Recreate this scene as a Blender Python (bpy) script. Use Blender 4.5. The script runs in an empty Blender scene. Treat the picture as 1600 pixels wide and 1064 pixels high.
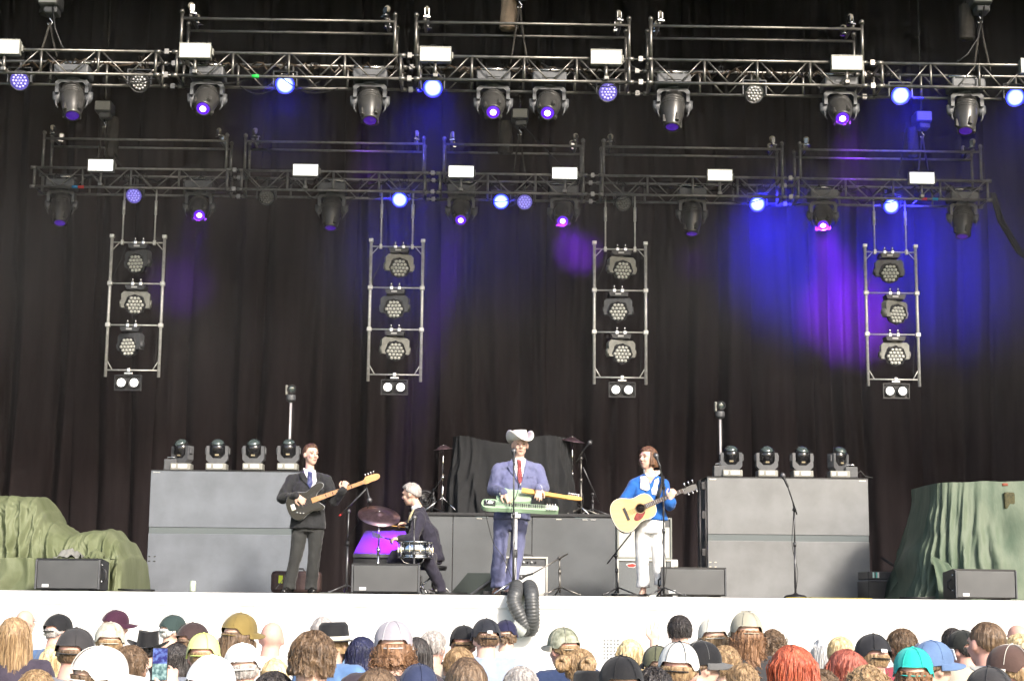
import bpy, bmesh, math, random
from mathutils import Vector, Matrix, Euler, noise
R = math.radians
PI = math.pi
rnd = random.Random(7)
scene = bpy.context.scene
COL = scene.collection

# ------------------------------------------------------------------ camera
EYE = 1.90
LENS_PX = 2520.0                      # focal length in photo pixels (1600 wide)
cam_data = bpy.data.cameras.new('camera')
cam = bpy.data.objects.new('camera', cam_data)
COL.objects.link(cam)
cam_data.sensor_width = 36.0
cam_data.lens = 36.0 * LENS_PX / 1600.0
cam_data.clip_start = 0.1
cam_data.clip_end = 2000.0
CAM_M = Matrix.Rotation(R(-1.0), 3, 'Z') @ Matrix.Rotation(R(90 + 9.02), 3, 'X') @ Matrix.Rotation(R(0.57), 3, 'Z')
cam.location = (0, 0, EYE)
cam.rotation_euler = CAM_M.to_euler()
scene.camera = cam

# ------------------------------------------------------------------ sky, sun, exposure
SUN_EL, SUN_AZ = 32.0, 27.0           # sun behind the audience, off to the right
world = bpy.data.worlds.new('World')
scene.world = world
world.use_nodes = True
wn = world.node_tree
sky = wn.nodes.new('ShaderNodeTexSky')
sky.sky_type = 'NISHITA'
sky.sun_disc = False
sky.sun_elevation = R(SUN_EL)
sky.sun_rotation = R(180 - SUN_AZ)
sky.air_density = 1.0
sky.dust_density = 2.5
wn.nodes['Background'].inputs[1].default_value = 0.14
wn.links.new(sky.outputs[0], wn.nodes['Background'].inputs[0])
sun_data = bpy.data.lights.new('sun', 'SUN')
sun_data.energy = 3.0
sun_data.angle = R(8.0)
sun_data.color = (1.0, 0.92, 0.81)
sun = bpy.data.objects.new('sun', sun_data)
COL.objects.link(sun)
to_sun = Vector((math.sin(R(SUN_AZ)) * math.cos(R(SUN_EL)), -math.cos(R(SUN_AZ)) * math.cos(R(SUN_EL)), math.sin(R(SUN_EL))))
sun.rotation_euler = to_sun.to_track_quat('Z', 'Y').to_euler()
scene.view_settings.view_transform = 'Standard'
scene.view_settings.look = 'None'
scene.view_settings.gamma = 1.0
scene.view_settings.exposure = 1.05
scene.cycles.max_bounces = 4
scene.cycles.diffuse_bounces = 2
scene.cycles.glossy_bounces = 2
scene.cycles.transmission_bounces = 2
scene.cycles.adaptive_threshold = 0.04
scene.cycles.volume_bounces = 0
scene.cycles.use_denoising = True
scene.cycles.caustics_reflective = False
scene.cycles.caustics_refractive = False
scene.cycles.sample_clamp_indirect = 6.0

# ------------------------------------------------------------------ helpers
def at(px, py, Y):
    """world point on the plane y = Y that the photo shows at pixel (px, py)"""
    d = CAM_M @ Vector(((px - 800) / LENS_PX, -(py - 532) / LENS_PX, -1.0))
    return Vector((0, 0, EYE)) + d * (Y / d.y)

def link(o, parent=None):
    COL.objects.link(o)
    if parent is not None:
        o.parent = parent
    return o

def tag(o, label=None, cat=None, group=None, kind=None):
    if label: o['label'] = label
    if cat: o['category'] = cat
    if group: o['group'] = group
    if kind: o['kind'] = kind
    return o

def thing(name, label, cat, loc=(0, 0, 0), rot=(0, 0, 0), group=None, kind=None):
    o = bpy.data.objects.new(name, None)
    o.empty_display_size = 0.1
    link(o)
    o.location = loc
    o.rotation_euler = rot
    return tag(o, label, cat, group, kind)

def copy_tree(o, parent=None):
    c = o.copy()
    COL.objects.link(c)
    if parent is not None:
        c.parent = parent
    for ch in KIDS.get(o.name, []):
        copy_tree(ch, c)
        KIDS.setdefault(c.name, [])
    return c

KIDS = {}
def ortho(d):
    d = d.normalized()
    u = d.cross(Vector((0, 0, 1)))
    if u.length < 1e-4:
        u = Vector((1, 0, 0))
    u.normalize()
    return u, d.cross(u).normalized()

class MB:
    """collects shapes; build() links them as ONE mesh object"""
    def __init__(s):
        s.v, s.f, s.sm, s.mi = [], [], [], []
        s.cur = 0
    def add(s, vs, fs, smooth=False):
        n = len(s.v)
        s.v += [tuple(p) for p in vs]
        s.f += [tuple(i + n for i in f) for f in fs]
        s.sm += [smooth] * len(fs)
        s.mi += [s.cur] * len(fs)
        return s
    def box(s, c, size, rot=None, bev=0.0):
        c = Vector(c)
        hx, hy, hz = size[0] / 2, size[1] / 2, size[2] / 2
        if bev <= 0:
            vs = [Vector((x, y, z)) for x in (-hx, hx) for y in (-hy, hy) for z in (-hz, hz)]
            fs = [(0, 1, 3, 2), (4, 6, 7, 5), (0, 4, 5, 1), (2, 3, 7, 6), (0, 2, 6, 4), (1, 5, 7, 3)]
        else:
            b = min(bev, hx * .9, hy * .9, hz * .9)
            bm = bmesh.new()
            bmesh.ops.create_cube(bm, size=1)
            for v in bm.verts:
                v.co = Vector((v.co.x * 2 * hx, v.co.y * 2 * hy, v.co.z * 2 * hz))
            bmesh.ops.bevel(bm, geom=list(bm.edges), offset=b, segments=2, affect='EDGES', profile=0.5)
            bm.verts.index_update()
            vs = [v.co.copy() for v in bm.verts]
            fs = [[v.index for v in f.verts] for f in bm.faces]
            bm.free()
        if rot is not None:
            m = rot if isinstance(rot, Matrix) else Euler(rot).to_matrix()
            vs = [m @ v for v in vs]
        return s.add([v + c for v in vs], fs)
    def tube(s, p0, p1, r0, r1=None, n=8, caps=True):
        r1 = r0 if r1 is None else r1
        return s.path([p0, p1], [r0, r1], n, caps)
    def path(s, pts, r, n=8, caps=True, flat=1.0):
        pts = [Vector(p) for p in pts]
        if not isinstance(r, (list, tuple)):
            r = [r] * len(pts)
        vs, fs = [], []
        u = None
        for i, p in enumerate(pts):
            d = (pts[min(i + 1, len(pts) - 1)] - pts[max(i - 1, 0)])
            if d.length < 1e-9: d = Vector((0, 0, 1))
            d.normalize()
            if u is None:
                u, w = ortho(d)
            else:
                u = (u - d * u.dot(d))
                if u.length < 1e-5: u, w = ortho(d)
                u.normalize()
                w = d.cross(u).normalized()
            for k in range(n):
                a = 2 * PI * k / n
                vs.append(p + u * (math.cos(a) * r[i]) + w * (math.sin(a) * r[i] * flat))
        for i in range(len(pts) - 1):
            for k in range(n):
                a, b = i * n + k, i * n + (k + 1) % n
                fs.append((a, b, b + n, a + n))
        if caps:
            fs.append(tuple(reversed(range(n))))
            fs.append(tuple(range((len(pts) - 1) * n, len(pts) * n)))
        return s.add(vs, fs, n > 5)
    def lathe(s, prof, o=(0, 0, 0), axis=(0, 0, 1), n=20, smooth=True):
        """prof: list of (radius, distance along axis)"""
        o, axis = Vector(o), Vector(axis).normalized()
        u, w = ortho(axis)
        vs, fs = [], []
        for (r, h) in prof:
            for k in range(n):
                a = 2 * PI * k / n
                vs.append(o + axis * h + u * (math.cos(a) * r) + w * (math.sin(a) * r))
        for i in range(len(prof) - 1):
            for k in range(n):
                a, b = i * n + k, i * n + (k + 1) % n
                fs.append((a, b, b + n, a + n))
        if prof[0][0] > 1e-5: fs.append(tuple(reversed(range(n))))
        if prof[-1][0] > 1e-5: fs.append(tuple(range((len(prof) - 1) * n, len(prof) * n)))
        return s.add(vs, fs, smooth)
    def prism(s, poly, depth, m=None, smooth=False):
        """poly in local xy, extruded along local z from -depth/2 to depth/2, placed by matrix m"""
        n = len(poly)
        vs = [Vector((p[0], p[1], -depth / 2)) for p in poly] + [Vector((p[0], p[1], depth / 2)) for p in poly]
        if m is not None: vs = [m @ v for v in vs]
        fs = [tuple(reversed(range(n))), tuple(range(n, 2 * n))]
        fs += [(i, (i + 1) % n, n + (i + 1) % n, n + i) for i in range(n)]
        return s.add(vs, fs, smooth)
    def ball(s, c, r, n=12, m=8, sc=(1, 1, 1), rot=None):
        c = Vector(c)
        vs, fs = [], []
        for j in range(m + 1):
            t = PI * j / m
            for k in range(n):
                a = 2 * PI * k / n
                p = Vector((math.sin(t) * math.cos(a) * r * sc[0], math.sin(t) * math.sin(a) * r * sc[1], math.cos(t) * r * sc[2]))
                if rot is not None: p = rot @ p
                vs.append(c + p)
        for j in range(m):
            for k in range(n):
                a, b = j * n + k, j * n + (k + 1) % n
                fs.append((a, a + n, b + n, b))
        return s.add(vs, fs, True)
    def grid(s, fn, nu, nv, smooth=True, wrap=False):
        vs = [fn(i / nu, j / nv) for j in range(nv + 1) for i in range(nu + (0 if wrap else 1))]
        w = nu if wrap else nu + 1
        fs = []
        for j in range(nv):
            for i in range(nu):
                a, b = j * w + i, j * w + (i + 1) % w
                fs.append((a, b, b + w, a + w))
        return s.add(vs, fs, smooth)
    def mesh(s, name, mats):
        me = bpy.data.meshes.new(name)
        me.from_pydata(s.v, [], s.f)
        for m in (mats if isinstance(mats, (list, tuple)) else [mats]):
            me.materials.append(m)
        me.polygons.foreach_set('use_smooth', s.sm)
        me.polygons.foreach_set('material_index', s.mi)
        me.update()
        return me
    def build(s, name, mats, parent=None, loc=None, rot=None):
        return put(name, s.mesh(name, mats), parent, loc, rot)

def put(name, me, parent=None, loc=None, rot=None):
    o = bpy.data.objects.new(name, me)
    link(o, parent)
    if parent is not None:
        KIDS.setdefault(parent.name, []).append(o)
    if loc is not None: o.location = loc
    if rot is not None: o.rotation_euler = rot
    return o

def remesh(mb, voxel, smooth=4, name='body'):
    """overlapping closed shapes -> one continuous smooth skin (vertex list, face list)"""
    me = mb.mesh(name, [])
    o = bpy.data.objects.new('tmp', me)
    COL.objects.link(o)
    m = o.modifiers.new('r', 'REMESH'); m.mode = 'VOXEL'; m.voxel_size = voxel; m.use_smooth_shade = True
    if smooth:
        m2 = o.modifiers.new('s', 'SMOOTH'); m2.iterations = smooth; m2.factor = 0.5
    dg = bpy.context.evaluated_depsgraph_get()
    dg.update()
    out = bpy.data.meshes.new_from_object(o.evaluated_get(dg))
    bpy.data.objects.remove(o)
    out.name = name
    out.materials.clear()
    for p in out.polygons: p.use_smooth = True
    return out

def smooth_path(pts, n=8):
    pts = [Vector(p) for p in pts]
    out = []
    for i in range(len(pts) - 1):
        p0, p1, p2, p3 = pts[max(0, i - 1)], pts[i], pts[i + 1], pts[min(len(pts) - 1, i + 2)]
        for k in range(n):
            t = k / n
            out.append(0.5 * ((2 * p1) + (p2 - p0) * t + (2 * p0 - 5 * p1 + 4 * p2 - p3) * t * t + (3 * p1 - p0 - 3 * p2 + p3) * t ** 3))
    return out + [pts[-1]]

# ------------------------------------------------------------------ materials
MATS = {}
def mat(name, col, rough=0.6, metal=0.0, var=0.0, vscale=6.0, bump=0.0, bscale=40.0, emit=None, estr=0.0, spec=0.5,
        sheen=0.0, stretch=None, col2=None, rvar=0.0, coat=0.0):
    if name in MATS: return MATS[name]
    m = bpy.data.materials.new(name)
    m.use_nodes = True
    nt = m.node_tree
    b = nt.nodes['Principled BSDF']
    b.inputs['Base Color'].default_value = (*col, 1)
    b.inputs['Roughness'].default_value = rough
    b.inputs['Metallic'].default_value = metal
    b.inputs['Specular IOR Level'].default_value = spec
    if sheen: b.inputs['Sheen Weight'].default_value = sheen
    if coat:
        b.inputs['Coat Weight'].default_value = coat
        b.inputs['Coat Roughness'].default_value = 0.1
    if emit:
        b.inputs['Emission Color'].default_value = (*emit, 1)
        b.inputs['Emission Strength'].default_value = estr
    tc = nt.nodes.new('ShaderNodeTexCoord')
    src = tc.outputs['Object']
    if stretch:
        mp = nt.nodes.new('ShaderNodeMapping')
        mp.inputs['Scale'].default_value = stretch
        nt.links.new(src, mp.inputs['Vector'])
        src = mp.outputs[0]
    if var > 0 or col2 or rvar:
        nz = nt.nodes.new('ShaderNodeTexNoise')
        nz.inputs['Scale'].default_value = vscale
        nz.inputs['Detail'].default_value = 6
        nz.inputs['Roughness'].default_value = 0.6
        nt.links.new(src, nz.inputs['Vector'])
        rp = nt.nodes.new('ShaderNodeValToRGB')
        c2 = col2 if col2 else tuple(min(1, c * (1 + var)) for c in col)
        c1 = col if col2 else tuple(c * (1 - var) for c in col)
        rp.color_ramp.elements[0].position = 0.35
        rp.color_ramp.elements[1].position = 0.65
        rp.color_ramp.elements[0].color = (*c1, 1)
        rp.color_ramp.elements[1].color = (*c2, 1)
        nt.links.new(nz.outputs[0], rp.inputs[0])
        nt.links.new(rp.outputs[0], b.inputs['Base Color'])
        if rvar:
            mr = nt.nodes.new('ShaderNodeMapRange')
            mr.inputs[1].default_value = 0.3; mr.inputs[2].default_value = 0.7
            mr.inputs[3].default_value = max(0, rough - rvar); mr.inputs[4].default_value = min(1, rough + rvar)
            nt.links.new(nz.outputs[0], mr.inputs[0])
            nt.links.new(mr.outputs[0], b.inputs['Roughness'])
    if bump > 0:
        n2 = nt.nodes.new('ShaderNodeTexNoise')
        n2.inputs['Scale'].default_value = bscale
        n2.inputs['Detail'].default_value = 4
        nt.links.new(src, n2.inputs['Vector'])
        bp = nt.nodes.new('ShaderNodeBump')
        bp.inputs['Strength'].default_value = bump
        bp.inputs['Distance'].default_value = 0.02
        nt.links.new(n2.outputs[0], bp.inputs['Height'])
        nt.links.new(bp.outputs[0], b.inputs['Normal'])
    MATS[name] = m
    return m

M_alu = mat('aluminium', (0.23, 0.22, 0.205), 0.42, 0.9, var=0.25, vscale=9, rvar=0.12)
M_dark_alu = mat('dull dark aluminium', (0.24, 0.235, 0.23), 0.45, 0.7, var=0.3, vscale=9, rvar=0.12)
M_steel = mat('bright steel', (0.6, 0.6, 0.6), 0.25, 1.0)
M_chrome = mat('chrome', (0.85, 0.85, 0.86), 0.1, 1.0)
M_black = mat('black paint', (0.018, 0.018, 0.02), 0.45, var=0.25, vscale=14)
M_blackpl = mat('black plastic', (0.03, 0.03, 0.033), 0.4, var=0.3, vscale=20)
M_rubber = mat('black rubber', (0.012, 0.012, 0.013), 0.7)
M_greyhead = mat('grey fixture casing', (0.085, 0.088, 0.095), 0.5, var=0.15, vscale=12)
M_palehead = mat('pale grey fixture casing', (0.26, 0.26, 0.235), 0.5, var=0.15, vscale=12)
M_white = mat('white paint', (0.8, 0.8, 0.79), 0.5)
M_cable = mat('cable', (0.014, 0.014, 0.015), 0.5)
# ================================================================== the setting
DECK = 1.918
FRONT = 17.3                           # stage front edge
M_ground = mat('trampled grass', (0.06, 0.085, 0.03), 0.9, var=0.5, vscale=3, bump=0.5, bscale=30)
g = MB(); g.add([(-400, -300, 0), (400, -300, 0), (400, 500, 0), (-400, 500, 0)], [(0, 1, 2, 3)])
tag(g.build('ground', M_ground), kind='structure')

M_deck = mat('black stage deck', (0.05, 0.05, 0.052), 0.55, var=0.4, vscale=2.5)
M_fascia = mat('white stage fascia', (0.78, 0.78, 0.775), 0.6, var=0.03, vscale=1.2)
st = thing('stage', 'wide outdoor stage with a white painted front and black deck', 'stage', (0, FRONT, 0))
MB().box((0, 5.2, DECK - 0.06), (24, 10.3, 0.12)).build('deck', M_deck, st)
MB().box((0, 0.06, DECK - 0.14 - 0.87), (24, 0.05, 1.9)).build('backing_board', M_fascia, st)
edge_m = MB().box((0, 0, 0), (2.398, 0.05, 0.137), bev=0.002).mesh('edge_board', M_fascia)
panel_m = MB().box((0, 0, 0), (2.399, 0.04, 1.74), bev=0.002).mesh('fascia_panel', M_fascia)
for i in range(10):
    x = -10.8 + 2.4 * i
    put('edge_board', edge_m, st, (x, 0.0, DECK - 0.0725))
    put('fascia_panel', panel_m, st, (x, 0.004, DECK - 0.143 - 0.872))
M_yellow = mat('yellow edge tape', (0.75, 0.6, 0.03), 0.5)
a, b = at(1228, 931, FRONT), at(1362, 933, FRONT)
MB().box(((a.x + b.x) / 2, -0.005, DECK + 0.0035), (b.x - a.x, 0.045, 0.003)).build('edge_tape', M_yellow, st)

# roof of the stage house with added valance and side drapes: out of the picture, they keep the back of the stage dark
M_roof = mat('dark roof sheeting', (0.03, 0.03, 0.032), 0.7)
rf = thing('stage_roof', 'dark roof of the stage house above the rigging', 'roof', (0, 21.5, 0))
MB().box((0, 0.3, 12.6), (31, 12.4, 0.3)).build('roof_sheet', M_roof, rf)
MB().box((0, -5.95, 11.45), (31, 0.1, 2.3)).build('sun_block_valance', M_roof, rf)  # added out of view to hold the sun off the curtain
for s in (-1, 1):
    for y in (-5.2, 5.6):
        MB().box((s * 11.6, y, 6.2), (0.4, 0.4, 12.4)).build('post', M_dark_alu, rf)
    MB().box((s * 11.9, 0.2, 6.6), (0.08, 11.0, 11.6)).build('sun_block_drape', M_roof, rf)  # unseen drape, reaching forward to stop sun patches on the curtain

# ------------------------------------------------------------------ the black curtain
CY = 26.0
M_velour = mat('black velour', (0.032, 0.0245, 0.0255), 0.95, var=0.3, vscale=1.1, sheen=0.0, spec=0.12, stretch=(3.0, 3.0, 0.35))
cur = thing('stage_curtain', 'black velour curtain hanging in deep folds across the back of the stage', 'curtain', (0, CY, 0))
def fold(x):
    """depth of the cloth at x: wide soft folds with narrow deep valleys"""
    u = x * 4.6 + 1.3 * math.sin(x * 0.9) + 0.9 * math.sin(x * 2.3 + 1.0)
    w = noise.noise(Vector((x * 1.3, 3.1, 0)))
    w2 = noise.noise(Vector((x * 3.7, 8.1, 0)))
    s = abs(math.sin(u))
    return -(0.20 + 0.16 * w) * s ** 0.62 - 0.045 * math.sin(u * 2.0 + 4 * w2) - 0.10 * w2
seams = [-11.6] + [at(px, 500, CY).x for px in (8, 138, 240, 394, 545, 700, 855, 1010, 1160, 1268, 1420, 1545)] + [11.6]
NZ = 18
for i in range(len(seams) - 1):
    x0, x1 = seams[i] - 0.12, seams[i + 1] + 0.12
    n = max(24, int((x1 - x0) / 0.022))
    yo = 0.0 if i % 2 else -0.06
    ph = i * 1.7
    def fn(u, v, x0=x0, x1=x1, yo=yo, ph=ph):
        x = x0 + (x1 - x0) * u
        z = DECK + 0.02 + 12.0 * v
        xx = x + 0.10 * math.sin(z * 0.55 + ph) * (1 - v)
        return (x + 0.02 * math.sin(z * 0.8 + ph), yo + fold(xx + ph * 0.13) + 0.02 * noise.noise(Vector((x * 3, z * 0.6, 0))), z)
    MB().grid(fn, n, NZ).build('curtain_panel', M_velour, cur)
# ================================================================== the lighting rig
YU, YM = 18.0, 22.0                    # upper (front) truss and lower (rear) truss
TD = 0.42                              # truss depth
def emat(name, col, strength, base=(0.02, 0.02, 0.02)):
    return mat(name, base, 0.3, emit=col, estr=strength)

_cache = {}
def cached(key, fn):
    if key not in _cache: _cache[key] = fn()
    return _cache[key]

def bar_mesh(L, r, m, n=8):
    """unit bar along +z"""
    return cached(('bar', round(L, 3), r, m.name, n), lambda: MB().tube((0, 0, 0), (0, 0, L), r, n=n).mesh('bar', m))
def bar(name, p0, p1, r, m, parent, n=8):
    p0, p1 = Vector(p0), Vector(p1)
    d = p1 - p0
    o = put(name, bar_mesh(d.length, r, m, n), parent, p0)
    o.rotation_euler = d.to_track_quat('Z', 'Y').to_euler()
    return o

def caster(parent, x, y, z, turn):
    mb = MB()
    mb.box((0, 0, 0.01), (0.075, 0.075, 0.014))
    mb.lathe([(0.03, 0), (0.03, 0.025)], (0, 0, 0.017), n=12)
    for s in (-1, 1):
        mb.box((s * 0.024, 0.012, 0.075), (0.006, 0.05, 0.08))
    me = cached('casterfork', lambda: mb.mesh('caster', M_steel))
    c = put('caster', me, parent, (x, y, z), (0, 0, turn))
    wm = cached('casterwheel', lambda: MB().lathe([(0.0, -0.018), (0.03, -0.018), (0.042, -0.012), (0.042, 0.012), (0.03, 0.018), (0, 0.018)], (0, 0.018, 0.10), (1, 0, 0), n=16).mesh('wheel', mat('caster wheel', (0.33, 0.3, 0.25), 0.5)))
    put('wheel', wm, parent, (x, y, z), (0, 0, turn))

def truss_section(row, xa, xb, zt, zb, metal, frame=None, frame_h=0.5):
    """one box-truss section: chords in the part's own mesh, each upright, brace and caster frame piece a sub-part"""
    L = xb - xa
    mb = MB()
    for y in (0, TD):
        for z in (zt, zb):
            mb.tube((xa, y, z), (xb, y, z), 0.019, n=8)
    for x in (xa + 0.01, xb - 0.01):                       # end plates / conical couplers
        for y in (0, TD):
            for z in (zt, zb):
                mb.tube((x - 0.035, y, z), (x + 0.035, y, z), 0.028, n=8)
    sec = mb.build('truss_section', metal, row)
    n = max(2, round(L / 0.62))
    step = L / n
    h = zt - zb
    for i in range(n + 1):
        x = xa + 0.03 + (L - 0.06) * i / n
        for y in (0, TD):
            bar('upright', (x, y, zb), (x, y, zt), 0.016 if 0 < i < n else 0.02, metal, sec)
        if i in (0, n):
            bar('cross_tube', (x, 0, zt), (x, TD, zt), 0.016, metal, sec)
            bar('cross_tube', (x, 0, zb), (x, TD, zb), 0.016, metal, sec)
    for i in range(n):
        x0 = xa + 0.03 + (L - 0.06) * i / n
        x1 = xa + 0.03 + (L - 0.06) * (i + 1) / n
        xm = (x0 + x1) / 2
        for y in (0, TD):
            bar('brace', (x0 + 0.03, y, zt), (xm - 0.02, y, zb), 0.0095, metal, sec, 6)
            bar('brace', (x1 - 0.03, y, zt), (xm + 0.02, y, zb), 0.0095, metal, sec, 6)
    if frame:
        fa, fb = frame
        for x in (fa, fb):
            for y in (0.0, TD):
                bar('frame_post', (x, y, zt), (x, y, zt + frame_h), 0.021, metal, sec)
                MB().lathe([(0.03, 0), (0.03, 0.03), (0.012, 0.05)], (x, y, zt + frame_h - 0.015), n=10).build('post_cap', metal, sec)
        ln = fb - fa
        for y in (0.0, TD):
            bar('frame_rail', (fa, y, zt + frame_h - 0.08), (fb, y, zt + frame_h - 0.08), 0.0175, metal, sec)
        for x, sg in ((fa, 1), (fb, -1)):
            bar('frame_rail', (x + sg * 0.10, 0, zt + frame_h - 0.045), (x + sg * 0.10, TD, zt + frame_h - 0.045), 0.02, metal, sec)
            for y in (0.03, TD - 0.03):
                caster(sec, x + sg * 0.115, y, zt + frame_h - 0.022, rnd.uniform(0, 6.28))
    return sec

def lerp_px(Y, py):
    return at(800, py, Y).z
zUt, zUb = lerp_px(YU, 90), lerp_px(YU, 126)
zMt, zMb = lerp_px(YM, 272.5), lerp_px(YM, 302)
def X(px, Y, py): return at(px, py, Y).x

upper = thing('lighting_truss', 'upper aluminium lighting truss across the top, warmly lit, with three caster frames', 'truss', (0, YU, 0), group='lighting trusses')
for (a, b, f) in ((-120, 247, None), (272, 630, (283, 617)), (651, 987, (650, 983)), (1014, 1352, (1017, 1347)), (1374, 1760, None)):
    fr = None if f is None else (X(f[0], YU, 60), X(f[1], YU, 60))
    truss_section(upper, X(a, YU, 105), X(b, YU, 105), zUt, zUb, M_alu, fr, 0.49)
for a in (260, 640, 1001, 1363):                           # junction hinges between the sections
    x = X(a, YU, 105)
    for y in (0, TD):
        for z in (zUt, zUb):
            put('coupling', cached('coupU', lambda: MB().tube((-0.1, 0, 0), (0.1, 0, 0), 0.012, n=8).box((0, 0, 0), (0.05, 0.05, 0.06)).mesh('coupling', M_alu)), upper, (x, y, z))
lower = thing('lighting_truss', 'rear lower lighting truss of five caster-framed sections carrying four hanging ladders', 'truss', (0, YM, 0), group='lighting trusses')
for (a, b, f) in ((50, 358, (68, 354)), (374, 667, (383, 662)), (684, 915, (694, 911)), (938, 1226, (943, 1222)), (1244, 1546, (1250, 1532))):
    truss_section(lower, X(a, YM, 285), X(b, YM, 285), zMt, zMb, M_dark_alu, (X(f[0], YM, 240), X(f[1], YM, 240)), 0.5)
for a in (366, 676, 926, 1235):
    x = X(a, YM, 285)
    for y in (0, TD):
        for z in (zMt, zMb):
            put('coupling', cached('coupM', lambda: MB().tube((-0.09, 0, 0), (0.09, 0, 0), 0.012, n=8).box((0, 0, 0), (0.05, 0.05, 0.06)).mesh('coupling', M_dark_alu)), lower, (x, y, z))
# coloured tape marks on the chords
for px, py, Y, c in ((399, 122, YU, (0.02, 0.6, 0.08)), (117, 292, YM, (0.02, 0.25, 0.6)), (127, 292, YM, (0.7, 0.03, 0.03)), (1444, 311, YM, (0.7, 0.05, 0.1)), (1461, 311, YM, (0.02, 0.35, 0.6))):
    row, zb = (upper, zUb) if Y == YU else (lower, zMb)
    x = X(px, Y, py)
    MB().tube((x - 0.04, 0, zb), (x + 0.04, 0, zb), 0.0215, n=10).build('tape_mark', mat('tape %.2f %.2f' % c[:2], c, 0.5), row)

# ------------------------------------------------------------------ fixtures
def U_poly(w, h, t, base, cut=0.05):
    """yoke outline: two arms hanging from a bridge (bridge at y=0, arms towards -y)"""
    a = w / 2
    return [(-a + cut, 0), (a - cut, 0), (a, -cut), (a, -h), (a - t, -h), (a - t, -base - cut), (a - t - cut, -base),
            (-a + t + cut, -base), (-a + t, -base - cut), (-a + t, -h), (-a, -h), (-a, -cut)]
XZ = Matrix.Rotation(R(90), 4, 'X')    # local xy -> world xz

M_lens_v = None
def lens_mat(kind):
    if kind == 'violet_lit': return emat('violet lamp glow', (0.10, 0.004, 0.70), 0.8)
    if kind == 'violet_core': return emat('violet lamp core', (0.62, 0.42, 1.0), 5.0)
    if kind == 'violet_dim': return emat('violet lamp dim', (0.09, 0.01, 0.5), 0.28)

def spot_lamp(name, parent, loc, aim, col, watts, size, blend=0.6, radius=0.05):
    ld = bpy.data.lights.new(name, 'SPOT')
    ld.energy = watts
    ld.color = col
    ld.spot_size = R(size)
    ld.spot_blend = blend
    ld.shadow_soft_size = radius
    o = bpy.data.objects.new(name, ld)
    link(o, parent)
    o.location = loc
    o.rotation_euler = (-Vector(aim)).to_track_quat('Z', 'Y').to_euler()
    return o

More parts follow.
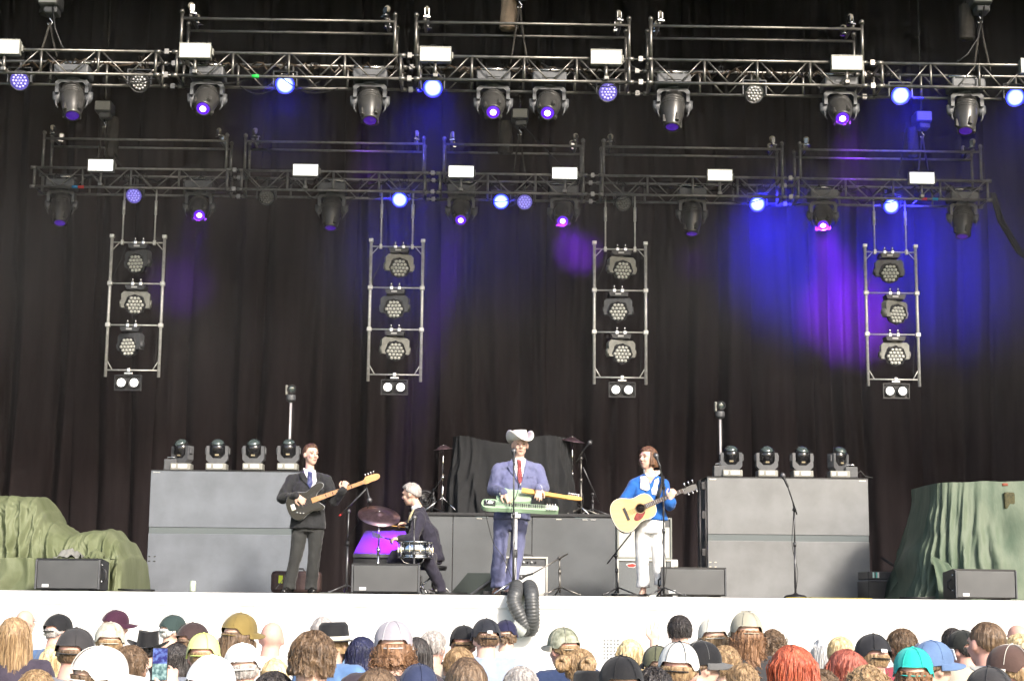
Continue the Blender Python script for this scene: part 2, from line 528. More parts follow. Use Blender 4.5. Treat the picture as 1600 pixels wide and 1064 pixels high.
def moving_spot(px, py_chord, Y, lens_px, lit, label, group, beam=None):
    """big profile moving head hung under the truss; lens_px = where the photo shows its lens"""
    zb = (zUb if Y == YU else zMb)
    p = at(px, py_chord, Y + TD / 2)
    t = thing('moving_head_light', label, 'stage light', (p.x, Y + TD / 2, zb), group=group)
    base = cached('ms_base', lambda: MB().box((0, 0, 0.075), (0.40, 0.30, 0.13), bev=0.02).box((0, -0.155, 0.085), (0.16, 0.012, 0.05)).mesh('base', M_greyhead))
    put('base', base, t)
    clamp = cached('ms_clamp', lambda: MB().tube((-0.13, 0, 0.14), (-0.13, 0, 0.2), 0.016).tube((0.13, 0, 0.14), (0.13, 0, 0.2), 0.016).tube((-0.2, 0, 0.2), (0.2, 0, 0.2), 0.02).mesh('clamp', M_steel))
    put('clamp', clamp, t)
    def yoke():
        mb = MB()
        mb.lathe([(0.09, 0.0), (0.09, -0.03)], (0, 0, 0.01), n=20)
        mb.prism(U_poly(0.385, 0.16, 0.04, 0.035, 0.03), 0.13, XZ @ Matrix.Translation((0, -0.02, 0)))
        for s in (-1, 1):
            mb.path([(s * 0.178, 0, -0.16), (s * 0.186, 0, -0.24), (s * 0.174, 0, -0.29)], [0.036, 0.031, 0.014], n=10, flat=1.6)
            mb.path([(s * 0.186, -0.03, -0.25), (s * 0.178, -0.04, -0.32), (s * 0.155, -0.045, -0.36)], [0.012, 0.01, 0.006], n=6)
        return mb.mesh('yoke', M_greyhead)
    put('yoke', cached('ms_yoke', yoke), t)
    def head():
        mb = MB()
        mb.lathe([(0.0, 0.16), (0.09, 0.155), (0.125, 0.12), (0.142, 0.04), (0.142, -0.05), (0.132, -0.15), (0.112, -0.23), (0.092, -0.30), (0.09, -0.325), (0.076, -0.327), (0.074, -0.31)], n=28)
        for k in range(3):                                   # cooling ribs
            mb.lathe([(0.143, 0.0), (0.147, 0.004), (0.147, 0.016), (0.143, 0.02)], (0, 0, 0.03 - 0.035 * k), n=28)
        for a in (0.6, 2.2, 3.9, 5.5):
            mb.box((math.cos(a) * 0.11, math.sin(a) * 0.11, -0.24), (0.045, 0.045, 0.1), (0, 0, a), bev=0.01)
        return mb.mesh('head', mat('black lamp head', (0.065, 0.063, 0.06), 0.34, 0.35, var=0.15, vscale=8))
    # tilt of the head from the lens position in the photo
    piv = Vector((0, 0, -0.20))
    ph = put('head', cached('ms_head', head), t, piv)
    pw = Vector((p.x, Y + TD / 2, zb)) + piv
    best = None
    for ti in range(0, 75, 2):
        for pa in range(-60, 61, 6):
            d = Vector((math.sin(R(ti)) * math.sin(R(pa)), -math.sin(R(ti)) * math.cos(R(pa)), -math.cos(R(ti))))
            q = CAM_M.transposed() @ (pw + d * 0.327 - Vector((0, 0, EYE)))
            sx, sy = 800 + LENS_PX * q.x / -q.z, 532 - LENS_PX * q.y / -q.z
            e = (sx - lens_px[0]) ** 2 + (sy - lens_px[1]) ** 2 + 0.02 * abs(ti - (38 if lit else 12))
            if best is None or e < best[0]: best = (e, d)
    d = best[1]
    ph.rotation_euler = (-d).to_track_quat('Z', 'Y').to_euler()
    ring = cached('ms_lens%d' % lit, lambda: MB().lathe([(0.075, -0.316), (0.064, -0.325), (0.0, -0.332)] , n=24).mesh('lens', lens_mat('violet_lit' if lit else 'violet_dim')))
    put('lens', ring, ph)
    if lit:
        core = cached('ms_core', lambda: MB().lathe([(0.036, -0.331), (0.022, -0.337), (0.0, -0.339)], n=20).mesh('lamp_core', lens_mat('violet_core')))
        put('lamp_core', core, ph)
    if beam:
        L = piv + d * 0.36
        spot_lamp('beam', t, L, at(*beam[0]) - Vector(t.location) - L, (0.22, 0.012, 1.0), beam[1], beam[2], 1.0, 0.16)
    return t

def par_wash(px, py, Y, kind, label, group, beam=None, seed=0):
    """round LED wash can hung inside the truss, face to the audience"""
    p = at(px, py, Y + 0.12)
    zb = (zUb if Y == YU else zMb)
    t = thing('wash_light', label, 'stage light', (p.x, Y + 0.22, p.z), group=group)
    tilt = R(28)
    up = max(0.12, zb + 0.2 - p.z)
    mb = MB()
    for s in (-1, 1):
        mb.box((s * 0.135, 0, 0.06), (0.012, 0.05, 0.17))
    mb.box((0, 0, 0.15), (0.282, 0.05, 0.012)).tube((0, 0, 0.15), (0, 0, up), 0.014)
    mb.build('yoke', M_greyhead, t)
    def can():
        return MB().lathe([(0.05, 0.17), (0.09, 0.14), (0.115, 0.10), (0.12, 0.02), (0.122, -0.02), (0.112, -0.022), (0.108, -0.01)], n=24).mesh('can', M_blackpl)
    c = put('can', cached('par_can', can), t, (0, 0, 0), (R(-90) + tilt, 0, 0))
    # can's -z axis faces the audience after the rotation
    c.rotation_euler = (Vector((0, math.cos(tilt), math.sin(tilt)))).to_track_quat('Z', 'Y').to_euler()
    if kind == 'lit':
        m = cached('par_lit_mat', lit_mat)
        me = cached('par_lens_lit', lambda: MB().lathe([(0.109, -0.012), (0.08, -0.03), (0.0, -0.04)], n=28).mesh('lens', m))
        put('lens', me, c)
    else:
        dim = kind == 'dim'
        m1 = mat('lavender lens plate' if dim else 'grey lens plate', (0.2, 0.17, 0.42) if dim else (0.5, 0.48, 0.48), 0.3, emit=(0.25, 0.2, 0.9) if dim else None, estr=0.22 if dim else 0)
        m2 = mat('lavender led' if dim else 'grey led', (0.45, 0.42, 0.7) if dim else (0.7, 0.68, 0.68), 0.15, emit=(0.4, 0.35, 1.0) if dim else None, estr=0.5 if dim else 0)
        put('lens', cached('par_plate' + kind, lambda: MB().lathe([(0.109, -0.012), (0.0, -0.012)], n=28).mesh('lens', m1)), c)
        def leds():
            mb = MB()
            for (n, r) in ((1, 0), (6, 0.037), (12, 0.073)):
                for k in range(n):
                    a = 2 * PI * k / n
                    mb.lathe([(0.0145, -0.012), (0.011, -0.02), (0, -0.023)], (r * math.cos(a), r * math.sin(a), 0), n=8)
            return mb.mesh('led_cluster', m2)
        put('led_cluster', cached('par_leds' + kind, leds), c)
    if beam:
        spot_lamp('beam', t, Vector((0, -0.1, -0.08)), at(*beam[0]) - Vector(t.location), (0.016, 0.012, 1.0), beam[1], beam[2], 1.0, 0.22 if Y == YU else 0.42)
    return t

def lit_mat():
    m = bpy.data.materials.new('blue lamp glow')
    m.use_nodes = True
    nt = m.node_tree
    b = nt.nodes['Principled BSDF']
    tc = nt.nodes.new('ShaderNodeTexCoord')
    sx = nt.nodes.new('ShaderNodeVectorMath'); sx.operation = 'MULTIPLY'; sx.inputs[1].default_value = (1, 1, 0)
    ln = nt.nodes.new('ShaderNodeVectorMath'); ln.operation = 'LENGTH'
    rp = nt.nodes.new('ShaderNodeValToRGB')
    mr = nt.nodes.new('ShaderNodeMapRange'); mr.inputs[2].default_value = 0.11
    nt.links.new(tc.outputs['Object'], sx.inputs[0]); nt.links.new(sx.outputs[0], ln.inputs[0])
    nt.links.new(ln.outputs['Value'], mr.inputs[0]); nt.links.new(mr.outputs[0], rp.inputs[0])
    rp.color_ramp.elements[0].color = (0.42, 0.58, 1, 1); rp.color_ramp.elements[0].position = 0.35
    rp.color_ramp.elements[1].color = (0.01, 0.02, 0.9, 1); rp.color_ramp.elements[1].position = 0.92
    nt.links.new(rp.outputs[0], b.inputs['Emission Color'])
    b.inputs['Emission Strength'].default_value = 2.6
    b.inputs['Base Color'].default_value = (0.02, 0.02, 0.05, 1)
    return m

def strobe_panel(px0, px1, py0, py1, Y, label, group, dimmer=False):
    c = at((px0 + px1) / 2, (py0 + py1) / 2, Y - 0.06)
    zt = zUt if Y == YU else zMt
    zb = zUb if Y == YU else zMb
    t = thing('strobe_panel', label, 'stage light', (c.x, Y - 0.06, c.z), group=group)
    w, h = 0.365, 0.18
    def case():
        mb = MB()
        for z in (-h / 2 + 0.006, h / 2 - 0.006): mb.box((0, 0, z), (w, 0.03, 0.012))
        for x in (-w / 2 + 0.006, w / 2 - 0.006): mb.box((x, 0, 0), (0.012, 0.03, h - 0.024))
        mb.box((0, 0.055, 0), (w - 0.004, 0.08, h - 0.004), bev=0.012)
        for k in range(7): mb.box((-0.14 + k * 0.047, 0.1, 0), (0.012, 0.03, h * 0.8))
        mb.box((w / 2 + 0.012, 0.06, 0), (0.02, 0.06, 0.08), bev=0.006)
        return mb.mesh('casing', M_palehead)
    put('casing', cached('strobe_case', case), t)
    face = 'white strobe face' if not dimmer else 'cream strobe face'
    me = cached(face, lambda: MB().box((0, 0.006, 0), (w - 0.026, 0.014, h - 0.026)).mesh('diffuser', emat(face, (1.0, 0.98, 0.95) if not dimmer else (1.0, 0.93, 0.78), 1.6 if not dimmer else 0.62, (0.7, 0.7, 0.68))))
    put('diffuser', me, t)
    tubes = cached('strobe_tube', lambda: MB().box((0, -0.004, 0), (w - 0.03, 0.008, 0.035), bev=0.003).mesh('lamp_tube', emat('strobe tube', (1, 1, 1), 1.4, (0.8, 0.8, 0.8))))
    put('lamp_tube', tubes, t)
    mb = MB()
    mb.tube((0, 0.03, -h / 2), (0, 0.03, zb - c.z + 0.02), 0.019).box((0, 0.03, zb - c.z + 0.03), (0.06, 0.07, 0.05), bev=0.01)
    mb.build('stem', M_alu if Y == YU else M_dark_alu, t)
    mb = MB()
    mb.path([(0.02, 0.08, h / 2), (0.0, 0.09, h / 2 + 0.05), (-0.05, 0.11, h / 2 + 0.06), (-0.08, 0.16, h / 2 - 0.04)], 0.006, n=6)
    mb.build('cable', M_cable, t)
    return t

down = (0.0, -0.12, -1)
GU, GM = 'fixtures on the upper truss', 'fixtures on the lower truss'
MS = [  # px, py, Y, lens, lit, label, beam
    (115, 126, YU, (112, 182), 0, 'unlit pointing-down moving head, leftmost big one on the upper truss', None),
    (325, 126, YU, (318, 170), 1, 'violet lit moving head under the white panel, upper left', ((480, 750, 19.8), 250, 13)),
    (579, 126, YU, (577, 190), 0, 'moving head pointing straight down above a faint violet beam, upper truss', ((577, 265, 25.7), 5000, 4.5)),
    (771, 126, YU, (769, 176), 1, 'violet lit moving head, first of the close pair at the centre of upper truss', ((812, 720, 18.5), 200, 13)),
    (858, 126, YU, (857, 177), 1, 'violet lit moving head, second of the close pair at the centre of upper truss', ((1015, 720, 18.6), 300, 12)),
    (1051, 126, YU, (1050, 200), 0, 'grey moving head pointing straight down beneath the third caster frame', None),
    (1311, 128, YU, (1316, 186), 1, 'violet lit moving head under the white panel, upper right', ((1335, 290, 25.7), 6000, 8)),
    (1508, 130, YU, (1509, 206), 0, 'unlit moving head pointing down near the upper right corner', None),
    (97, 300, YM, (93, 349), 0, 'unlit moving head hanging at the far left end of the lower truss', None),
    (312, 300, YM, (312, 337), 1, 'violet lit moving head above the first ladder on lower truss', ((283, 440, 25.7), 1800, 17)),
    (519, 302, YM, (516, 357), 0, 'unlit moving head on lower truss just before the second ladder', None),
    (721, 302, YM, (719, 344), 1, 'violet lit moving head between two white panels, left of lower truss centre', ((600, 848, 19.8), 12000, 10)),
    (881, 302, YM, (880, 346), 1, 'violet lit moving head with a short purple beam, lower truss centre', ((903, 390, 25.7), 9000, 11)),
    (1081, 304, YM, (1081, 366), 0, 'unlit moving head hanging right of the third ladder', ((1084, 410, 25.7), 500, 10)),
    (1285, 304, YM, (1286, 352), 1, 'violet lit moving head throwing a broad purple beam toward the fourth ladder', ((1322, 485, 25.7), 14000, 25)),
    (1503, 306, YM, (1504, 370), 0, 'unlit moving head at the far right end of the lower truss', None)]
for (px, py, Y, lp, lit, lab, beam) in MS:
    moving_spot(px, py, Y, lp, lit, lab, GU if Y == YU else GM, beam)
PW = [
    (27, 122, YU, 'dim', 'dim lavender wash light at the left edge of the upper truss', None),
    (215, 125, YU, 'off', 'dark grey wash light on the upper truss left of the first joint', None),
    (444, 128, YU, 'lit', 'bright blue wash light under the first caster frame of upper truss', ((440, 190, 25.7), 1900, 14)),
    (676, 133, YU, 'lit', 'bright blue wash light under the white panel, centre left of upper truss', ((664, 225, 25.7), 4200, 16)),
    (951, 140, YU, 'dim', 'dim lavender wash light below the panel right of upper truss centre', None),
    (1181, 142, YU, 'off', 'unlit grey wash light under the third caster frame', None),
    (1410, 145, YU, 'lit', 'bright blue wash light on the last upper truss section', ((1428, 215, 25.7), 3800, 19)),
    (1590, 148, YU, 'lit', 'bright blue wash light cut by the right edge of the picture', ((1610, 240, 25.7), 1800, 18)),
    (207, 303, YM, 'dim', 'dim lavender wash light on lower truss above the first ladder', None),
    (415, 306, YM, 'off', 'unlit grey wash light at the second lower truss section', None),
    (624, 309, YM, 'lit', 'bright blue wash light above the second ladder', ((640, 390, 25.7), 1100, 44)),
    (783, 312, YM, 'lit', 'bright blue wash light at the middle of the lower truss', ((790, 380, 25.7), 380, 38)),
    (820, 313, YM, 'dim', 'dim lavender wash light beside the middle blue one on lower truss', None),
    (975, 315, YM, 'off', 'unlit grey wash light above the third ladder', None),
    (1185, 316, YM, 'lit', 'bright blue wash light right of the third ladder on lower truss', ((1240, 395, 25.7), 5800, 42)),
    (1395, 319, YM, 'lit', 'bright blue wash light above the fourth ladder', ((1455, 405, 25.7), 5200, 44))]
for (px, py, Y, k, lab, beam) in PW:
    par_wash(px, py, Y, k, lab, GU if Y == YU else GM, beam)
SP = [
    (-18, 31, 61, 86, YU, 'glowing white rectangular panel at the left edge of upper truss', 0),
    (280, 330, 67, 92, YU, 'glowing white rectangular panel at the left post of first caster frame', 0),
    (655, 706, 72, 98, YU, 'cream rectangular panel at the left post of second caster frame', 1),
    (922, 973, 77, 102, YU, 'cream rectangular panel near the right post of second caster frame', 1),
    (1299, 1348, 86, 111, YU, 'cream rectangular panel at the right post of third caster frame', 1),
    (1594, 1644, 91, 116, YU, 'white rectangular panel just cut by the right picture edge', 0),
    (137, 178, 249, 268, YM, 'glowing white rectangular panel above the first ladder on lower truss', 0),
    (457, 498, 257, 275, YM, 'glowing white rectangular panel on the second lower truss section', 0),
    (700, 741, 259, 278, YM, 'glowing white rectangular panel, left one of the central lower section', 0),
    (862, 903, 262, 280, YM, 'glowing white rectangular panel, right one of the central lower section', 0),
    (1105, 1145, 265, 283, YM, 'cream rectangular panel on the fourth lower truss section', 1),
    (1420, 1461, 269, 288, YM, 'glowing white rectangular panel above the fourth ladder', 0)]
for (a, b, c, d, Y, lab, dm) in SP:
    strobe_panel(a, b, c, d, Y, lab, 'rectangular strobe panels', dm)

# ------------------------------------------------------------------ chain hoists
M_bag = mat('dark chain bag cloth', (0.05, 0.045, 0.04), 0.9, var=0.3, bump=0.4, bscale=12)
M_tanbag = mat('tan chain bag cloth', (0.26, 0.2, 0.15), 0.9, var=0.25, bump=0.4, bscale=12)
def chain_mesh(L, m):
    mb = MB()
    n = int(L / 0.034)
    for i in range(n):
        z = i * 0.034
        a = (i % 2) * PI / 2
        ca, sa = math.cos(a), math.sin(a)
        loop = [(0.011 * math.cos(t) * ca, 0.011 * math.cos(t) * sa, z + 0.024 * math.sin(t)) for t in [2 * PI * k / 6 for k in range(7)]]
        mb.path(loop, 0.0038, n=4, caps=False)
    return mb.mesh('chain', m)
def hoist(px, py, Y, label, bag_px=None, bagm=None, lower_z=None, chain=True, cable=None):
    """motor hoist: body, hook, chain up to the roof, chain bag, sling down to the truss"""
    c = at(px, py, Y)
    t = thing('chain_hoist', label, 'hoist', c, group='chain hoists')
    MB().box((0, 0, 0), (0.24, 0.30, 0.16), bev=0.03).box((0.02, 0, -0.12), (0.16, 0.2, 0.08), bev=0.02).build('motor', M_greyhead, t)
    MB().box((0, -0.155, 0), (0.205, 0.012, 0.125), bev=0.005).build('end_cover', mat('hoist cover', (0.3, 0.3, 0.3), 0.4), t)
    mb = MB()
    mb.path([(0, 0, -0.16), (0, 0, -0.21), (0.028, 0, -0.24), (0.02, 0, -0.275), (-0.02, 0, -0.275), (-0.03, 0, -0.25)], 0.011, n=6)
    mb.build('hook', M_steel, t)
    if chain:
        put('chain', chain_mesh(12.4 - c.z, M_steel), t, (0, 0, 0.08))
    if bag_px:
        bx, by0, by1, bw = bag_px
        p0, p1 = at(bx, by0, Y + 0.1), at(bx, by1, Y + 0.1)
        h = p0.z - p1.z
        w = bw / 2520 * Y / 2
        mb = MB()
        mb.grid(lambda u, v: ((w * (0.8 + 0.25 * v) + 0.012 * math.sin(u * 2 * PI * 5 + v * 3)) * math.cos(u * 2 * PI),
                              (w * (0.7 + 0.3 * v) + 0.012 * math.sin(u * 2 * PI * 4 + v * 5)) * math.sin(u * 2 * PI), -h * v), 28, 8, wrap=True)
        mb.lathe([(w * 0.99, 0), (0, -0.02)], (0, 0, -h), n=14)
        mb.build('chain_bag', bagm or M_bag, t, (p0.x - c.x, 0.1, p0.z - c.z))
    if lower_z is not None:
        mb = MB()
        for s in (-1, 1):
            mb.path([(0, 0, -0.25), (s * 0.05, 0, -0.3 + (lower_z - c.z + 0.3) * 0.5), (s * 0.10, 0, lower_z - c.z)], 0.014, n=6)
        mb.build('sling', M_bag, t)
    if cable:
        mb = MB()
        mb.path([at(x, y, Y - 0.1) - c for x, y in cable], 0.012, n=6)
        mb.build('cable', M_cable, t)
    return t
YUc, YMc = YU + TD / 2, YM + TD / 2
hoist(80, 4, YUc, 'dark chain hoist above the left end of the upper truss', (78, 2, 24, 30), None, zUt, True, [(82, 10), (86, 45), (95, 68), (100, 78)])
hoist(164, 170, YMc, 'grey chain hoist with long chain above the first white panel of lower truss', (177, 184, 245, 20), None, zMt, True, [(180, 240), (186, 252), (190, 262)])
hoist(812, -22, YUc, 'chain hoist with tan chain bag above the centre of upper truss', (795, -8, 46, 28), M_tanbag, zUt, True)
hoist(812, 182, YMc, 'chain hoist hanging between the central pair of violet lights', (790, 190, 240, 22), None, zMt, True, [(815, 195), (835, 215), (858, 240), (880, 262)])
hoist(1440, 186, YMc, 'blue tinted chain hoist above the right part of the lower truss', (1426, 200, 246, 18), None, zMt, True, [(1416, 192), (1412, 225), (1408, 250), (1405, 274)])
hoist(1530, 2, YUc, 'chain hoist with a hanging black bag at the upper right corner', (1509, 8, 62, 24), None, zUt, True, [(1538, 10), (1528, 60), (1512, 85), (1495, 98)])
mb = MB()
o_ = at(1548, 300, YMc)
for k in range(3):
    mb.path([at(1548 + k * 3, 302, YMc) - o_, at(1560 + k * 4, 345, YMc + 0.2) - o_, at(1590 + k * 4, 395, YMc + 0.4) - o_, at(1640, 430 + 6 * k, YMc + 0.6) - o_, at(1700, 450 + 6 * k, YMc + 0.8) - o_], 0.02, n=6)
cb = mb.build('cable_bundle', M_cable)
cb.location = o_
tag(cb, 'thick black cables swooping off the right end of the lower truss', 'cables')
mb = MB()
for (xa, xb) in ((275, 640), (650, 985), (1015, 1350), (0, 240)):          # cables lying in the truss, tied up in loops
    x = xa + 30
    while x < xb - 40:
        pts = []
        for k in range(9):
            q = at(x + 60 * k / 8, 100, YU + 0.2)
            pts.append((q.x, 0.2 + rnd.uniform(-.1, .1), zUt - 0.10 + rnd.uniform(-0.05, 0.06)))
        MB().path(pts, 0.011, n=5).build('truss_cable', mat('brownish cable', (0.07, 0.05, 0.035), 0.5), upper)
        x += 45
mb = MB()
for (xa, xb) in ((60, 350), (380, 660), (690, 910), (945, 1220), (1250, 1540)):
    x = xa + 20
    while x < xb - 60:
        pts = []
        for k in range(9):
            q = at(x + 70 * k / 8, 285, YM + 0.2)
            pts.append((q.x, 0.2 + rnd.uniform(-.1, .1), zMt - 0.10 + rnd.uniform(-0.05, 0.05)))
        MB().path(pts, 0.011, n=5).build('truss_cable', M_cable, lower)
        x += 52

for k in range(26):                                        # cables drooping under the chords from lamp to lamp
    up = k % 2 == 0
    Yc, zc, row = (YU, zUb, upper) if up else (YM, zMb, lower)
    xa = X(rnd.uniform(20, 1500), Yc, 130 if up else 305)
    ln_ = rnd.uniform(0.25, 0.7)
    dr = rnd.uniform(0.03, 0.13)
    yy = rnd.choice((0.03, 0.2, TD - 0.03))
    z0_ = zc + rnd.choice((0.0, 0.0, zUt - zUb))
    MB().path([(xa + ln_ * q / 8, yy + 0.01 * math.sin(q), z0_ - dr * math.sin(PI * q / 8)) for q in range(9)], 0.007, n=5).build('truss_cable', M_cable, row)
for k in range(30):                                        # coiled slack and safety wires lying on the trusses
    up = k % 2 == 0
    Yc, zc, row = (YU, zUt, upper) if up else (YM, zMt, lower)
    xa = X(rnd.uniform(20, 1540), Yc, 100 if up else 275)
    rr = rnd.uniform(0.03, 0.06)
    MB().path([(xa + rr * math.cos(q * 0.8) + 0.006 * q, rnd.uniform(0.1, 0.3), zc - 0.07 + rr * math.sin(q * 0.8)) for q in range(15)], 0.006, n=5).build('cable_coil', M_cable if k % 3 else mat('brownish cable', (0.07, 0.05, 0.035), 0.5), row)

# ------------------------------------------------------------------ hanging ladders with wash heads
def wash_head(p, turn, pale, label, face):
    t = thing('wash_head_light', label, 'stage light', p, (0, 0, 0), group='wash heads on the hanging ladders')
    def clamp():
        mb = MB()
        for s in (-1, 1):
            mb.box((s * 0.055, 0, -0.005), (0.05, 0.05, 0.07), bev=0.01).lathe([(0.014, 0.03), (0.014, 0.07), (0.006, 0.085)], (s * 0.055, 0, 0), n=8)
            mb.tube((s * 0.055 - 0.04, 0, -0.03), (s * 0.055 + 0.04, 0, -0.03), 0.012, n=8)
        return mb.mesh('clamp', M_steel)
    put('clamp', cached('wh_clamp', clamp), t)
    base = cached('wh_base', lambda: MB().prism([(-0.14, 0.03), (0.14, 0.03), (0.12, -0.03), (-0.12, -0.03)], 0.22, XZ @ Matrix.Translation((0, -0.065, 0))).box((0.07, -0.112, -0.065), (0.02, 0.006, 0.02)).mesh('base', M_blackpl))
    put('base', base, t)
    put('display', cached('wh_disp', lambda: MB().box((-0.01, -0.113, -0.065), (0.08, 0.006, 0.022)).mesh('display', mat('fixture display', (0.55, 0.55, 0.55), 0.3))), t)
    mm = M_palehead if pale else M_greyhead
    def yoke():
        mb = MB()
        mb.lathe([(0.03, 0), (0.03, -0.04)], (0, 0, -0.09), n=12)
        mb.prism(U_poly(0.39, 0.23, 0.075, 0.06, 0.035), 0.10, XZ @ Matrix.Translation((0, -0.115, 0)))
        for s in (-1, 1): mb.lathe([(0.05, 0), (0.05, 0.02)], (s * 0.195 - (0.02 if s < 0 else 0), 0, -0.28), (1, 0, 0), n=16)
        return mb.mesh('yoke', mm)
    y = put('yoke', cached('wh_yoke%d' % pale, yoke), t, (0, 0, 0), (0, 0, turn))
    def head():
        mb = MB()
        mb.lathe([(0.06, 0.13), (0.11, 0.11), (0.145, 0.03), (0.15, 0.0), (0.15, -0.04), (0.14, -0.05), (0.128, -0.05), (0.128, -0.035)], n=8, smooth=False)
        return mb.mesh('head', M_blackpl)
    h = put('head', cached('wh_head', head), t)
    off = Matrix.Rotation(turn, 3, 'Z') @ Vector((0, -0.03, -0.30))
    h.location = off
    h.rotation_euler = (-Vector((math.sin(turn) * 1.0 * 0.5 , -1, face))).to_track_quat('Z', 'Y').to_euler()
    put('face_plate', cached('wh_plate', lambda: MB().lathe([(0.128, -0.036), (0, -0.036)], n=8).mesh('face_plate', M_black)), h)
    def lens(i):
        return cached('wh_lens', lambda: MB().lathe([(0.026, 0.0), (0.022, -0.012), (0.012, -0.018), (0, -0.02)], n=10).mesh('led_lens', mat('led lens', (0.62, 0.62, 0.58), 0.12, var=0.0, spec=0.8)))
    for row, n in ((-2, 3), (-1, 4), (0, 5), (1, 4), (2, 3)):
        for k in range(n):
            put('led_lens', lens(0), h, ((k - (n - 1) / 2) * 0.05, row * 0.046, -0.037))
    return t
def ladder(tl, tr, bl, br, idx, heads, blinder, rods):
    Y = YM + 0.1
    A, B, C, D = at(*tl, Y), at(*tr, Y), at(*bl, Y), at(*br, Y)
    w = ((B.x - A.x) + (D.x - C.x)) / 2
    x0 = (A.x + C.x) / 2
    zt, zbm = (A.z + B.z) / 2, (C.z + D.z) / 2
    H = zt - zbm
    ords = ['first', 'second', 'third', 'fourth'][idx]
    t = thing('hanging_ladder', '%s hanging aluminium ladder frame from the left, holding three wash heads' % ords, 'lighting ladder', (x0, Y, zbm), group='hanging ladders')
    for x in (0, w):
        s = MB().tube((x, 0, 0), (x, 0, H), 0.022, n=10).build('side_rail', M_pale_alu, t)
        MB().box((x, 0, H + 0.012), (0.062, 0.062, 0.05), bev=0.006).build('end_socket', M_pale_alu, s)
        for q in (0.666, 0.368):
            MB().box((x, 0, H * q), (0.07, 0.06, 0.06), bev=0.01).build('rail_joint', M_pale_alu, s)
    for q in (0.962, 0.666, 0.368, 0.048):
        bar('rung', (0, 0, H * q), (w, 0, H * q), 0.0105, M_pale_alu, t)
    for (xa, za, xb, zb) in ((0, H * 0.90, 0.11, H * 0.962), (w, H * 0.90, w - 0.11, H * 0.962), (0, H * 0.125, 0.09, H * 0.048), (w, H * 0.125, w - 0.09, H * 0.048)):
        bar('corner_brace', (xa, 0, za), (xb, 0, zb), 0.008, M_pale_alu, t)
    for px in rods:
        x = at(px, tl[1] - 30, Y).x - x0
        zr = zMb - zbm
        mb = MB()
        mb.tube((x, 0, H * 0.955), (x, 0, zr), 0.012)
        mb.box((x, 0, H * 0.962), (0.04, 0.045, 0.07), bev=0.006)
        mb.tube((x, 0, zr - 0.36), (x, 0, zr - 0.16), 0.021)
        mb.build('drop_rod', M_pale_alu, t)
    mb = MB()
    mb.path([(0.2, 0.03, H * 0.95), (0.14, 0.03, H * 0.85), (0.03, 0.03, H * 0.72), (0.01, 0.03, H * 0.5), (0.0, 0.03, H * 0.2)], 0.007, n=5)
    mb.path([(w - 0.08, 0.03, 0.05), (w - 0.05, 0.03, H * 0.3), (w - 0.01, 0.03, H * 0.42)], 0.007, n=5)
    mb.build('cable', M_cable, t)
    names = ('top', 'middle', 'bottom')
    tone = ('grey', 'pale')
    for k, (hx, turn, pale, face) in enumerate(heads):
        p = Vector((at(hx, (tl[1] + bl[1]) / 2, Y).x, Y, zbm + H * (0.962, 0.666, 0.368)[k] - 0.005))
        wash_head(p, turn, pale, '%s round LED wash head, %s one on the %s hanging ladder' % (tone[pale], names[k], ords), face)
    # blinder
    bx, by = blinder
    p = at(bx, by, Y)
    b = thing('twin_blinder', 'two-lamp white blinder lit under the %s hanging ladder' % ords, 'stage light', p, group='two-lamp blinders')
    mb = MB()
    for z in (-0.1, 0.1): mb.box((0, 0, z), (0.37, 0.05, 0.012))
    for x in (-0.179, 0.179): mb.box((x, 0, 0), (0.012, 0.05, 0.19))
    mb.box((0, 0.03, 0), (0.34, 0.02, 0.17))
    mb.build('housing', M_blackpl, b)
    MB().tube((0, 0, 0.1), (0, 0, zbm + H * 0.048 - p.z + 0.03), 0.013).box((0, 0, 0.13), (0.12, 0.04, 0.03), bev=0.006).box((0, 0, zbm + H * 0.048 - p.z), (0.05, 0.05, 0.06), bev=0.008).build('bracket', M_steel, b)
    for s in (-1, 1):
        l = put('lamp', cached('bl_lamp', lambda: MB().lathe([(0.06, 0.06), (0.08, 0.02), (0.082, -0.02), (0.072, -0.024), (0.068, -0.005)], n=20).mesh('lamp', M_black)), b, (s * 0.088, -0.02, 0), (R(-90), 0, 0))
        l.rotation_euler = Vector((0, 1, 0)).to_track_quat('Z', 'Y').to_euler()
        put('bulb_glow', cached('bl_glow', lambda: MB().lathe([(0.056, -0.006), (0.04, -0.014), (0, -0.02)], n=20).mesh('bulb_glow', emat('blinder glow', (1, 0.98, 0.9), 2.2))), l)
M_pale_alu = mat('pale aluminium', (0.62, 0.62, 0.6), 0.45, 0.4, var=0.15, vscale=20)
T = 0.5
ladder((175, 370), (258, 372), (165, 588), (247, 590), 0, [(213, -T, 0, -0.2), (212, 0.05, 1, -0.25), (207, -T, 0, -0.25)], (200, 598), (193, 243))
ladder((580, 377), (661, 378), (575, 595), (657, 597), 1, [(622, 0.25, 1, -0.3), (617, -0.2, 0, -0.2), (618, 0.3, 1, -0.3)], (616, 605), (596, 645))
ladder((928, 381), (1008, 382), (929, 600), (1010, 601), 2, [(971, 0.3, 1, -0.3), (966, -0.1, 0, -0.25), (970, 0.3, 1, -0.3)], (972, 609), (946, 992))
ladder((1351, 386), (1430, 386), (1357, 603), (1437, 604), 3, [(1391, -0.05, 0, -0.3), (1398, 0.5, 1, -0.3), (1396, 0.0, 1, -0.3)], (1400, 611), (1366, 1415))
# ================================================================== equipment on the stage
def local(o):
    return lambda px, py, Y: at(px, py, Y) - Vector(o.location)

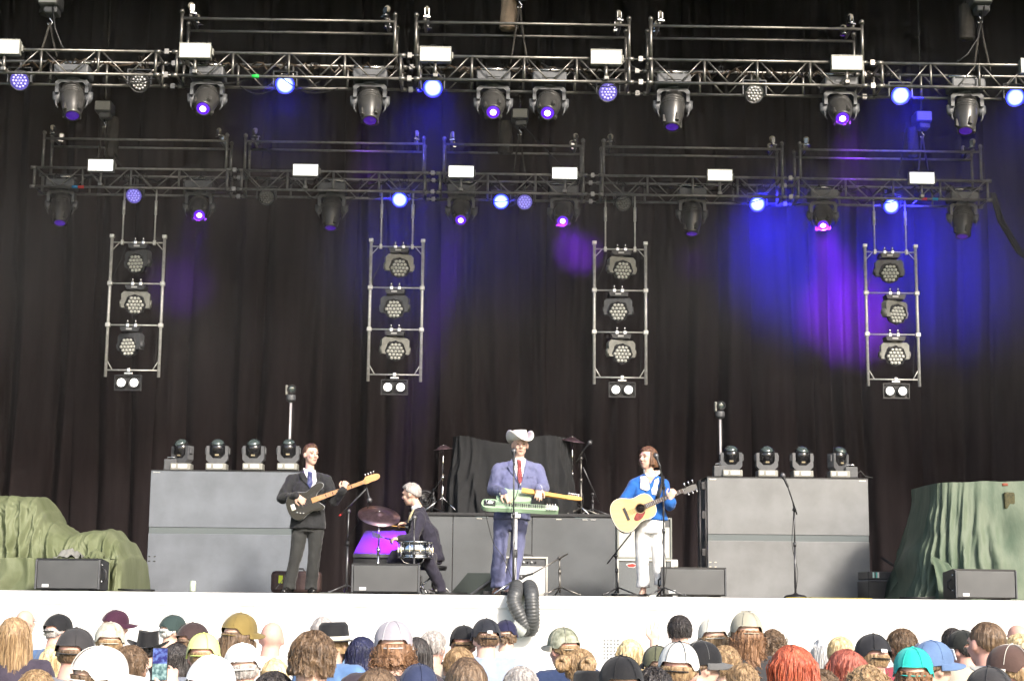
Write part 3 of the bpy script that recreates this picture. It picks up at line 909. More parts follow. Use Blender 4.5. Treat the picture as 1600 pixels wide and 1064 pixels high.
# ------------------------------------------------------------------ grey panel stacks and centre riser
M_panelA = mat('grey satin panel', (0.15, 0.165, 0.19), 0.40, var=0.13, vscale=2.3, rvar=0.08)
M_panelB = mat('pale grey satin panel', (0.185, 0.19, 0.195), 0.40, var=0.13, vscale=2.3, rvar=0.08)
M_band = mat('grey green band', (0.11, 0.13, 0.135), 0.5)
M_riser = mat('dark grey riser panel', (0.10, 0.106, 0.112), 0.40, var=0.14, vscale=1.4, rvar=0.08)
YP = 21.5
def panel_stack(px0, px1, pyt, band, m, label):
    a, b = at(px0, pyt, YP), at(px1, pyt, YP)
    w = b.x - a.x
    H = a.z - DECK
    zb0, zb1 = at(px0, band[1], YP).z - DECK, at(px0, band[0], YP).z - DECK
    t = thing('panel_stack', label, 'scenic panels', (a.x, YP, DECK), group='grey panel stacks')
    MB().box((w / 2, 0.5, zb0 / 2), (w, 1.0, zb0), bev=0.006).build('panel', m, t)
    MB().box((w / 2, 0.5, (zb0 + zb1) / 2), (w - 0.012, 0.98, zb1 - zb0 - 0.002)).build('band', M_band, t)
    up = MB().box((w / 2, 0.5, (zb1 + H) / 2), (w, 1.0, H - zb1), bev=0.006).build('panel', m, t)
    MB().box((w / 2, 0.5, H + 0.008), (w + 0.01, 1.01, 0.014)).build('top_edge', M_black, t)
    for x in (0.075, w - 0.075):
        MB().box((x, -0.003, H - 0.022), (0.09, 0.004, 0.014)).build('maker_plate', M_steel, up)
    mb = MB()
    for x in (0.03, 0.10):
        for z in (0.40, 0.46):
            mb.box((x, -0.004, z), (0.03, 0.005, 0.012))
    mb.build('corner_fitting', M_steel, t)
    for x in (0.06, w - 0.06):
        MB().box((x, -0.01, 0.012), (0.10, 0.03, 0.02), bev=0.004).build('foot', M_steel, t)
    return t, H
left_stack, HL = panel_stack(236, 487, 735, (823, 833), M_panelA, 'two-tier grey panel stack behind the bass player')
right_stack, HR = panel_stack(1105, 1356, 746, (834, 844), M_panelB, 'two-tier pale grey panel stack on the right behind a lone microphone')

YR = 21.2
a, b = at(640, 800, YR), at(966, 803, YR)
HRI = (a.z + b.z) / 2 - DECK
riser = thing('drum_riser', 'dark grey drum riser behind the singer in cowboy hat', 'riser', (a.x, YR, DECK))
wR = b.x - a.x
cuts = [0, X(707, YR, 860) - a.x, X(831, YR, 860) - a.x, wR]
for i in range(3):
    MB().box(((cuts[i] + cuts[i + 1]) / 2, 0.02, (HRI - 0.04) / 2), (cuts[i + 1] - cuts[i] - 0.008, 0.03, HRI - 0.05), bev=0.004).build('front_panel', M_riser, riser)
MB().box((wR / 2, 1.2, HRI - 0.02), (wR + 0.02, 2.44, 0.04), bev=0.004).build('riser_top', M_black, riser)
for x in (0.03, wR - 0.03):
    MB().box((x, 1.2, (HRI - 0.05) / 2), (0.04, 2.3, HRI - 0.06)).build('side_panel', M_black, riser)
for px in (749, 873, 914, 927):
    x = X(px, YR, 808) - a.x
    MB().box((x, 0.0, HRI - 0.075), (0.07, 0.008, 0.014)).build('latch', M_steel, riser)
for px in (753, 908):
    x = X(px, YR, 803) - a.x
    MB().box((x, 0.002, HRI - 0.045), (0.17, 0.008, 0.04)).build('lock_plate', M_band, riser)
ZR = DECK + HRI

# dark ramp and steps at the foot of the riser
o = at(702, 925, 20.2)
rp = thing('access_ramp', 'dark green ramp leaning against the riser beside the drummer', 'ramp', (o.x, 20.2, DECK))
wq = X(770, 20.2, 910) - o.x
MB().prism([(0, 0.0), (wq * 0.42, 0.27), (wq, 0.27), (wq, 0.0)], 0.7, XZ @ Matrix.Translation((0, 0, -0.35))).build('ramp_body', mat('dark green black board', (0.02, 0.03, 0.028), 0.5), rp)
MB().path([(0.27, -0.02, 0.0), (wq + 0.1, -0.02, 0.26)], 0.022, n=4).build('ramp_edge', M_greyhead, rp)
MB().box((wq + 0.03, -0.1, 0.025), (0.3, 0.25, 0.05), bev=0.006).build('pedal_plate', M_black, rp)

# ------------------------------------------------------------------ beam lights on the stacks
def beam_light(px, pyb, Y, turn, tilt, label, group, glow=0):
    p = at(px, pyb, Y)
    t = thing('beam_light', label, 'stage light', (p.x, Y, p.z), group=group)
    MB().box((0, 0, 0.045), (0.27, 0.24, 0.09), bev=0.012).build('base', M_palehead, t)
    MB().box((0.03, -0.122, 0.05), (0.12, 0.006, 0.05), bev=0.002).build('display', mat('pale display', (0.7, 0.7, 0.7), 0.3), t)
    MB().box((-0.09, -0.122, 0.05), (0.05, 0.006, 0.045), bev=0.002).build('button_pad', mat('pale display', (0.7, 0.7, 0.7), 0.3), t)
    yk = MB()
    poly = [(x, -y) for x, y in U_poly(0.29, 0.235, 0.042, 0.07, 0.05)]
    yk.prism(poly, 0.12, XZ @ Matrix.Translation((0, 0, 0)))
    for s in (-1, 1): yk.box((s * 0.155, 0, 0.17), (0.02, 0.06, 0.09), bev=0.008)
    y = yk.build('yoke', M_greyhead, t, (0, 0, 0.092), (0, 0, turn))
    h = MB().lathe([(0.0, -0.17), (0.05, -0.165), (0.085, -0.13), (0.098, -0.06), (0.1, 0.03), (0.098, 0.10), (0.09, 0.10), (0.088, 0.09)], n=24).build('head', mat('glossy black head', (0.016, 0.016, 0.018), 0.22, coat=0.6), t)
    d = Matrix.Rotation(turn, 3, 'Z') @ Vector((0, -math.sin(tilt), math.cos(tilt)))
    h.location = (0, 0, 0.275)
    h.rotation_euler = d.to_track_quat('Z', 'Y').to_euler()
    MB().lathe([(0.089, 0.095), (0.08, 0.12), (0.055, 0.142), (0.025, 0.152), (0, 0.154)], n=24).build('lens_dome', mat('glass lens', (0.06, 0.08, 0.08), 0.05, spec=1.0, coat=1.0), h)
    MB().box((0, -0.103, -0.03), (0.05, 0.006, 0.02)).build('name_badge', mat('dull gold badge', (0.45, 0.38, 0.25), 0.4), h)
    return t
gL, gR = 'beam lights on the left panel stack', 'beam lights on the right panel stack'
YB = 21.75
for k, (px, turn, tilt) in enumerate(((284, -0.55, 0.5), (339, 0.05, 0.45), (396, -0.05, 0.5), (450, 0.0, 0.35))):
    beam_light(px, 735, YB, turn, tilt, ('outermost black beam light on the left stack, turned aside', 'second black beam light from the outer end of the left stack', 'third black beam light on the left stack, left of the camera pole', 'black beam light in front of the camera pole behind the bass player')[k], gL)
for k, (px, turn, tilt) in enumerate(((1143, -0.12, 0.4), (1198, 0.0, 0.5), (1253, 0.12, 0.45), (1310, 0.6, 0.5))):
    beam_light(px, 745 + k * 0.6, YB, turn, tilt, ('first beam light, right beside the camera pole on the right stack', 'second beam light from the camera pole on the right stack', 'third beam light on the right stack, above the lone microphone', 'outermost beam light on the right stack, turned toward the right')[k], gR)
def supply_box(px, py, label):
    p = at(px, py, YB)
    t = thing('power_box', label, 'box', (p.x, YB, p.z))
    MB().box((0, 0, 0.075), (0.17, 0.16, 0.15), bev=0.012).build('case', M_greyhead, t)
    MB().path([(0.08, 0, 0.05), (0.14, 0, 0.1), (0.2, 0.02, 0.03), (0.3, 0, 0.008)], 0.01, n=6).build('cable', M_cable, t)
    MB().path([(-0.05, 0, 0.15), (-0.05, 0, 0.18), (0.05, 0, 0.18), (0.05, 0, 0.15)], 0.008, n=6).build('handle', M_steel, t)
supply_box(267, 735, 'small grey power box at the outer end of the left stack')
supply_box(1124, 745, 'small grey power box at the foot of the right camera pole')
supply_box(1329, 747, 'small grey power box next to the outermost right beam light')

def pole_camera(px, py_base, py_top, label):
    p = at(px, py_base, 22.1)
    top = at(px, py_top, 22.1).z - p.z
    t = thing('pole_camera', label, 'camera', (p.x, 22.1, p.z), group='remote cameras on poles')
    MB().tube((0, 0, 0), (0, 0, top - 0.22), 0.017, n=10).lathe([(0.09, 0), (0.09, 0.012), (0.02, 0.03)], n=16).build('pole', mat('pale pole', (0.55, 0.52, 0.55), 0.4, 0.3), t)
    MB().path([(0.02, 0, top - 0.25), (0.035, 0, top - 0.4), (0.022, 0, 0.4), (0.03, 0, 0.02)], 0.006, n=5).build('cable', M_cable, t)
    MB().lathe([(0.03, -0.245), (0.045, -0.22)], (0, 0, top)).lathe([(0.062, 0), (0.065, 0.02), (0.065, 0.07), (0.058, 0.085)], (0, 0, top - 0.225), n=20).build('pan_base', M_greyhead, t)
    MB().box((-0.06, 0, top - 0.075), (0.035, 0.09, 0.14), bev=0.015).build('arm', M_palehead, t)
    h = MB().lathe([(0.03, 0.08), (0.058, 0.06), (0.062, -0.05), (0.05, -0.06), (0.046, -0.04)], n=20).build('camera_head', M_black, t, (0.005, 0, top - 0.06))
    h.rotation_euler = Vector((-0.15, 1, 0.12)).to_track_quat('Z', 'Y').to_euler()
    MB().lathe([(0.046, -0.045), (0.03, -0.05), (0, -0.052)], n=20).build('lens', mat('glass lens', (0.06, 0.08, 0.08), 0.05), h)
pole_camera(451, 737, 601, 'small remote camera on a tall pole behind the left beam lights')
pole_camera(1126, 746, 627, 'small remote camera on a pale pole at the right stack')

# ------------------------------------------------------------------ floor speakers
def grille_mat():
    m = mat('speaker grille', (0.10, 0.104, 0.108), 0.55, 0.2, var=0.0)
    nt = m.node_tree
    b = nt.nodes['Principled BSDF']
    tc = nt.nodes.new('ShaderNodeTexCoord')
    vo = nt.nodes.new('ShaderNodeTexVoronoi'); vo.inputs['Scale'].default_value = 160; vo.inputs['Randomness'].default_value = 0
    nz = nt.nodes.new('ShaderNodeTexNoise'); nz.inputs['Scale'].default_value = 2.2
    rp = nt.nodes.new('ShaderNodeValToRGB')
    rp.color_ramp.elements[0].color = (0.04, 0.041, 0.043, 1); rp.color_ramp.elements[0].position = 0.25
    rp.color_ramp.elements[1].color = (0.135, 0.138, 0.142, 1); rp.color_ramp.elements[1].position = 0.45
    nt.links.new(tc.outputs['Object'], vo.inputs['Vector'])
    nt.links.new(vo.outputs['Distance'], rp.inputs[0])
    nt.links.new(tc.outputs['Object'], nz.inputs['Vector'])
    mx = nt.nodes.new('ShaderNodeMix'); mx.data_type = 'RGBA'; mx.blend_type = 'MULTIPLY'; mx.inputs[0].default_value = 0.6
    nt.links.new(rp.outputs[0], mx.inputs[6]); nt.links.new(nz.outputs[0], mx.inputs[7])
    nt.links.new(mx.outputs[2], b.inputs['Base Color'])
    return m
M_grille = grille_mat()
def floor_speaker(px0, px1, py0, py1, Y, turn, label):
    a, b = at(px0, py0, Y), at(px1, py1, Y)
    w = b.x - a.x
    h = a.z - DECK
    t = thing('floor_speaker', label, 'speaker', ((a.x + b.x) / 2, Y, DECK), (0, 0, turn), group='floor speakers along the stage front')
    d = 0.5
    q = 0.11
    vs = [(-w / 2, 0, 0), (w / 2, 0, 0), (w / 2 - q, d, 0), (-w / 2 + q, d, 0), (-w / 2, 0, h), (w / 2, 0, h), (w / 2 - q, d, h * 0.9), (-w / 2 + q, d, h * 0.9)]
    MB().add([(x, y + 0.02, z + 0.012) for x, y, z in vs], [(3, 2, 1, 0), (4, 5, 6, 7), (0, 1, 5, 4), (1, 2, 6, 5), (2, 3, 7, 6), (3, 0, 4, 7)]).build('cabinet', M_black, t)
    MB().box((0, 0.008, h / 2 + 0.006), (w - 0.05, 0.022, h - 0.035), bev=0.006).build('grille', M_grille, t)
    for s in (-1, 1):
        MB().box((s * (w / 2 - 0.012), 0.002, h / 2 + 0.006), (0.018, 0.03, h - 0.02), bev=0.004).build('edge_rail', M_greyhead, t)
        for z in (0.08, h - 0.08):
            MB().ball((s * (w / 2 - 0.02), 0.09, z + 0.02), 0.018, 8, 6).build('corner_bolt', M_steel, t)
        m = MB()
        m.path([(s * (w / 2 - 0.035), 0.16, 0.10), (s * (w / 2 - 0.0), 0.17, 0.13), (s * (w / 2 - 0.0), 0.17, h - 0.13), (s * (w / 2 - 0.035), 0.16, h - 0.10)], 0.012, n=6)
        m.build('handle', M_blackpl, t)
    MB().box((-w * 0.33, -0.005, 0.055), (0.075, 0.005, 0.032)).build('badge', mat('white badge', (0.75, 0.77, 0.78), 0.4), t)
    for s in (-1, 1):
        MB().box((s * (w / 2 - 0.1), 0.2, 0.006), (0.08, 0.3, 0.012)).build('foot', M_rubber, t)
    mb = MB()
    mb.path([(0.1 * (1 if turn <= 0 else -1) + (w / 2 if turn <= 0 else -w / 2), 0.3, 0.02), ((w / 2 + 0.25) * (1 if turn <= 0 else -1), 0.2, 0.015), ((w / 2 + 0.5) * (1 if turn <= 0 else -1), 0.35, 0.015)], 0.012, n=6)
    mb.build('cable', M_cable, t)
floor_speaker(53, 158, 873, 918, 17.95, R(-9), 'grey grilled floor speaker in front of the left green tarpaulin')
floor_speaker(549, 656, 881, 923, 17.95, R(-3), 'grey grilled floor speaker in front of the drummer')
floor_speaker(1032, 1136, 887, 931, 17.95, R(2), 'grey grilled floor speaker beside the woman in white trousers')
floor_speaker(1488, 1594, 890, 935, 17.95, R(10), 'grey grilled floor speaker in front of the right green tarpaulin')

# ------------------------------------------------------------------ green tarpaulins
def tarp_mat(name, col, col2):
    m = mat(name, col, 0.6, col2=col2, vscale=2.2, bump=0.35, bscale=9.0, spec=0.3, stretch=(1.6, 1.6, 0.7))
    nt = m.node_tree
    b = nt.nodes['Principled BSDF']
    tc = nt.nodes.new('ShaderNodeTexCoord')
    mp = nt.nodes.new('ShaderNodeMapping'); mp.inputs['Scale'].default_value = (1.5, 1.0, 0.55); mp.inputs['Rotation'].default_value = (0, 0.5, 0)
    rn = nt.nodes.new('ShaderNodeTexNoise'); rn.noise_type = 'RIDGED_MULTIFRACTAL'
    rn.inputs['Scale'].default_value = 2.6; rn.inputs['Detail'].default_value = 4; rn.inputs['Distortion'].default_value = 0.6
    bp = nt.nodes.new('ShaderNodeBump'); bp.inputs['Strength'].default_value = 0.35; bp.inputs['Distance'].default_value = 0.03
    nt.links.new(tc.outputs['Object'], mp.inputs[0]); nt.links.new(mp.outputs[0], rn.inputs['Vector'])
    nt.links.new(rn.outputs[0], bp.inputs['Height'])
    old = b.inputs['Normal'].links[0].from_socket
    nt.links.new(old, bp.inputs['Normal'])
    nt.links.new(bp.outputs[0], b.inputs['Normal'])
    return m
M_tarpL = tarp_mat('yellow green tarpaulin', (0.115, 0.135, 0.07), (0.165, 0.185, 0.11))
M_tarpR = tarp_mat('deep green tarpaulin', (0.085, 0.12, 0.082), (0.14, 0.17, 0.122))
def ridged(x):                          # sharp-crested wrinkle
    return 1 - abs(2 * (x - math.floor(x)) - 1)
def nz(x, y, z=0.0): return noise.noise(Vector((x, y, z)))
def tarp_field(name, label, x0, x1, yc, depth, hfun, m, nx=230, ny=110):
    """cloth thrown over gear: silhouette height along x, rounded over in depth, wrinkled"""
    t = thing(name, label, 'tarpaulin', (x0, yc - depth / 2, DECK), group='green tarpaulins')
    W = x1 - x0
    def fn(u, v):
        x = u * W
        H = hfun(x)
        # v runs from the front hem over the top to the back hem
        a = v * PI
        s = math.sin(a)
        yy = 0.5 - 0.5 * math.copysign(abs(math.cos(a)) ** 0.55, math.cos(a))
        z = H * abs(s) ** 0.42
        k = z / max(H, 0.01)
        wr = 0.075 * (ridged(x * 5.2 + 0.7 * nz(x * 1.5, z * 0.9) + 0.9 * z) ** 1.8 - 0.35) * (1.3 - 0.8 * k) + 0.02 * (ridged(x * 2.0 + 2.0 * z + nz(x, z * 2, 7)) - 0.5)
        wr += 0.038 * (1.2 - 0.7 * k) * (ridged(x * 9.3 - 1.2 * z + 1.3 * nz(x * 3, z * 2.5, 5)) - 0.5)
        wr += 0.014 * (ridged(x * 15 + 5 * z + 2 * nz(x * 5, z * 5, 3)) - 0.5) + 0.008 * nz(x * 9, z * 5, 2) + 0.03 * nz(x * 2.2, z * 2.0, 9)
        front = -1 if v < 0.5 else 1
        y = yy * depth + front * wr * 1.9 - (0.16 * (1 - k) if v < 0.5 else -0.1 * (1 - k))
        z += 0.02 * nz(x * 5, yy * 6, 1) * k + 0.012 * ridged(x * 4 + yy * 3) * k
        if u > 0.999 or u < 0.001: z = 0.006                # the ends hang down to the deck
        return (x, y, max(z, 0.006))
    MB().grid(fn, nx, ny).build('cloth', m, t)
    return t
def prof(pts, Y):
    """piecewise smooth silhouette from photo pixels"""
    q = [(at(px, py, Y).x, at(px, py, Y).z - DECK) for px, py in pts]
    def f(x):
        if x <= q[0][0]: return q[0][1]
        for (xa, za), (xb, zb) in zip(q, q[1:]):
            if x <= xb:
                s = (x - xa) / (xb - xa)
                s = s * s * (3 - 2 * s)
                return za + (zb - za) * s
        return q[-1][1]
    return f
YT = 20.0
xl0, xl1 = at(-90, 850, YT).x, at(217, 850, YT).x
pf = prof([(-90, 780), (0, 776), (68, 778), (84, 800), (92, 818), (128, 838), (140, 832), (178, 829), (200, 846), (212, 870), (217, 917)], YT)
tarp_field('green_tarpaulin', 'yellow green tarpaulin in two humps over gear at the left', xl0, xl1, YT, 1.5, lambda x: pf(x + xl0), M_tarpL)
# front lower skirt of the left tarp and the loose bits lying on it
t = thing('folded_tarp', 'green cloth fold with grey rags lying in front of the left tarpaulin', 'tarpaulin', (xl0, 18.6, DECK))
def skirt(u, v):
    x = u * (at(175, 850, 18.6).x - xl0)
    k = v
    return (x, -0.05 + 0.05 * (ridged(x * 5 + nz(x * 3, k)) - 0.5) * (1.2 - k * .5) + (0.5 * max(0, k - 0.85) / 0.15), (0.36 + 0.02 * nz(x * 4, 0)) * min(1, k / 0.85) + 0.004)
MB().grid(skirt, 150, 40).build('cloth', M_tarpL, t)
for (px, py, sx, m) in ((110, 866, 0.14, mat('grey rag', (0.2, 0.2, 0.19), 0.8, var=0.2)), (150, 868, 0.10, M_tarpL)):
    q = at(px, py, 18.85) - Vector(t.location)
    MB().grid(lambda u, v: (q.x + (u - 0.5) * sx * 2.2, q.y + (v - 0.5) * 0.4, max(0.36, q.z) + 0.06 * nz(u * 5, v * 5, px) + 0.08 * math.sin(u * PI) * math.sin(v * PI) - 0.03), 20, 14).build('rag', m, t)

# right tarp: a tall console under a flowing green sheet (rings from the top rim down)
def draped(name, label, loc, top, bottom, H, m, cat, folds=26, amp=0.07, top_fn=None, group=None, seed=0.0, nv=44, nu=260, sag=0.02):
    t = thing(name, label, cat, loc, group=group)
    def corner(u, hx, hy, rr):
        # rounded rectangle by superellipse
        a = 2 * PI * u
        c, s = math.cos(a), math.sin(a)
        e = 0.32
        return (hx * math.copysign(abs(c) ** e, c), hy * math.copysign(abs(s) ** e, s))
    def fn(u, v):
        k = v
        g = k ** 1.25
        hx = top[0] + (bottom[0] - top[0]) * g
        hy = top[1] + (bottom[1] - top[1]) * g
        x, y = corner(u, hx, hy, 0)
        ang = math.atan2(y / hy, x / hx)
        ph = ang * folds / 2 / PI * 1.0
        z = H * (1 - k)
        w = ridged(ph * 1.0 + 0.8 * nz(ang * 2, z * 0.8, seed) + seed + 0.55 * z) ** 1.7 - 0.4
        w2 = ridged(ph * 2.3 + 0.9 * nz(ang * 3, z * 1.7, seed + 4) - 0.5 * z) - 0.5
        n = Vector((x / hx, y / hy)).normalized()
        am = amp * (0.12 + 0.95 * k ** 0.8)
        d = am * (1.5 * w + 0.8 * w2) + 0.02 * nz(x * 4, z * 3, seed + 1) + 0.03 * nz(ang * 3, z * 2, seed + 2)
        zz = z
        if top_fn: zz = z + top_fn(x, y) * (1 - k) ** 0.6
        if k < 0.06: zz -= sag * (0.06 - k) / 0.06 * 0
        return (x + n.x * d, y + n.y * d, max(0.005, zz))
    mb = MB()
    mb.grid(fn, nu, nv, wrap=True)
    # top sheet
    def topf(r, u):
        x, y = corner(u, top[0] * r, top[1] * r, 0)
        z = H + (top_fn(x, y) if top_fn else 0) + 0.012 * nz(x * 5, y * 5, seed)
        if r > 0.999:
            p = fn(u, 0)
            return p
        return (x, y, z)
    mb.grid(lambda u, v: topf(max(0.02, v), u), nu, 8, wrap=True)
    mb.build('cloth', m, t)
    return t
YTR = 19.9
xr0, xr1 = at(1442, 760, YTR).x, at(1740, 760, YTR).x
cx = (xr0 + xr1) / 2
hx = (xr1 - xr0) / 2
HT = at(1500, 752, YTR - 0.9).z - DECK
tr = draped('green_tarpaulin', 'deep green tarpaulin flowing over a tall console at the right edge', (cx, YTR, DECK), (hx, 0.75), (hx + 0.30, 1.1), HT, M_tarpR, 'tarpaulin', folds=64, amp=0.085, top_fn=lambda x, y: 0.03 * (x + hx) / hx + 0.02 * nz(x * 3, y * 3), group='green tarpaulins', seed=2.0)
q = at(1577, 782, YTR - 0.80) - Vector(tr.location)
MB().box((q.x, q.y, q.z), (0.13, 0.05, 0.2), bev=0.02).build('net_window', mat('dark netting', (0.03, 0.03, 0.015), 0.8, col2=(0.09, 0.08, 0.03), vscale=60), tr)
q2 = at(1570, 757, YTR - 0.75) - Vector(tr.location)
MB().box((q2.x, q2.y, q2.z), (0.07, 0.05, 0.035), bev=0.012).build('strap', mat('rusty strap', (0.25, 0.06, 0.03), 0.7, var=0.4), tr)
YF2 = 18.75
MB().grid(lambda u, v: (at(1466, 930, YF2).x - tr.location.x + u * (0.34 - 0.12 * v), YF2 - tr.location.y + 0.05 * (ridged(u * 2 + 0.3 * v) - .5) + 0.25 * v * v, 0.50 * v - 0.1 * u * v + 0.01), 30, 14).build('skirt', M_tarpR, tr)
# black cases behind the right tarp
o = at(1357, 931, 20.6)
tc_ = thing('rack_case', 'low black equipment case with cables beside the right tarpaulin', 'case', (o.x, 20.6, DECK))
wc = X(1402, 20.6, 920) - o.x
MB().box((wc / 2, 0.3, 0.11), (wc, 0.6, 0.22), bev=0.01).build('case', M_black, tc_)
MB().box((wc / 2, 0.28, 0.295), (wc, 0.55, 0.10), bev=0.01).build('unit', M_blackpl, tc_)
MB().box((wc / 2, 0.0, 0.232), (wc + 0.01, 0.03, 0.016)).build('rail', M_greyhead, tc_)
for x, c in ((0.07, (0.5, 0.7, 0.65)), (0.11, (0.1, 0.5, 0.4)), (0.13, (0.7, 0.7, 0.65))):
    MB().box((x, -0.003, 0.30), (0.022, 0.006, 0.07)).build('tally', mat('tally %.1f' % c[0], c, 0.4), tc_)
MB().path([(0.2, 0.1, 0.52), (0.35, 0.05, 0.42), (0.38, 0.06, 0.40)], 0.018, n=6).build('cable', M_cable, tc_)
o = at(1417, 876, 20.9)
bx = thing('white_box', 'small white box peeping out beside the right tarpaulin', 'box', (o.x, 20.9, DECK))
MB().box((0, 0, (o.z - DECK) * 0.93), (0.14, 0.12, 0.11), bev=0.01).box((-0.02, 0, (o.z - DECK) * 0.93 + 0.07), (0.08, 0.1, 0.05), bev=0.008).build('casing', M_white, bx)
MB().box((0, 0.02, (o.z - DECK) * 0.42), (0.1, 0.08, (o.z - DECK) * 0.84)).build('support', M_greyhead, bx)

# ------------------------------------------------------------------ black cloth over the drum kit
o = at(800, 740, 22.2)
x0, x1 = at(702, 740, 22.2).x, at(893, 740, 22.2).x
Hd = at(800, 690, 22.2).z - ZR
def kit_top(x, y):
    return 0.03 * math.exp(-((x + 0.75) / 0.2) ** 2) + 0.0 * x - 0.10 * math.exp(-((x + 0.10) / 0.30) ** 2) + 0.03 * math.exp(-((x - 0.5) / 0.3) ** 2) + 0.02 * nz(x * 3, y * 3)
dk = draped('covered_drum_kit', 'drum kit hidden under a black cloth on the riser', ((x0 + x1) / 2, 22.2, ZR), ((x1 - x0) / 2 - 0.06, 0.65), ((x1 - x0) / 2 + 0.02, 0.85), Hd, mat('charcoal cloth', (0.009, 0.0095, 0.011), 0.9, var=0.3, vscale=4, bump=0.3, bscale=9), 'drum kit', folds=30, amp=0.06, top_fn=kit_top, seed=7.0)

# ------------------------------------------------------------------ stands
def mic_body(mb, p, d, s=1.0):
    mb.lathe([(0.008, -0.09), (0.012, -0.085), (0.0135, 0.0), (0.02, 0.03), (0.026, 0.05), (0.025, 0.075), (0.014, 0.095), (0, 0.1)], p, d, n=12)
def mic_stand(label, base, top, Y, boom=None, mic=None, legs='tripod', red=False, name='microphone_stand', metal=None, ytop=None, cable=True):
    """base/top: pixels of the upright; boom: (start px, end px); mic: direction of the capsule"""
    b = at(base[0], base[1], Y)
    b.z = DECK if ytop is None else ytop
    t = thing(name, label, 'microphone stand', b, group='microphone stands')
    L = lambda px, dy=0: at(px[0], px[1], Y + dy) - b
    tp = L(top)
    m = metal or mat('dark grey stand', (0.09, 0.09, 0.095), 0.35, 0.6)
    MB().tube((0, 0, 0.03), (tp.x * 0.6, 0, tp.z * 0.6), 0.0125, n=8).tube((tp.x * 0.58, 0, tp.z * 0.58), tp, 0.009, n=8).lathe([(0.018, 0), (0.018, 0.05)], (tp.x * 0.58, 0, tp.z * 0.58), n=10).build('upright', m, t)
    if legs == 'round':
        MB().lathe([(0.13, 0), (0.13, 0.012), (0.11, 0.03), (0.03, 0.045), (0.015, 0.06)], n=24).build('round_base', M_black, t)
    else:
        for k in range(3):
            a = R(100 + 120 * k)
            MB().tube((0, 0, 0.10), (0.24 * math.cos(a), 0.24 * math.sin(a), 0.012), 0.009, n=6).ball((0.24 * math.cos(a), 0.24 * math.sin(a), 0.014), 0.014, 8, 6).build('leg', m, t)
    end = tp
    if boom:
        s, e = L(boom[0]), L(boom[1], -0.25)
        bo = MB().tube(s, e, 0.0085, n=8).ball(tp, 0.024, 10, 8).build('boom', m, t)
        if red: MB().tube(s, s + (e - s) * 0.07, 0.011, n=8).build('counterweight', mat('red tape', (0.6, 0.04, 0.04), 0.5), bo)
        end = e
    if mic:
        d = Vector(mic[0] if isinstance(mic[0], tuple) else mic).normalized()
        mb = MB(); mic_body(mb, end + d * 0.08, d)
        mi = mb.build('microphone', M_black, t)
        MB().ball(end + d * 0.14, 0.031, 12, 8).build('mic_grille', mat('mic grille', (0.14, 0.14, 0.15), 0.4, 0.5), mi)
    if cable:
        MB().path(smooth_path([end + Vector((0.01, 0.01, -0.02)), end * 0.8 + Vector((0.05, 0.02, 0)), tp * 0.6 + Vector((-0.03, 0, 0)), tp * 0.3 + Vector((0.03, 0, 0)), Vector((0.02, 0.02, 0.02)), Vector((0.2, 0.1, 0.01))]), 0.0038, n=5).build('cable', M_cable, t)
    return t
mic_stand('microphone boom stand with red-taped end before the bass player', (541, 922), (545, 798), 18.9, ((530, 806), (573, 763)), (0.25, -0.1, -0.9), red=True, metal=mat('mid grey stand', (0.16, 0.16, 0.165), 0.35, 0.6))
mic_stand('tall straight microphone stand before the singer in cowboy hat', (802, 925), (803, 720), 17.75, None, (0.0, 0.55, 0.8), legs='round')
mic_stand('microphone stand with a short boom before the woman in blue', (1037, 928), (1037, 762), 17.8, ((1037, 764), (1031, 728)), (-0.25, 0.5, 0.85))
mic_stand('lone round-base microphone stand in front of the right panel stack', (1243, 931), (1241, 796), 18.5, ((1245, 803), (1231, 760)), (-0.35, 0.2, 0.9), legs='round')
mic_stand('low boom stand aimed at the white amplifier', (875, 925), (874, 872), 18.9, ((887, 865), (832, 896)), (-0.8, 0.2, -0.25), metal=M_alu, cable=False)
mic_stand('low boom stand beside the two amplifiers', (966, 924), (962, 868), 18.7, ((949, 880), (986, 833)), None, cable=False)
mic_stand('short drum microphone stand standing at the snare drum', (647, 923), (647, 826), 18.25, None, (0.0, 0.4, 0.9), cable=False)

def cymbal_stand(label, px, pyb, pyt, Y, z0, r, tilt, cm, name='cymbal_stand'):
    b = at(px, pyb, Y); b.z = z0
    top = at(px, pyt, Y).z - z0
    t = thing(name, label, 'cymbal', b, group='cymbal stands')
    MB().tube((0, 0, 0.05), (0, 0, top * 0.55), 0.014, n=8).tube((0, 0, top * 0.53), (0, 0, top + 0.03), 0.008, n=8).lathe([(0.022, 0), (0.022, 0.05)], (0, 0, top * 0.52), n=10).ball((0, 0, top + 0.03), 0.013, 8, 6).build('upright', M_chrome, t)
    for k in range(3):
        a = R(80 + 120 * k)
        MB().tube((0, 0, 0.22), (0.28 * math.cos(a), 0.28 * math.sin(a), 0.012), 0.009, n=6).build('leg', M_chrome, t)
    c = MB().lathe([(0.008, 0.03), (0.04, 0.026), (0.055, 0.012), (0.075, 0.008), (r * 0.6, -0.006), (r, -0.024), (r, -0.027), (r * 0.6, -0.009), (0.07, 0.005), (0.008, 0.025)], n=48).build('cymbal', cm, t, (0, 0, top), tilt)
    return t
M_brass = mat('dark cymbal bronze', (0.30, 0.20, 0.23), 0.28, 0.9, var=0.2, vscale=18)
cymbal_stand('large dark bronze cymbal on a chrome stand before the drummer', 590, 921, 803, 18.6, DECK, 0.245, (R(30), R(9), 0), M_brass)
cymbal_stand('small cymbal stand left of the covered drum kit', 691, 800, 699, 21.6, ZR, 0.13, (R(5), R(-6), 0), M_brass)
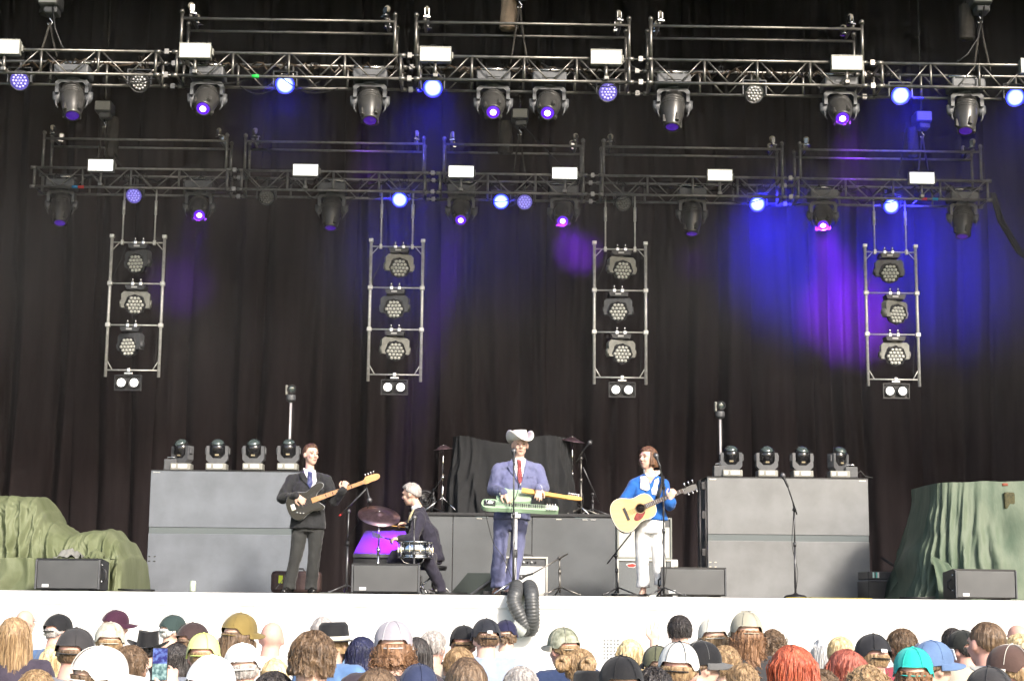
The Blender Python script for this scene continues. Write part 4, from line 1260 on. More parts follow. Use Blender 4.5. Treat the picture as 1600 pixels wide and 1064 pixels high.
cymbal_stand('cymbal stand right of the covered drum kit', 894, 802, 686, 21.7, ZR, 0.17, (R(8), R(8), 0), M_brass)
mic_stand('overhead microphone stand right of the covered drum kit', (908, 802), (908, 716), 21.6, ((901, 722), (911, 704)), (0.5, -0.1, 0.6), ytop=ZR, metal=M_alu)
mic_stand('short bent microphone stand at the right rear of the riser', (926, 802), (926, 772), 21.8, ((936, 786), (911, 730)), None, ytop=ZR, cable=False)
mic_stand('microphone stand left rear of the riser behind the drummer', (675, 802), (678, 765), 21.9, ((668, 780), (694, 742)), None, ytop=ZR, cable=False)
# round fan behind the drummer
o = at(664, 800, 21.9)
fn_ = thing('floor_fan', 'round black fan on the riser behind the drummer', 'fan', (o.x, 21.9, ZR))
for r_ in (0.13, 0.10, 0.07, 0.04):
    MB().path([(r_ * math.cos(t), 0, 0.19 + r_ * math.sin(t)) for t in [2 * PI * k / 28 for k in range(29)]], 0.006 if r_ < 0.12 else 0.014, n=5, caps=False).build('guard_ring', M_blackpl, fn_)
MB().lathe([(0.03, -0.02), (0.03, 0.06)], (0, 0, 0.19), (0, 1, 0), n=12).build('hub', M_black, fn_)
for k in range(4):
    a = k * PI / 2 + 0.4
    MB().box((0.06 * math.cos(a), 0.02, 0.19 + 0.06 * math.sin(a)), (0.09, 0.006, 0.05), (0.3, -a, 0)).build('blade', M_blackpl, fn_)
MB().path([(-0.1, 0, 0.0), (-0.08, 0, 0.1), (-0.12, 0, 0.19)], 0.012, n=6).path([(0.1, 0, 0.0), (0.08, 0, 0.1), (0.12, 0, 0.19)], 0.012, n=6).box((0, 0, 0.008), (0.24, 0.14, 0.016)).build('base', M_black, fn_)

# ------------------------------------------------------------------ snare drum
o = at(648, 923, 18.45)
sn = thing('snare_drum', 'shiny chrome snare drum on a stand beside the drummer', 'drum', (o.x, 18.45, DECK))
zs = at(648, 872, 18.45).z - DECK
hs = at(648, 846, 18.45).z - DECK - zs
rs = 0.18
MB().lathe([(rs, zs), (rs, zs + hs)], n=36).build('shell', M_chrome, sn)
for z in (zs - 0.004, zs + hs - 0.018):
    MB().lathe([(rs - 0.004, z), (rs + 0.014, z), (rs + 0.014, z + 0.022), (rs - 0.004, z + 0.022)], n=36).build('hoop', M_steel, sn)
MB().lathe([(rs, zs + hs + 0.001), (0, zs + hs + 0.001)], n=36).build('drumhead', mat('drum head', (0.75, 0.74, 0.72), 0.6), sn)
for k in range(10):
    a = 2 * PI * k / 10
    MB().box(((rs + 0.012) * math.cos(a), (rs + 0.012) * math.sin(a), zs + hs / 2), (0.024, 0.018, 0.06), (0, 0, a), bev=0.005).tube(((rs + 0.014) * math.cos(a), (rs + 0.014) * math.sin(a), zs), ((rs + 0.014) * math.cos(a), (rs + 0.014) * math.sin(a), zs + hs), 0.004, n=6).build('lug', M_chrome, sn)
MB().tube((0, 0, 0.1), (0, 0, zs - 0.07), 0.013).build('stem', M_chrome, sn)
for k in range(3):
    a = R(70 + 120 * k)
    MB().path([(0, 0, zs - 0.08), (0.13 * math.cos(a), 0.13 * math.sin(a), zs - 0.045), (0.17 * math.cos(a), 0.17 * math.sin(a), zs + 0.01)], 0.009, n=6).build('basket_arm', M_chrome, sn)
    MB().tube((0, 0, 0.2), (0.22 * math.cos(a), 0.22 * math.sin(a), 0.012), 0.009, n=6).build('leg', M_chrome, sn)

# sloped black case lit violet beside the drummer
o = at(551, 921, 19.5)
vc = thing('flight_case', 'black case with a sloping lid washed in violet light beside the drummer', 'case', (o.x, 19.5, DECK))
wv = X(652, 19.5, 850) - o.x
hv = at(551, 864, 19.5).z - DECK
M_lid = mat('smooth black lid', (0.03, 0.03, 0.04), 0.5, var=0.1)
MB().box((wv / 2, 0.4, hv * 0.44), (wv, 0.8, hv * 0.88), bev=0.008).build('case_body', M_black, vc)
MB().box((wv / 2, 0.39, hv * 0.94), (wv + 0.012, 0.83, hv * 0.10), bev=0.006).build('lid_rim', M_greyhead, vc)
MB().add([(0, 0, hv), (wv, 0, hv), (wv - 0.05, 0.75, hv + 0.30), (0.08, 0.75, hv + 0.30), (0, 0, hv - 0.02), (wv, 0, hv - 0.02), (wv - 0.05, 0.8, hv - 0.02), (0.08, 0.8, hv - 0.02)],
         [(0, 1, 2, 3), (4, 7, 6, 5), (0, 4, 5, 1), (1, 5, 6, 2), (2, 6, 7, 3), (3, 7, 4, 0)]).build('lid', M_lid, vc)

# ------------------------------------------------------------------ amplifiers
def amp(label, px0, px1, pyt, Y, z0, grille, shell, logo=None, panel=True, d=0.26, group=None):
    a, b = at(px0, pyt, Y), at(px1, pyt, Y)
    w, h = b.x - a.x, a.z - z0
    t = thing('guitar_amplifier', label, 'amplifier', ((a.x + b.x) / 2, Y, z0), group='guitar amplifiers')
    e = 0.022
    mb = MB()
    for x in (-w / 2 + e / 2, w / 2 - e / 2): mb.box((x, d / 2, h / 2), (e, d, h), bev=0.006)
    mb.box((0, d / 2, h - e / 2), (w - 2 * e, d - 0.002, e), bev=0.005).box((0, d / 2, e / 2), (w - 2 * e, d - 0.002, e), bev=0.005).box((0, d - 0.02, h / 2), (w - 2 * e, 0.02, h - 2 * e))
    mb.build('shell', shell, t)
    ph = 0.09 if panel else 0.0
    MB().box((0, 0.03, (h - ph) / 2), (w - 2 * e - 0.004, 0.02, h - 2 * e - ph - 0.004)).build('grille_cloth', grille, t)
    if panel:
        c = MB().box((0, 0.028, h - e - ph / 2), (w - 2 * e - 0.004, 0.016, ph - 0.006)).build('control_panel', M_greyhead, t)
        for k in range(7):
            MB().lathe([(0.012, 0), (0.010, 0.02)], (-w * 0.32 + k * w * 0.09, 0.02, h - e - ph / 2), (0, -1, 0), n=10).build('knob', M_white if k % 2 else M_black, c)
    MB().path([(-0.09, d / 2, h), (-0.08, d / 2, h + 0.025), (0.08, d / 2, h + 0.025), (0.09, d / 2, h)], 0.01, n=6).build('handle', M_blackpl, t)
    if logo:
        lx, lz = at(logo[0], logo[1], Y + 0.018) - Vector(t.location), 0
        g = MB().prism([(0.062 * math.cos(q) * (1 + 0.12 * math.sin(3 * q)), 0.028 * math.sin(q) * (1 + 0.15 * math.sin(5 * q + 1))) for q in [2 * PI * k / 24 for k in range(24)]], 0.006, Matrix.Translation((lx.x, 0.016, lx.z)) @ XZ).build('logo_edge', M_white, t)
        MB().prism([(0.052 * math.cos(q) * (1 + 0.12 * math.sin(3 * q)), 0.02 * math.sin(q) * (1 + 0.15 * math.sin(5 * q + 1))) for q in [2 * PI * k / 24 for k in range(24)]], 0.006, Matrix.Translation((lx.x, 0.0115, lx.z)) @ XZ).build('logo', mat('red logo', (0.65, 0.05, 0.04), 0.4), g)
    return t
M_cream = mat('cream grille cloth', (0.52, 0.52, 0.48), 0.85, var=0.08, vscale=60)
M_ctolex = mat('cream tolex', (0.62, 0.6, 0.54), 0.6)
M_gcloth = mat('grey grille cloth', (0.15, 0.16, 0.165), 0.85, var=0.15, vscale=90)
amp('white combo amplifier standing behind the legs of the singer in cowboy hat', 788, 856, 869, 19.6, DECK, mat('white cloth', (0.7, 0.7, 0.68), 0.8, var=0.05, vscale=60), M_ctolex)
t_bot = amp('grey speaker cabinet with a red logo behind the woman in white trousers', 964, 1051, 873, 19.7, DECK, M_gcloth, M_ctolex, (987, 883), False)
zt2 = at(964, 873, 19.7).z + 0.002
amp('cream amplifier cabinet stacked on the grey one with red logo', 964, 1050, 808, 19.74, zt2, M_cream, mat('grey green tolex', (0.22, 0.23, 0.21), 0.6), None, True)
o = at(1052, 931, 19.9)
wb = thing('white_case', 'small white case with brown corner beside the amplifiers', 'case', (o.x, 19.9, DECK))
hz = at(1052, 874, 19.9).z - DECK
MB().box((0, 0.1, hz / 2), (0.12, 0.2, hz), bev=0.012).build('body', M_white, wb)
MB().box((0.04, -0.005, hz * 0.8), (0.03, 0.012, 0.05), bev=0.003).build('clasp', M_steel, wb)
# dark upright thing near the right panel stack
o = at(1097, 931, 21.0)
ls = thing('lamp_tower', 'slim black upright frame standing beside the right panel stack', 'stand', (o.x, 21.0, DECK))
hl = at(1097, 750, 21.0).z - DECK
for x in (-0.02, 0.055): MB().tube((x, 0, 0), (x, 0, hl), 0.016).build('upright', M_black, ls)
for q in (0.38, 0.7, 0.95):
    MB().box((0.02, -0.02, hl * q), (0.05, 0.05, 0.10), bev=0.01).build('lamp_unit', M_blackpl, ls)
MB().box((0.02, 0, 0.012), (0.3, 0.3, 0.024), bev=0.005).build('base', M_black, ls)

# ------------------------------------------------------------------ small things
o = at(463, 922, 20.4)
gb = thing('gig_bag', 'dark brown soft instrument bag with a yellow tag behind the bass player', 'bag', (o.x, 20.4, DECK))
wg, hg = X(502, 20.4, 900) - X(424, 20.4, 900), at(463, 892, 20.4).z - DECK
bm_ = MB().box((0, 0, hg / 2), (wg, 0.22, hg), bev=0.05)
bm_.build('bag_body', mat('brown nylon', (0.055, 0.032, 0.028), 0.7, var=0.2, bump=0.3, bscale=20), gb)
MB().box((-wg * 0.30, -0.114, hg * 0.62), (0.05, 0.006, 0.095), (0, R(3), 0)).build('tag', mat('neon yellow tag', (0.62, 0.75, 0.03), 0.5), gb)
MB().path([(-0.1, -0.02, hg - 0.01), (-0.08, -0.02, hg + 0.03), (0.08, -0.02, hg + 0.03), (0.1, -0.02, hg - 0.01)], 0.012, n=6).build('handle', M_black, gb)
o = at(301, 922, 17.75)
cn = thing('drink_can', 'pale green drink can standing on the stage edge', 'can', (o.x, 17.75, DECK))
MB().lathe([(0.022, 0), (0.032, 0.008), (0.033, 0.02), (0.033, 0.105), (0.027, 0.12)], n=20).build('can_body', mat('pale green can', (0.5, 0.62, 0.42), 0.3, 0.3, col2=(0.75, 0.78, 0.7), vscale=25), cn)
MB().lathe([(0.027, 0.1205), (0.024, 0.116), (0, 0.116)], n=20).build('lid', M_steel, cn)

# corrugated ventilation hose hanging over the stage front
def hose(name, label, pix, Y0, r, mtl):
    pts = [at(x, y, Y) for x, y, Y in pix]
    dense = []
    for i in range(len(pts) - 1):
        p0, p1, p2, p3 = pts[max(0, i - 1)], pts[i], pts[i + 1], pts[min(len(pts) - 1, i + 2)]
        n = 26
        for k in range(n):
            t = k / n
            dense.append(0.5 * ((2 * p1) + (p2 - p0) * t + (2 * p0 - 5 * p1 + 4 * p2 - p3) * t * t + (3 * p1 - p0 - 3 * p2 + p3) * t ** 3))
    dense.append(pts[-1])
    o = pts[0]
    # resample evenly and alternate the radius for the corrugation
    out, acc, step = [dense[0]], 0, 0.0085
    for p, q in zip(dense, dense[1:]):
        acc += (q - p).length
        if acc >= step:
            out.append(q); acc = 0
    rr = [r * (1.0 + 0.07 * math.cos(2 * PI * i / 3)) for i in range(len(out))]
    ob = MB().path([p - o for p in out], rr, n=18).build(name, mtl)
    ob.location = o
    return tag(ob, label, 'hose')
M_hose = mat('black corrugated hose', (0.07, 0.073, 0.077), 0.42, var=0.25, vscale=8)
hose('ventilation_hose', 'black corrugated hose looping over the stage edge below the singer', [(808, 921, 17.65), (807, 917, 17.40), (806, 926, 17.16), (803, 940, 17.10), (811, 959, 17.08), (820, 977, 17.10), (826, 984, 17.15), (831, 979, 17.12), (832, 965, 17.08), (831.5, 945, 17.08), (830, 926, 17.14), (827, 917, 17.40), (825, 921, 17.65)], 17.3, 0.076, M_hose)
hose('hose_end', 'grey ring-ended duct under the hose loop at the stage front', [(800, 975, 16.98), (808, 982, 17.0), (818, 990, 17.02)], 17.0, 0.055, mat('grey duct', (0.3, 0.32, 0.31), 0.5))
# ledges and perforated front-fill boxes set in the white stage front
M_perf = mat('white perforated box', (0.78, 0.78, 0.775), 0.6)
for (px, py, lab) in ((67, 1003, 'white perforated box at the stage front behind the man in blue shirt'), (955, 1012, 'white perforated box at the stage front left of the blond woman')):
    c = at(px, py, 17.372)
    t = thing('front_fill_box', lab, 'speaker', c, group='perforated boxes at the stage front')
    MB().box((0, 0.06, 0), (0.42, 0.3, 0.32), bev=0.01).build('box_body', M_perf, t)
    for i in range(5):
        for j in range(6):
            put('perforation', cached('perf', lambda: MB().lathe([(0.013, 0), (0, 0)], (0, 0, 0), (0, -1, 0), n=8).mesh('perforation', mat('pale perforation', (0.42, 0.43, 0.44), 0.6))), t, (-0.08 + i * 0.036, -0.0915, -0.10 + j * 0.036))
# ================================================================== people: shared builders
from mathutils.bvhtree import BVHTree
def skin_mat(name, col):
    m = mat(name, col, 0.5, var=0.08, vscale=18, spec=0.35)
    b = m.node_tree.nodes['Principled BSDF']
    return m
SK1 = skin_mat('fair skin', (0.66, 0.43, 0.34))
SK2 = skin_mat('tanned skin', (0.46, 0.26, 0.18))
SK3 = skin_mat('ruddy skin', (0.66, 0.37, 0.30))
def cloth_mat(name, col, var=0.12, rough=0.85, bump=0.35, bscale=14, sheen=0.15):
    return mat(name, col, rough, var=var, vscale=7, bump=bump, bscale=bscale, sheen=sheen, spec=0.25)
def hair_mat(name, col, col2=None, fine=70.0):
    return mat(name, col, 0.42, col2=col2 or tuple(min(1, c * 2.0 + 0.01) for c in col), vscale=3.0, bump=0.8, bscale=3.5, stretch=(fine / 3, fine / 3, 2.2), spec=0.5)

def frame(F, U=(0, 0, 1)):
    """columns: side, forward, up"""
    F = Vector(F).normalized()
    S = F.cross(Vector(U)).normalized()
    U = S.cross(F).normalized()
    return Matrix((S, F, U)).transposed()

def add_head(mb, c, Fm, k=1.0, ears=True):
    """skull, jaw, chin, nose, brow, lips and ears, to be skinned over by the remesher"""
    P = lambda s, f, u: Vector(c) + Fm @ Vector((s, f, u)) * k
    mb.ball(P(0, -0.008, 0.028), 0.1 * k, 20, 14, (0.77, 0.97, 0.93), Fm)
    mb.ball(P(0, 0.028, -0.045), 0.06 * k, 16, 12, (0.98, 1.0, 1.15), Fm)
    mb.ball(P(0, 0.05, -0.088), 0.03 * k, 12, 8, (1.15, 1.0, 0.85), Fm)
    for s in (-1, 1):
        mb.ball(P(s * 0.034, 0.066, -0.022), 0.024 * k, 10, 8)
        mb.ball(P(s * 0.03, 0.078, 0.03), 0.018 * k, 10, 8, (1.5, 0.8, 0.7), Fm)
        if ears: mb.ball(P(s * 0.08, -0.006, -0.004), 0.03 * k, 10, 8, (0.36, 0.7, 1.05), Fm)
    mb.path([P(0, 0.084, 0.025), P(0, 0.100, -0.005), P(0, 0.108, -0.022)], [0.0085 * k, 0.011 * k, 0.0155 * k], n=10)
    mb.ball(P(0, 0.098, -0.026), 0.014 * k, 10, 8, (1.3, 1, 0.8), Fm)
    mb.ball(P(0, 0.083, -0.056), 0.011 * k, 10, 6, (2.0, 0.9, 0.8), Fm)

def face_bits(parent, c, Fm, k=1.0, brow=(0.06, 0.035, 0.02), lip=(0.42, 0.16, 0.14), beard=None):
    P = lambda s, f, u: Vector(c) + Fm @ Vector((s, f, u)) * k
    for s in (-1, 1):
        MB().ball(P(s * 0.031, 0.0815, 0.012), 0.0105 * k, 10, 8, (1.25, 0.7, 0.62), Fm).build('eye', mat('eye dark', (0.10, 0.07, 0.055), 0.25), parent)
        MB().path([P(s * 0.014, 0.094, 0.032), P(s * 0.032, 0.095, 0.037), P(s * 0.05, 0.083, 0.031)], [0.0025 * k, 0.0032 * k, 0.002 * k], n=6).build('eyebrow', mat('brow %.2f' % brow[0], brow, 0.7), parent)
    MB().path([P(-0.022, 0.084, -0.056), P(0, 0.0925, -0.057), P(0.022, 0.084, -0.056)], [0.003 * k, 0.0058 * k, 0.003 * k], n=6).build('mouth', mat('lip', lip, 0.5), parent)

def capsule(mb, p0, p1, r0, r1, n=14):
    p0, p1 = Vector(p0), Vector(p1)
    mb.tube(p0, p1, r0, r1, n=n)
    mb.ball(p0, r0 * 0.995, n, 10)
    mb.ball(p1, r1 * 0.995, n, 10)
def limb(mb, pts, rs):
    for i in range(len(pts) - 1):
        capsule(mb, pts[i], pts[i + 1], rs[i], rs[i + 1])
def ellring(mb, rings, n=24):
    """loft of ellipses: (centre, half-width vector, half-depth vector)"""
    vs, fs = [], []
    for c, a, b in rings:
        for k in range(n):
            t = 2 * PI * k / n
            ct, st_ = math.cos(t), math.sin(t)
            e = 0.82
            vs.append(Vector(c) + Vector(a) * math.copysign(abs(ct) ** e, ct) + Vector(b) * math.copysign(abs(st_) ** e, st_))
    for i in range(len(rings) - 1):
        for k in range(n):
            p, q = i * n + k, i * n + (k + 1) % n
            fs.append((p, q, q + n, p + n))
    fs.append(tuple(reversed(range(n))))
    fs.append(tuple(range((len(rings) - 1) * n, len(rings) * n)))
    mb.add(vs, fs, True)

def add_hand(mb, wrist, d, nrm, curl=0.6, side=1, k=1.0, spread=0.12):
    """palm, four unequal bent fingers and a thumb from the side of the palm; nrm = out of the palm"""
    d = Vector(d).normalized()
    nrm = (Vector(nrm) - d * Vector(nrm).dot(d)).normalized()
    w = d.cross(nrm).normalized() * side
    wrist = Vector(wrist)
    Fm = Matrix((w, d, nrm)).transposed()
    mb.ball(wrist + d * 0.045 * k, 0.05 * k, 14, 10, (0.82, 1.0, 0.38), Fm)
    mb.ball(wrist + d * 0.07 * k, 0.04 * k, 12, 8, (1.0, 0.6, 0.36), Fm)
    lens = (0.068, 0.078, 0.073, 0.058)
    for i in range(4):
        o = (1.5 - i) * 0.0205 * k
        p = wrist + d * (0.083 - 0.004 * abs(i - 1)) * k + w * o
        dirv = (d + w * (1.5 - i) * spread).normalized()
        L = lens[i] * k
        pts = [p]
        a = 0.0
        for seg in (0.46, 0.31, 0.23):
            a += curl * (0.75 if seg > 0.4 else 0.9)
            v = dirv * math.cos(a) + nrm * math.sin(a)
            pts.append(pts[-1] + v * L * seg)
        limb(mb, pts, [0.0098 * k, 0.0092 * k, 0.0085 * k, 0.0075 * k])
    b = wrist + d * 0.028 * k + w * 0.034 * k
    t1 = b + (d * 0.6 + w * 0.75 + nrm * 0.25).normalized() * 0.036 * k
    t2 = t1 + (d * 0.9 + w * 0.15 + nrm * 0.45 * (0.5 + curl)).normalized() * 0.032 * k
    t3 = t2 + (d * 0.95 - w * 0.1 + nrm * 0.4).normalized() * 0.022 * k
    limb(mb, [b, t1, t2, t3], [0.016 * k, 0.0125 * k, 0.0105 * k, 0.009 * k])

def hair_shell(c, Fm, k=1.0, length=0.0, thick=0.012, fringe=0.42, open_az=62, side_u=-0.15, back_u=-0.75, ridges=38, amp=0.005, flare=0.0, seed=0.0, quiff=0.0, n=72, m=40, capped=False):
    """hair over the skull; length > 0 lets it fall below the ears (metres)"""
    mb = MB()
    vs, fs = [], []
    for j in range(m + 1):
        t = PI * j / m
        for i in range(n):
            a = 2 * PI * i / n
            s, f, u = math.sin(t) * math.sin(a), math.sin(t) * math.cos(a), math.cos(t)
            az = abs(math.degrees(math.atan2(s, f)))
            low = side_u + (back_u - side_u) * max(0, min(1, (az - 75) / 60))
            lim = fringe if az < open_az else (fringe + (low - fringe) * max(0, min(1, (az - open_az) / 14)))
            rid = math.sin(a * ridges / 2 + 4 * nz(a * 2.0, u * 1.2, seed)) * 0.5 + nz(a * 7, u * 3, seed + 3) * 0.9
            grow = thick + amp * rid + 0.006 * nz(s * 3 + seed, f * 3, u * 3) + quiff * max(0, f) * max(0, u) ** 2
            inside = lim - u
            if capped and u > 0.12: grow = -0.006 - 0.01 * min(1, (u - 0.12) * 5)
            if length > 0 and az >= open_az:
                inside = -1
            if inside > 0:
                grow = -0.012 - 0.02 * min(1, inside * 4)
            rs, rf, ru = 0.077 + grow, 0.097 + grow, 0.093 + grow
            x, y, z = s * rs, f * rf - 0.008, u * ru + 0.028
            if length > 0 and az >= open_az and u < 0.15:
                q = (0.15 - u) / 1.15
                rad = 1.0 + flare * q
                ring = max(0.62, math.sqrt(max(0, 1 - 0.0225)))
                cs, cf = math.sin(a), math.cos(a)
                x, y = cs * rs * ring * rad, cf * rf * ring * rad - 0.008
                z = 0.028 + 0.15 * ru - q ** 0.9 * (length + 0.016 * rid + 0.01 * math.sin(a * 9))
                if q > 0.93: x *= 0.55; y *= 0.55
            vs.append(Vector(c) + Fm @ (Vector((x, y, z)) * k))
    for j in range(m):
        for i in range(n):
            p, q = j * n + i, j * n + (i + 1) % n
            fs.append((p, p + n, q + n, q))
    mb.add(vs, fs, True)
    return mb

def rumple(me, amp=0.006, sc=7.0, seed=0.0, stretch=(1, 1, 0.6)):
    """cloth creases: push the skin in and out along its normals"""
    co = [v.co.copy() for v in me.vertices]
    no = [v.normal.copy() for v in me.vertices]
    for i, v in enumerate(me.vertices):
        p = co[i]
        q = Vector((p.x * stretch[0], p.y * stretch[1], p.z * stretch[2])) * sc
        r = noise.noise(q + Vector((seed, 0, 0)))
        r2 = 1 - abs(noise.noise(q * 1.9 + Vector((0, seed, 3)))) * 3
        r3 = 1 - abs(noise.noise(q * 3.7 + Vector((seed, 5, 1)))) * 3.2
        v.co = p + no[i] * amp * (r * 1.5 + 0.75 * r2 + 0.35 * r3)
    me.update()
    return me

def finish(me, name, m, parent, origin):
    for v in me.vertices: v.co -= origin
    me.materials.clear()
    me.materials.append(m)
    me.update()
    return put(name, me, parent)

def bvh_of(mesh):
    return BVHTree.FromPolygons([v.co.copy() for v in mesh.vertices], [list(p.vertices) for p in mesh.polygons])

def patch(name, m, parent, origin, poly, Y, tree, off=0.006, thick=0.008, origin_in=False, maxe=0.018):
    """thin piece of cloth lying on a garment's front: outline given where it lies, pressed onto the surface along y"""
    bm = bmesh.new()
    vs = [bm.verts.new((p.x, Y - 1.0, p.z)) for p in poly]
    bm.faces.new(vs)
    bmesh.ops.triangulate(bm, faces=bm.faces[:])
    for _ in range(6):
        es = [e for e in bm.edges if e.calc_length() > maxe]
        if not es: break
        bmesh.ops.subdivide_edges(bm, edges=es, cuts=1, use_grid_fill=False)
        bmesh.ops.triangulate(bm, faces=bm.faces[:])
    lasty = Y
    pend = []
    for v in bm.verts:
        hit = tree.ray_cast(Vector((v.co.x, Y - 1.0, v.co.z)), Vector((0, 1, 0)))
        if hit[0] is not None:
            v.co.y = hit[0].y - off
            lasty = v.co.y
        else: pend.append(v)
    ok = [v for v in bm.verts if v not in pend]
    for v in pend:
        if ok:
            w = min(ok, key=lambda q: (q.co.x - v.co.x) ** 2 + (q.co.z - v.co.z) ** 2)
            v.co.y = w.co.y + 0.004
    bm.normal_update()
    me = bpy.data.meshes.new(name)
    for v in bm.verts: v.co -= origin
    bm.to_mesh(me); bm.free()
    for p in me.polygons: p.use_smooth = True
    me.materials.append(m)
    o = put(name, me, parent)
    sm = o.modifiers.new('thick', 'SOLIDIFY'); sm.thickness = thick; sm.offset = 0
    return o

# ================================================================== instruments
def planar(P, ang, roll=0.0):
    """local x along the neck, y up across it, z toward the audience"""
    c, s = math.cos(ang), math.sin(ang)
    m = Matrix(((c, -s, 0, P.x), (0, 0, -1, P.y), (s, c, 0, P.z), (0, 0, 0, 1)))
    return m @ Matrix.Rotation(roll, 4, 'X')
def smooth_poly(pts, it=2):
    for _ in range(it):
        out = []
        for i in range(len(pts)):
            a, b = pts[i], pts[(i + 1) % len(pts)]
            out += [(a[0] * .75 + b[0] * .25, a[1] * .75 + b[1] * .25), (a[0] * .25 + b[0] * .75, a[1] * .25 + b[1] * .75)]
        pts = out
    return pts
def lbox(mb, M, c, s, bev=0.0):
    mb.box(M @ Vector(c), s, M.to_3x3(), bev)
def strings(M, parent, x0, x1, n, w0, w1, z0, z1):
    mb = MB()
    for k in range(n):
        q = (k - (n - 1) / 2) / (n - 1)
        mb.tube(M @ Vector((x0, q * w0, z0)), M @ Vector((x1, q * w1, z1)), 0.0011, n=4)
    return mb.build('strings', M_steel, parent)
def tuners(M, parent, xs, y, z=0.0):
    for x in xs:
        p = M @ Vector((x, y, z)); q = M @ Vector((x, y + (0.03 if y > 0 else -0.03), z))
        MB().tube(p, q, 0.004, n=6).ball(q, 0.011, 8, 6, (1, 0.6, 1)).build('tuning_peg', M_chrome, parent)

def bass_guitar(P, ang, label):
    t = thing('bass_guitar', label, 'guitar', P)
    M = planar(Vector((0, 0, 0)), ang)
    body = [(0.0, 0.02), (0.02, 0.11), (0.09, 0.165), (0.17, 0.165), (0.24, 0.125), (0.30, 0.12), (0.38, 0.165), (0.46, 0.18), (0.505, 0.15), (0.49, 0.112), (0.42, 0.085), (0.37, 0.04), (0.37, -0.03), (0.40, -0.07), (0.435, -0.12), (0.40, -0.15), (0.33, -0.13), (0.26, -0.115), (0.2, -0.14), (0.12, -0.175), (0.05, -0.15), (0.01, -0.08)]
    MB().prism(smooth_poly(body), 0.042, M).build('body', mat('gloss black lacquer', (0.006, 0.006, 0.007), 0.18, coat=0.25), t)
    rim = smooth_poly([(x, y) for x, y in body])
    MB().path([M @ Vector((x, y, -0.010)) for x, y in rim + rim[:1]], 0.007, n=6).build('edge_line', mat('painted rim highlight', (0.25, 0.26, 0.27), 0.25), t)  # pale rim colour stands in for highlights along the black body's edge
    pg = [(0.10, -0.02), (0.14, -0.13), (0.22, -0.115), (0.33, -0.105), (0.40, -0.12), (0.385, -0.06), (0.37, 0.04), (0.40, 0.10), (0.34, 0.085), (0.28, 0.035), (0.2, 0.02)]
    MB().prism(smooth_poly(pg, 1), 0.003, M @ Matrix.Translation((0, 0, 0.0235))).build('pickguard', mat('black pickguard', (0.02, 0.02, 0.022), 0.15), t)
    mb = MB(); lbox(mb, M, (0.075, 0.0, 0.028), (0.05, 0.075, 0.012), 0.003); mb.build('bridge', M_chrome, t)
    mb = MB(); lbox(mb, M, (0.20, 0.015, 0.028), (0.028, 0.05, 0.012), 0.004); mb.build('pickup', M_black, t)
    mb = MB(); lbox(mb, M, (0.175, -0.02, 0.028), (0.028, 0.05, 0.012), 0.004); mb.build('pickup', M_black, t)
    for x, y in ((0.10, -0.075), (0.135, -0.095), (0.17, -0.108)):
        MB().lathe([(0.012, 0), (0.011, 0.014), (0, 0.015)], M @ Vector((x, y, 0.024)), M.to_3x3() @ Vector((0, 0, 1)), n=12).build('knob', M_chrome, t)
    wood = mat('amber maple', (0.62, 0.32, 0.13), 0.28, var=0.12, vscale=5, coat=0.5, stretch=(1, 6, 6))
    MB().prism([(0.31, 0.031), (0.96, 0.021), (0.96, -0.021), (0.31, -0.031)], 0.03, M @ Matrix.Translation((0, 0, 0.016))).build('neck', wood, t)
    for k in range(16):
        x = 0.955 - 0.65 * (1 - 2 ** (-k / 10.5)) * 1.35
        if x < 0.34: break
        mb = MB(); lbox(mb, M, (x, 0, 0.0317), (0.003, 0.046, 0.003)); mb.build('fret', M_steel, t)
        if k in (3, 5, 7, 9, 12):
            mb = MB(); lbox(mb, M, (x + 0.012, 0, 0.0318), (0.012, 0.032, 0.0016)); mb.build('fret_marker', mat('dark inlay', (0.10, 0.05, 0.03), 0.4), t)
    hs_ = [(0.955, 0.022), (0.985, 0.03), (1.0, 0.055), (1.10, 0.052), (1.15, 0.045), (1.175, 0.02), (1.165, -0.015), (1.12, -0.03), (1.05, -0.025), (1.0, -0.034), (0.955, -0.022)]
    h = MB().prism(smooth_poly(hs_, 1), 0.02, M @ Matrix.Translation((0, 0, 0.008))).build('headstock', wood, t)
    tuners(M, h, (1.01, 1.045, 1.08, 1.115), 0.052)
    strings(M, t, 0.08, 1.0, 4, 0.055, 0.034, 0.037, 0.034)
    return t

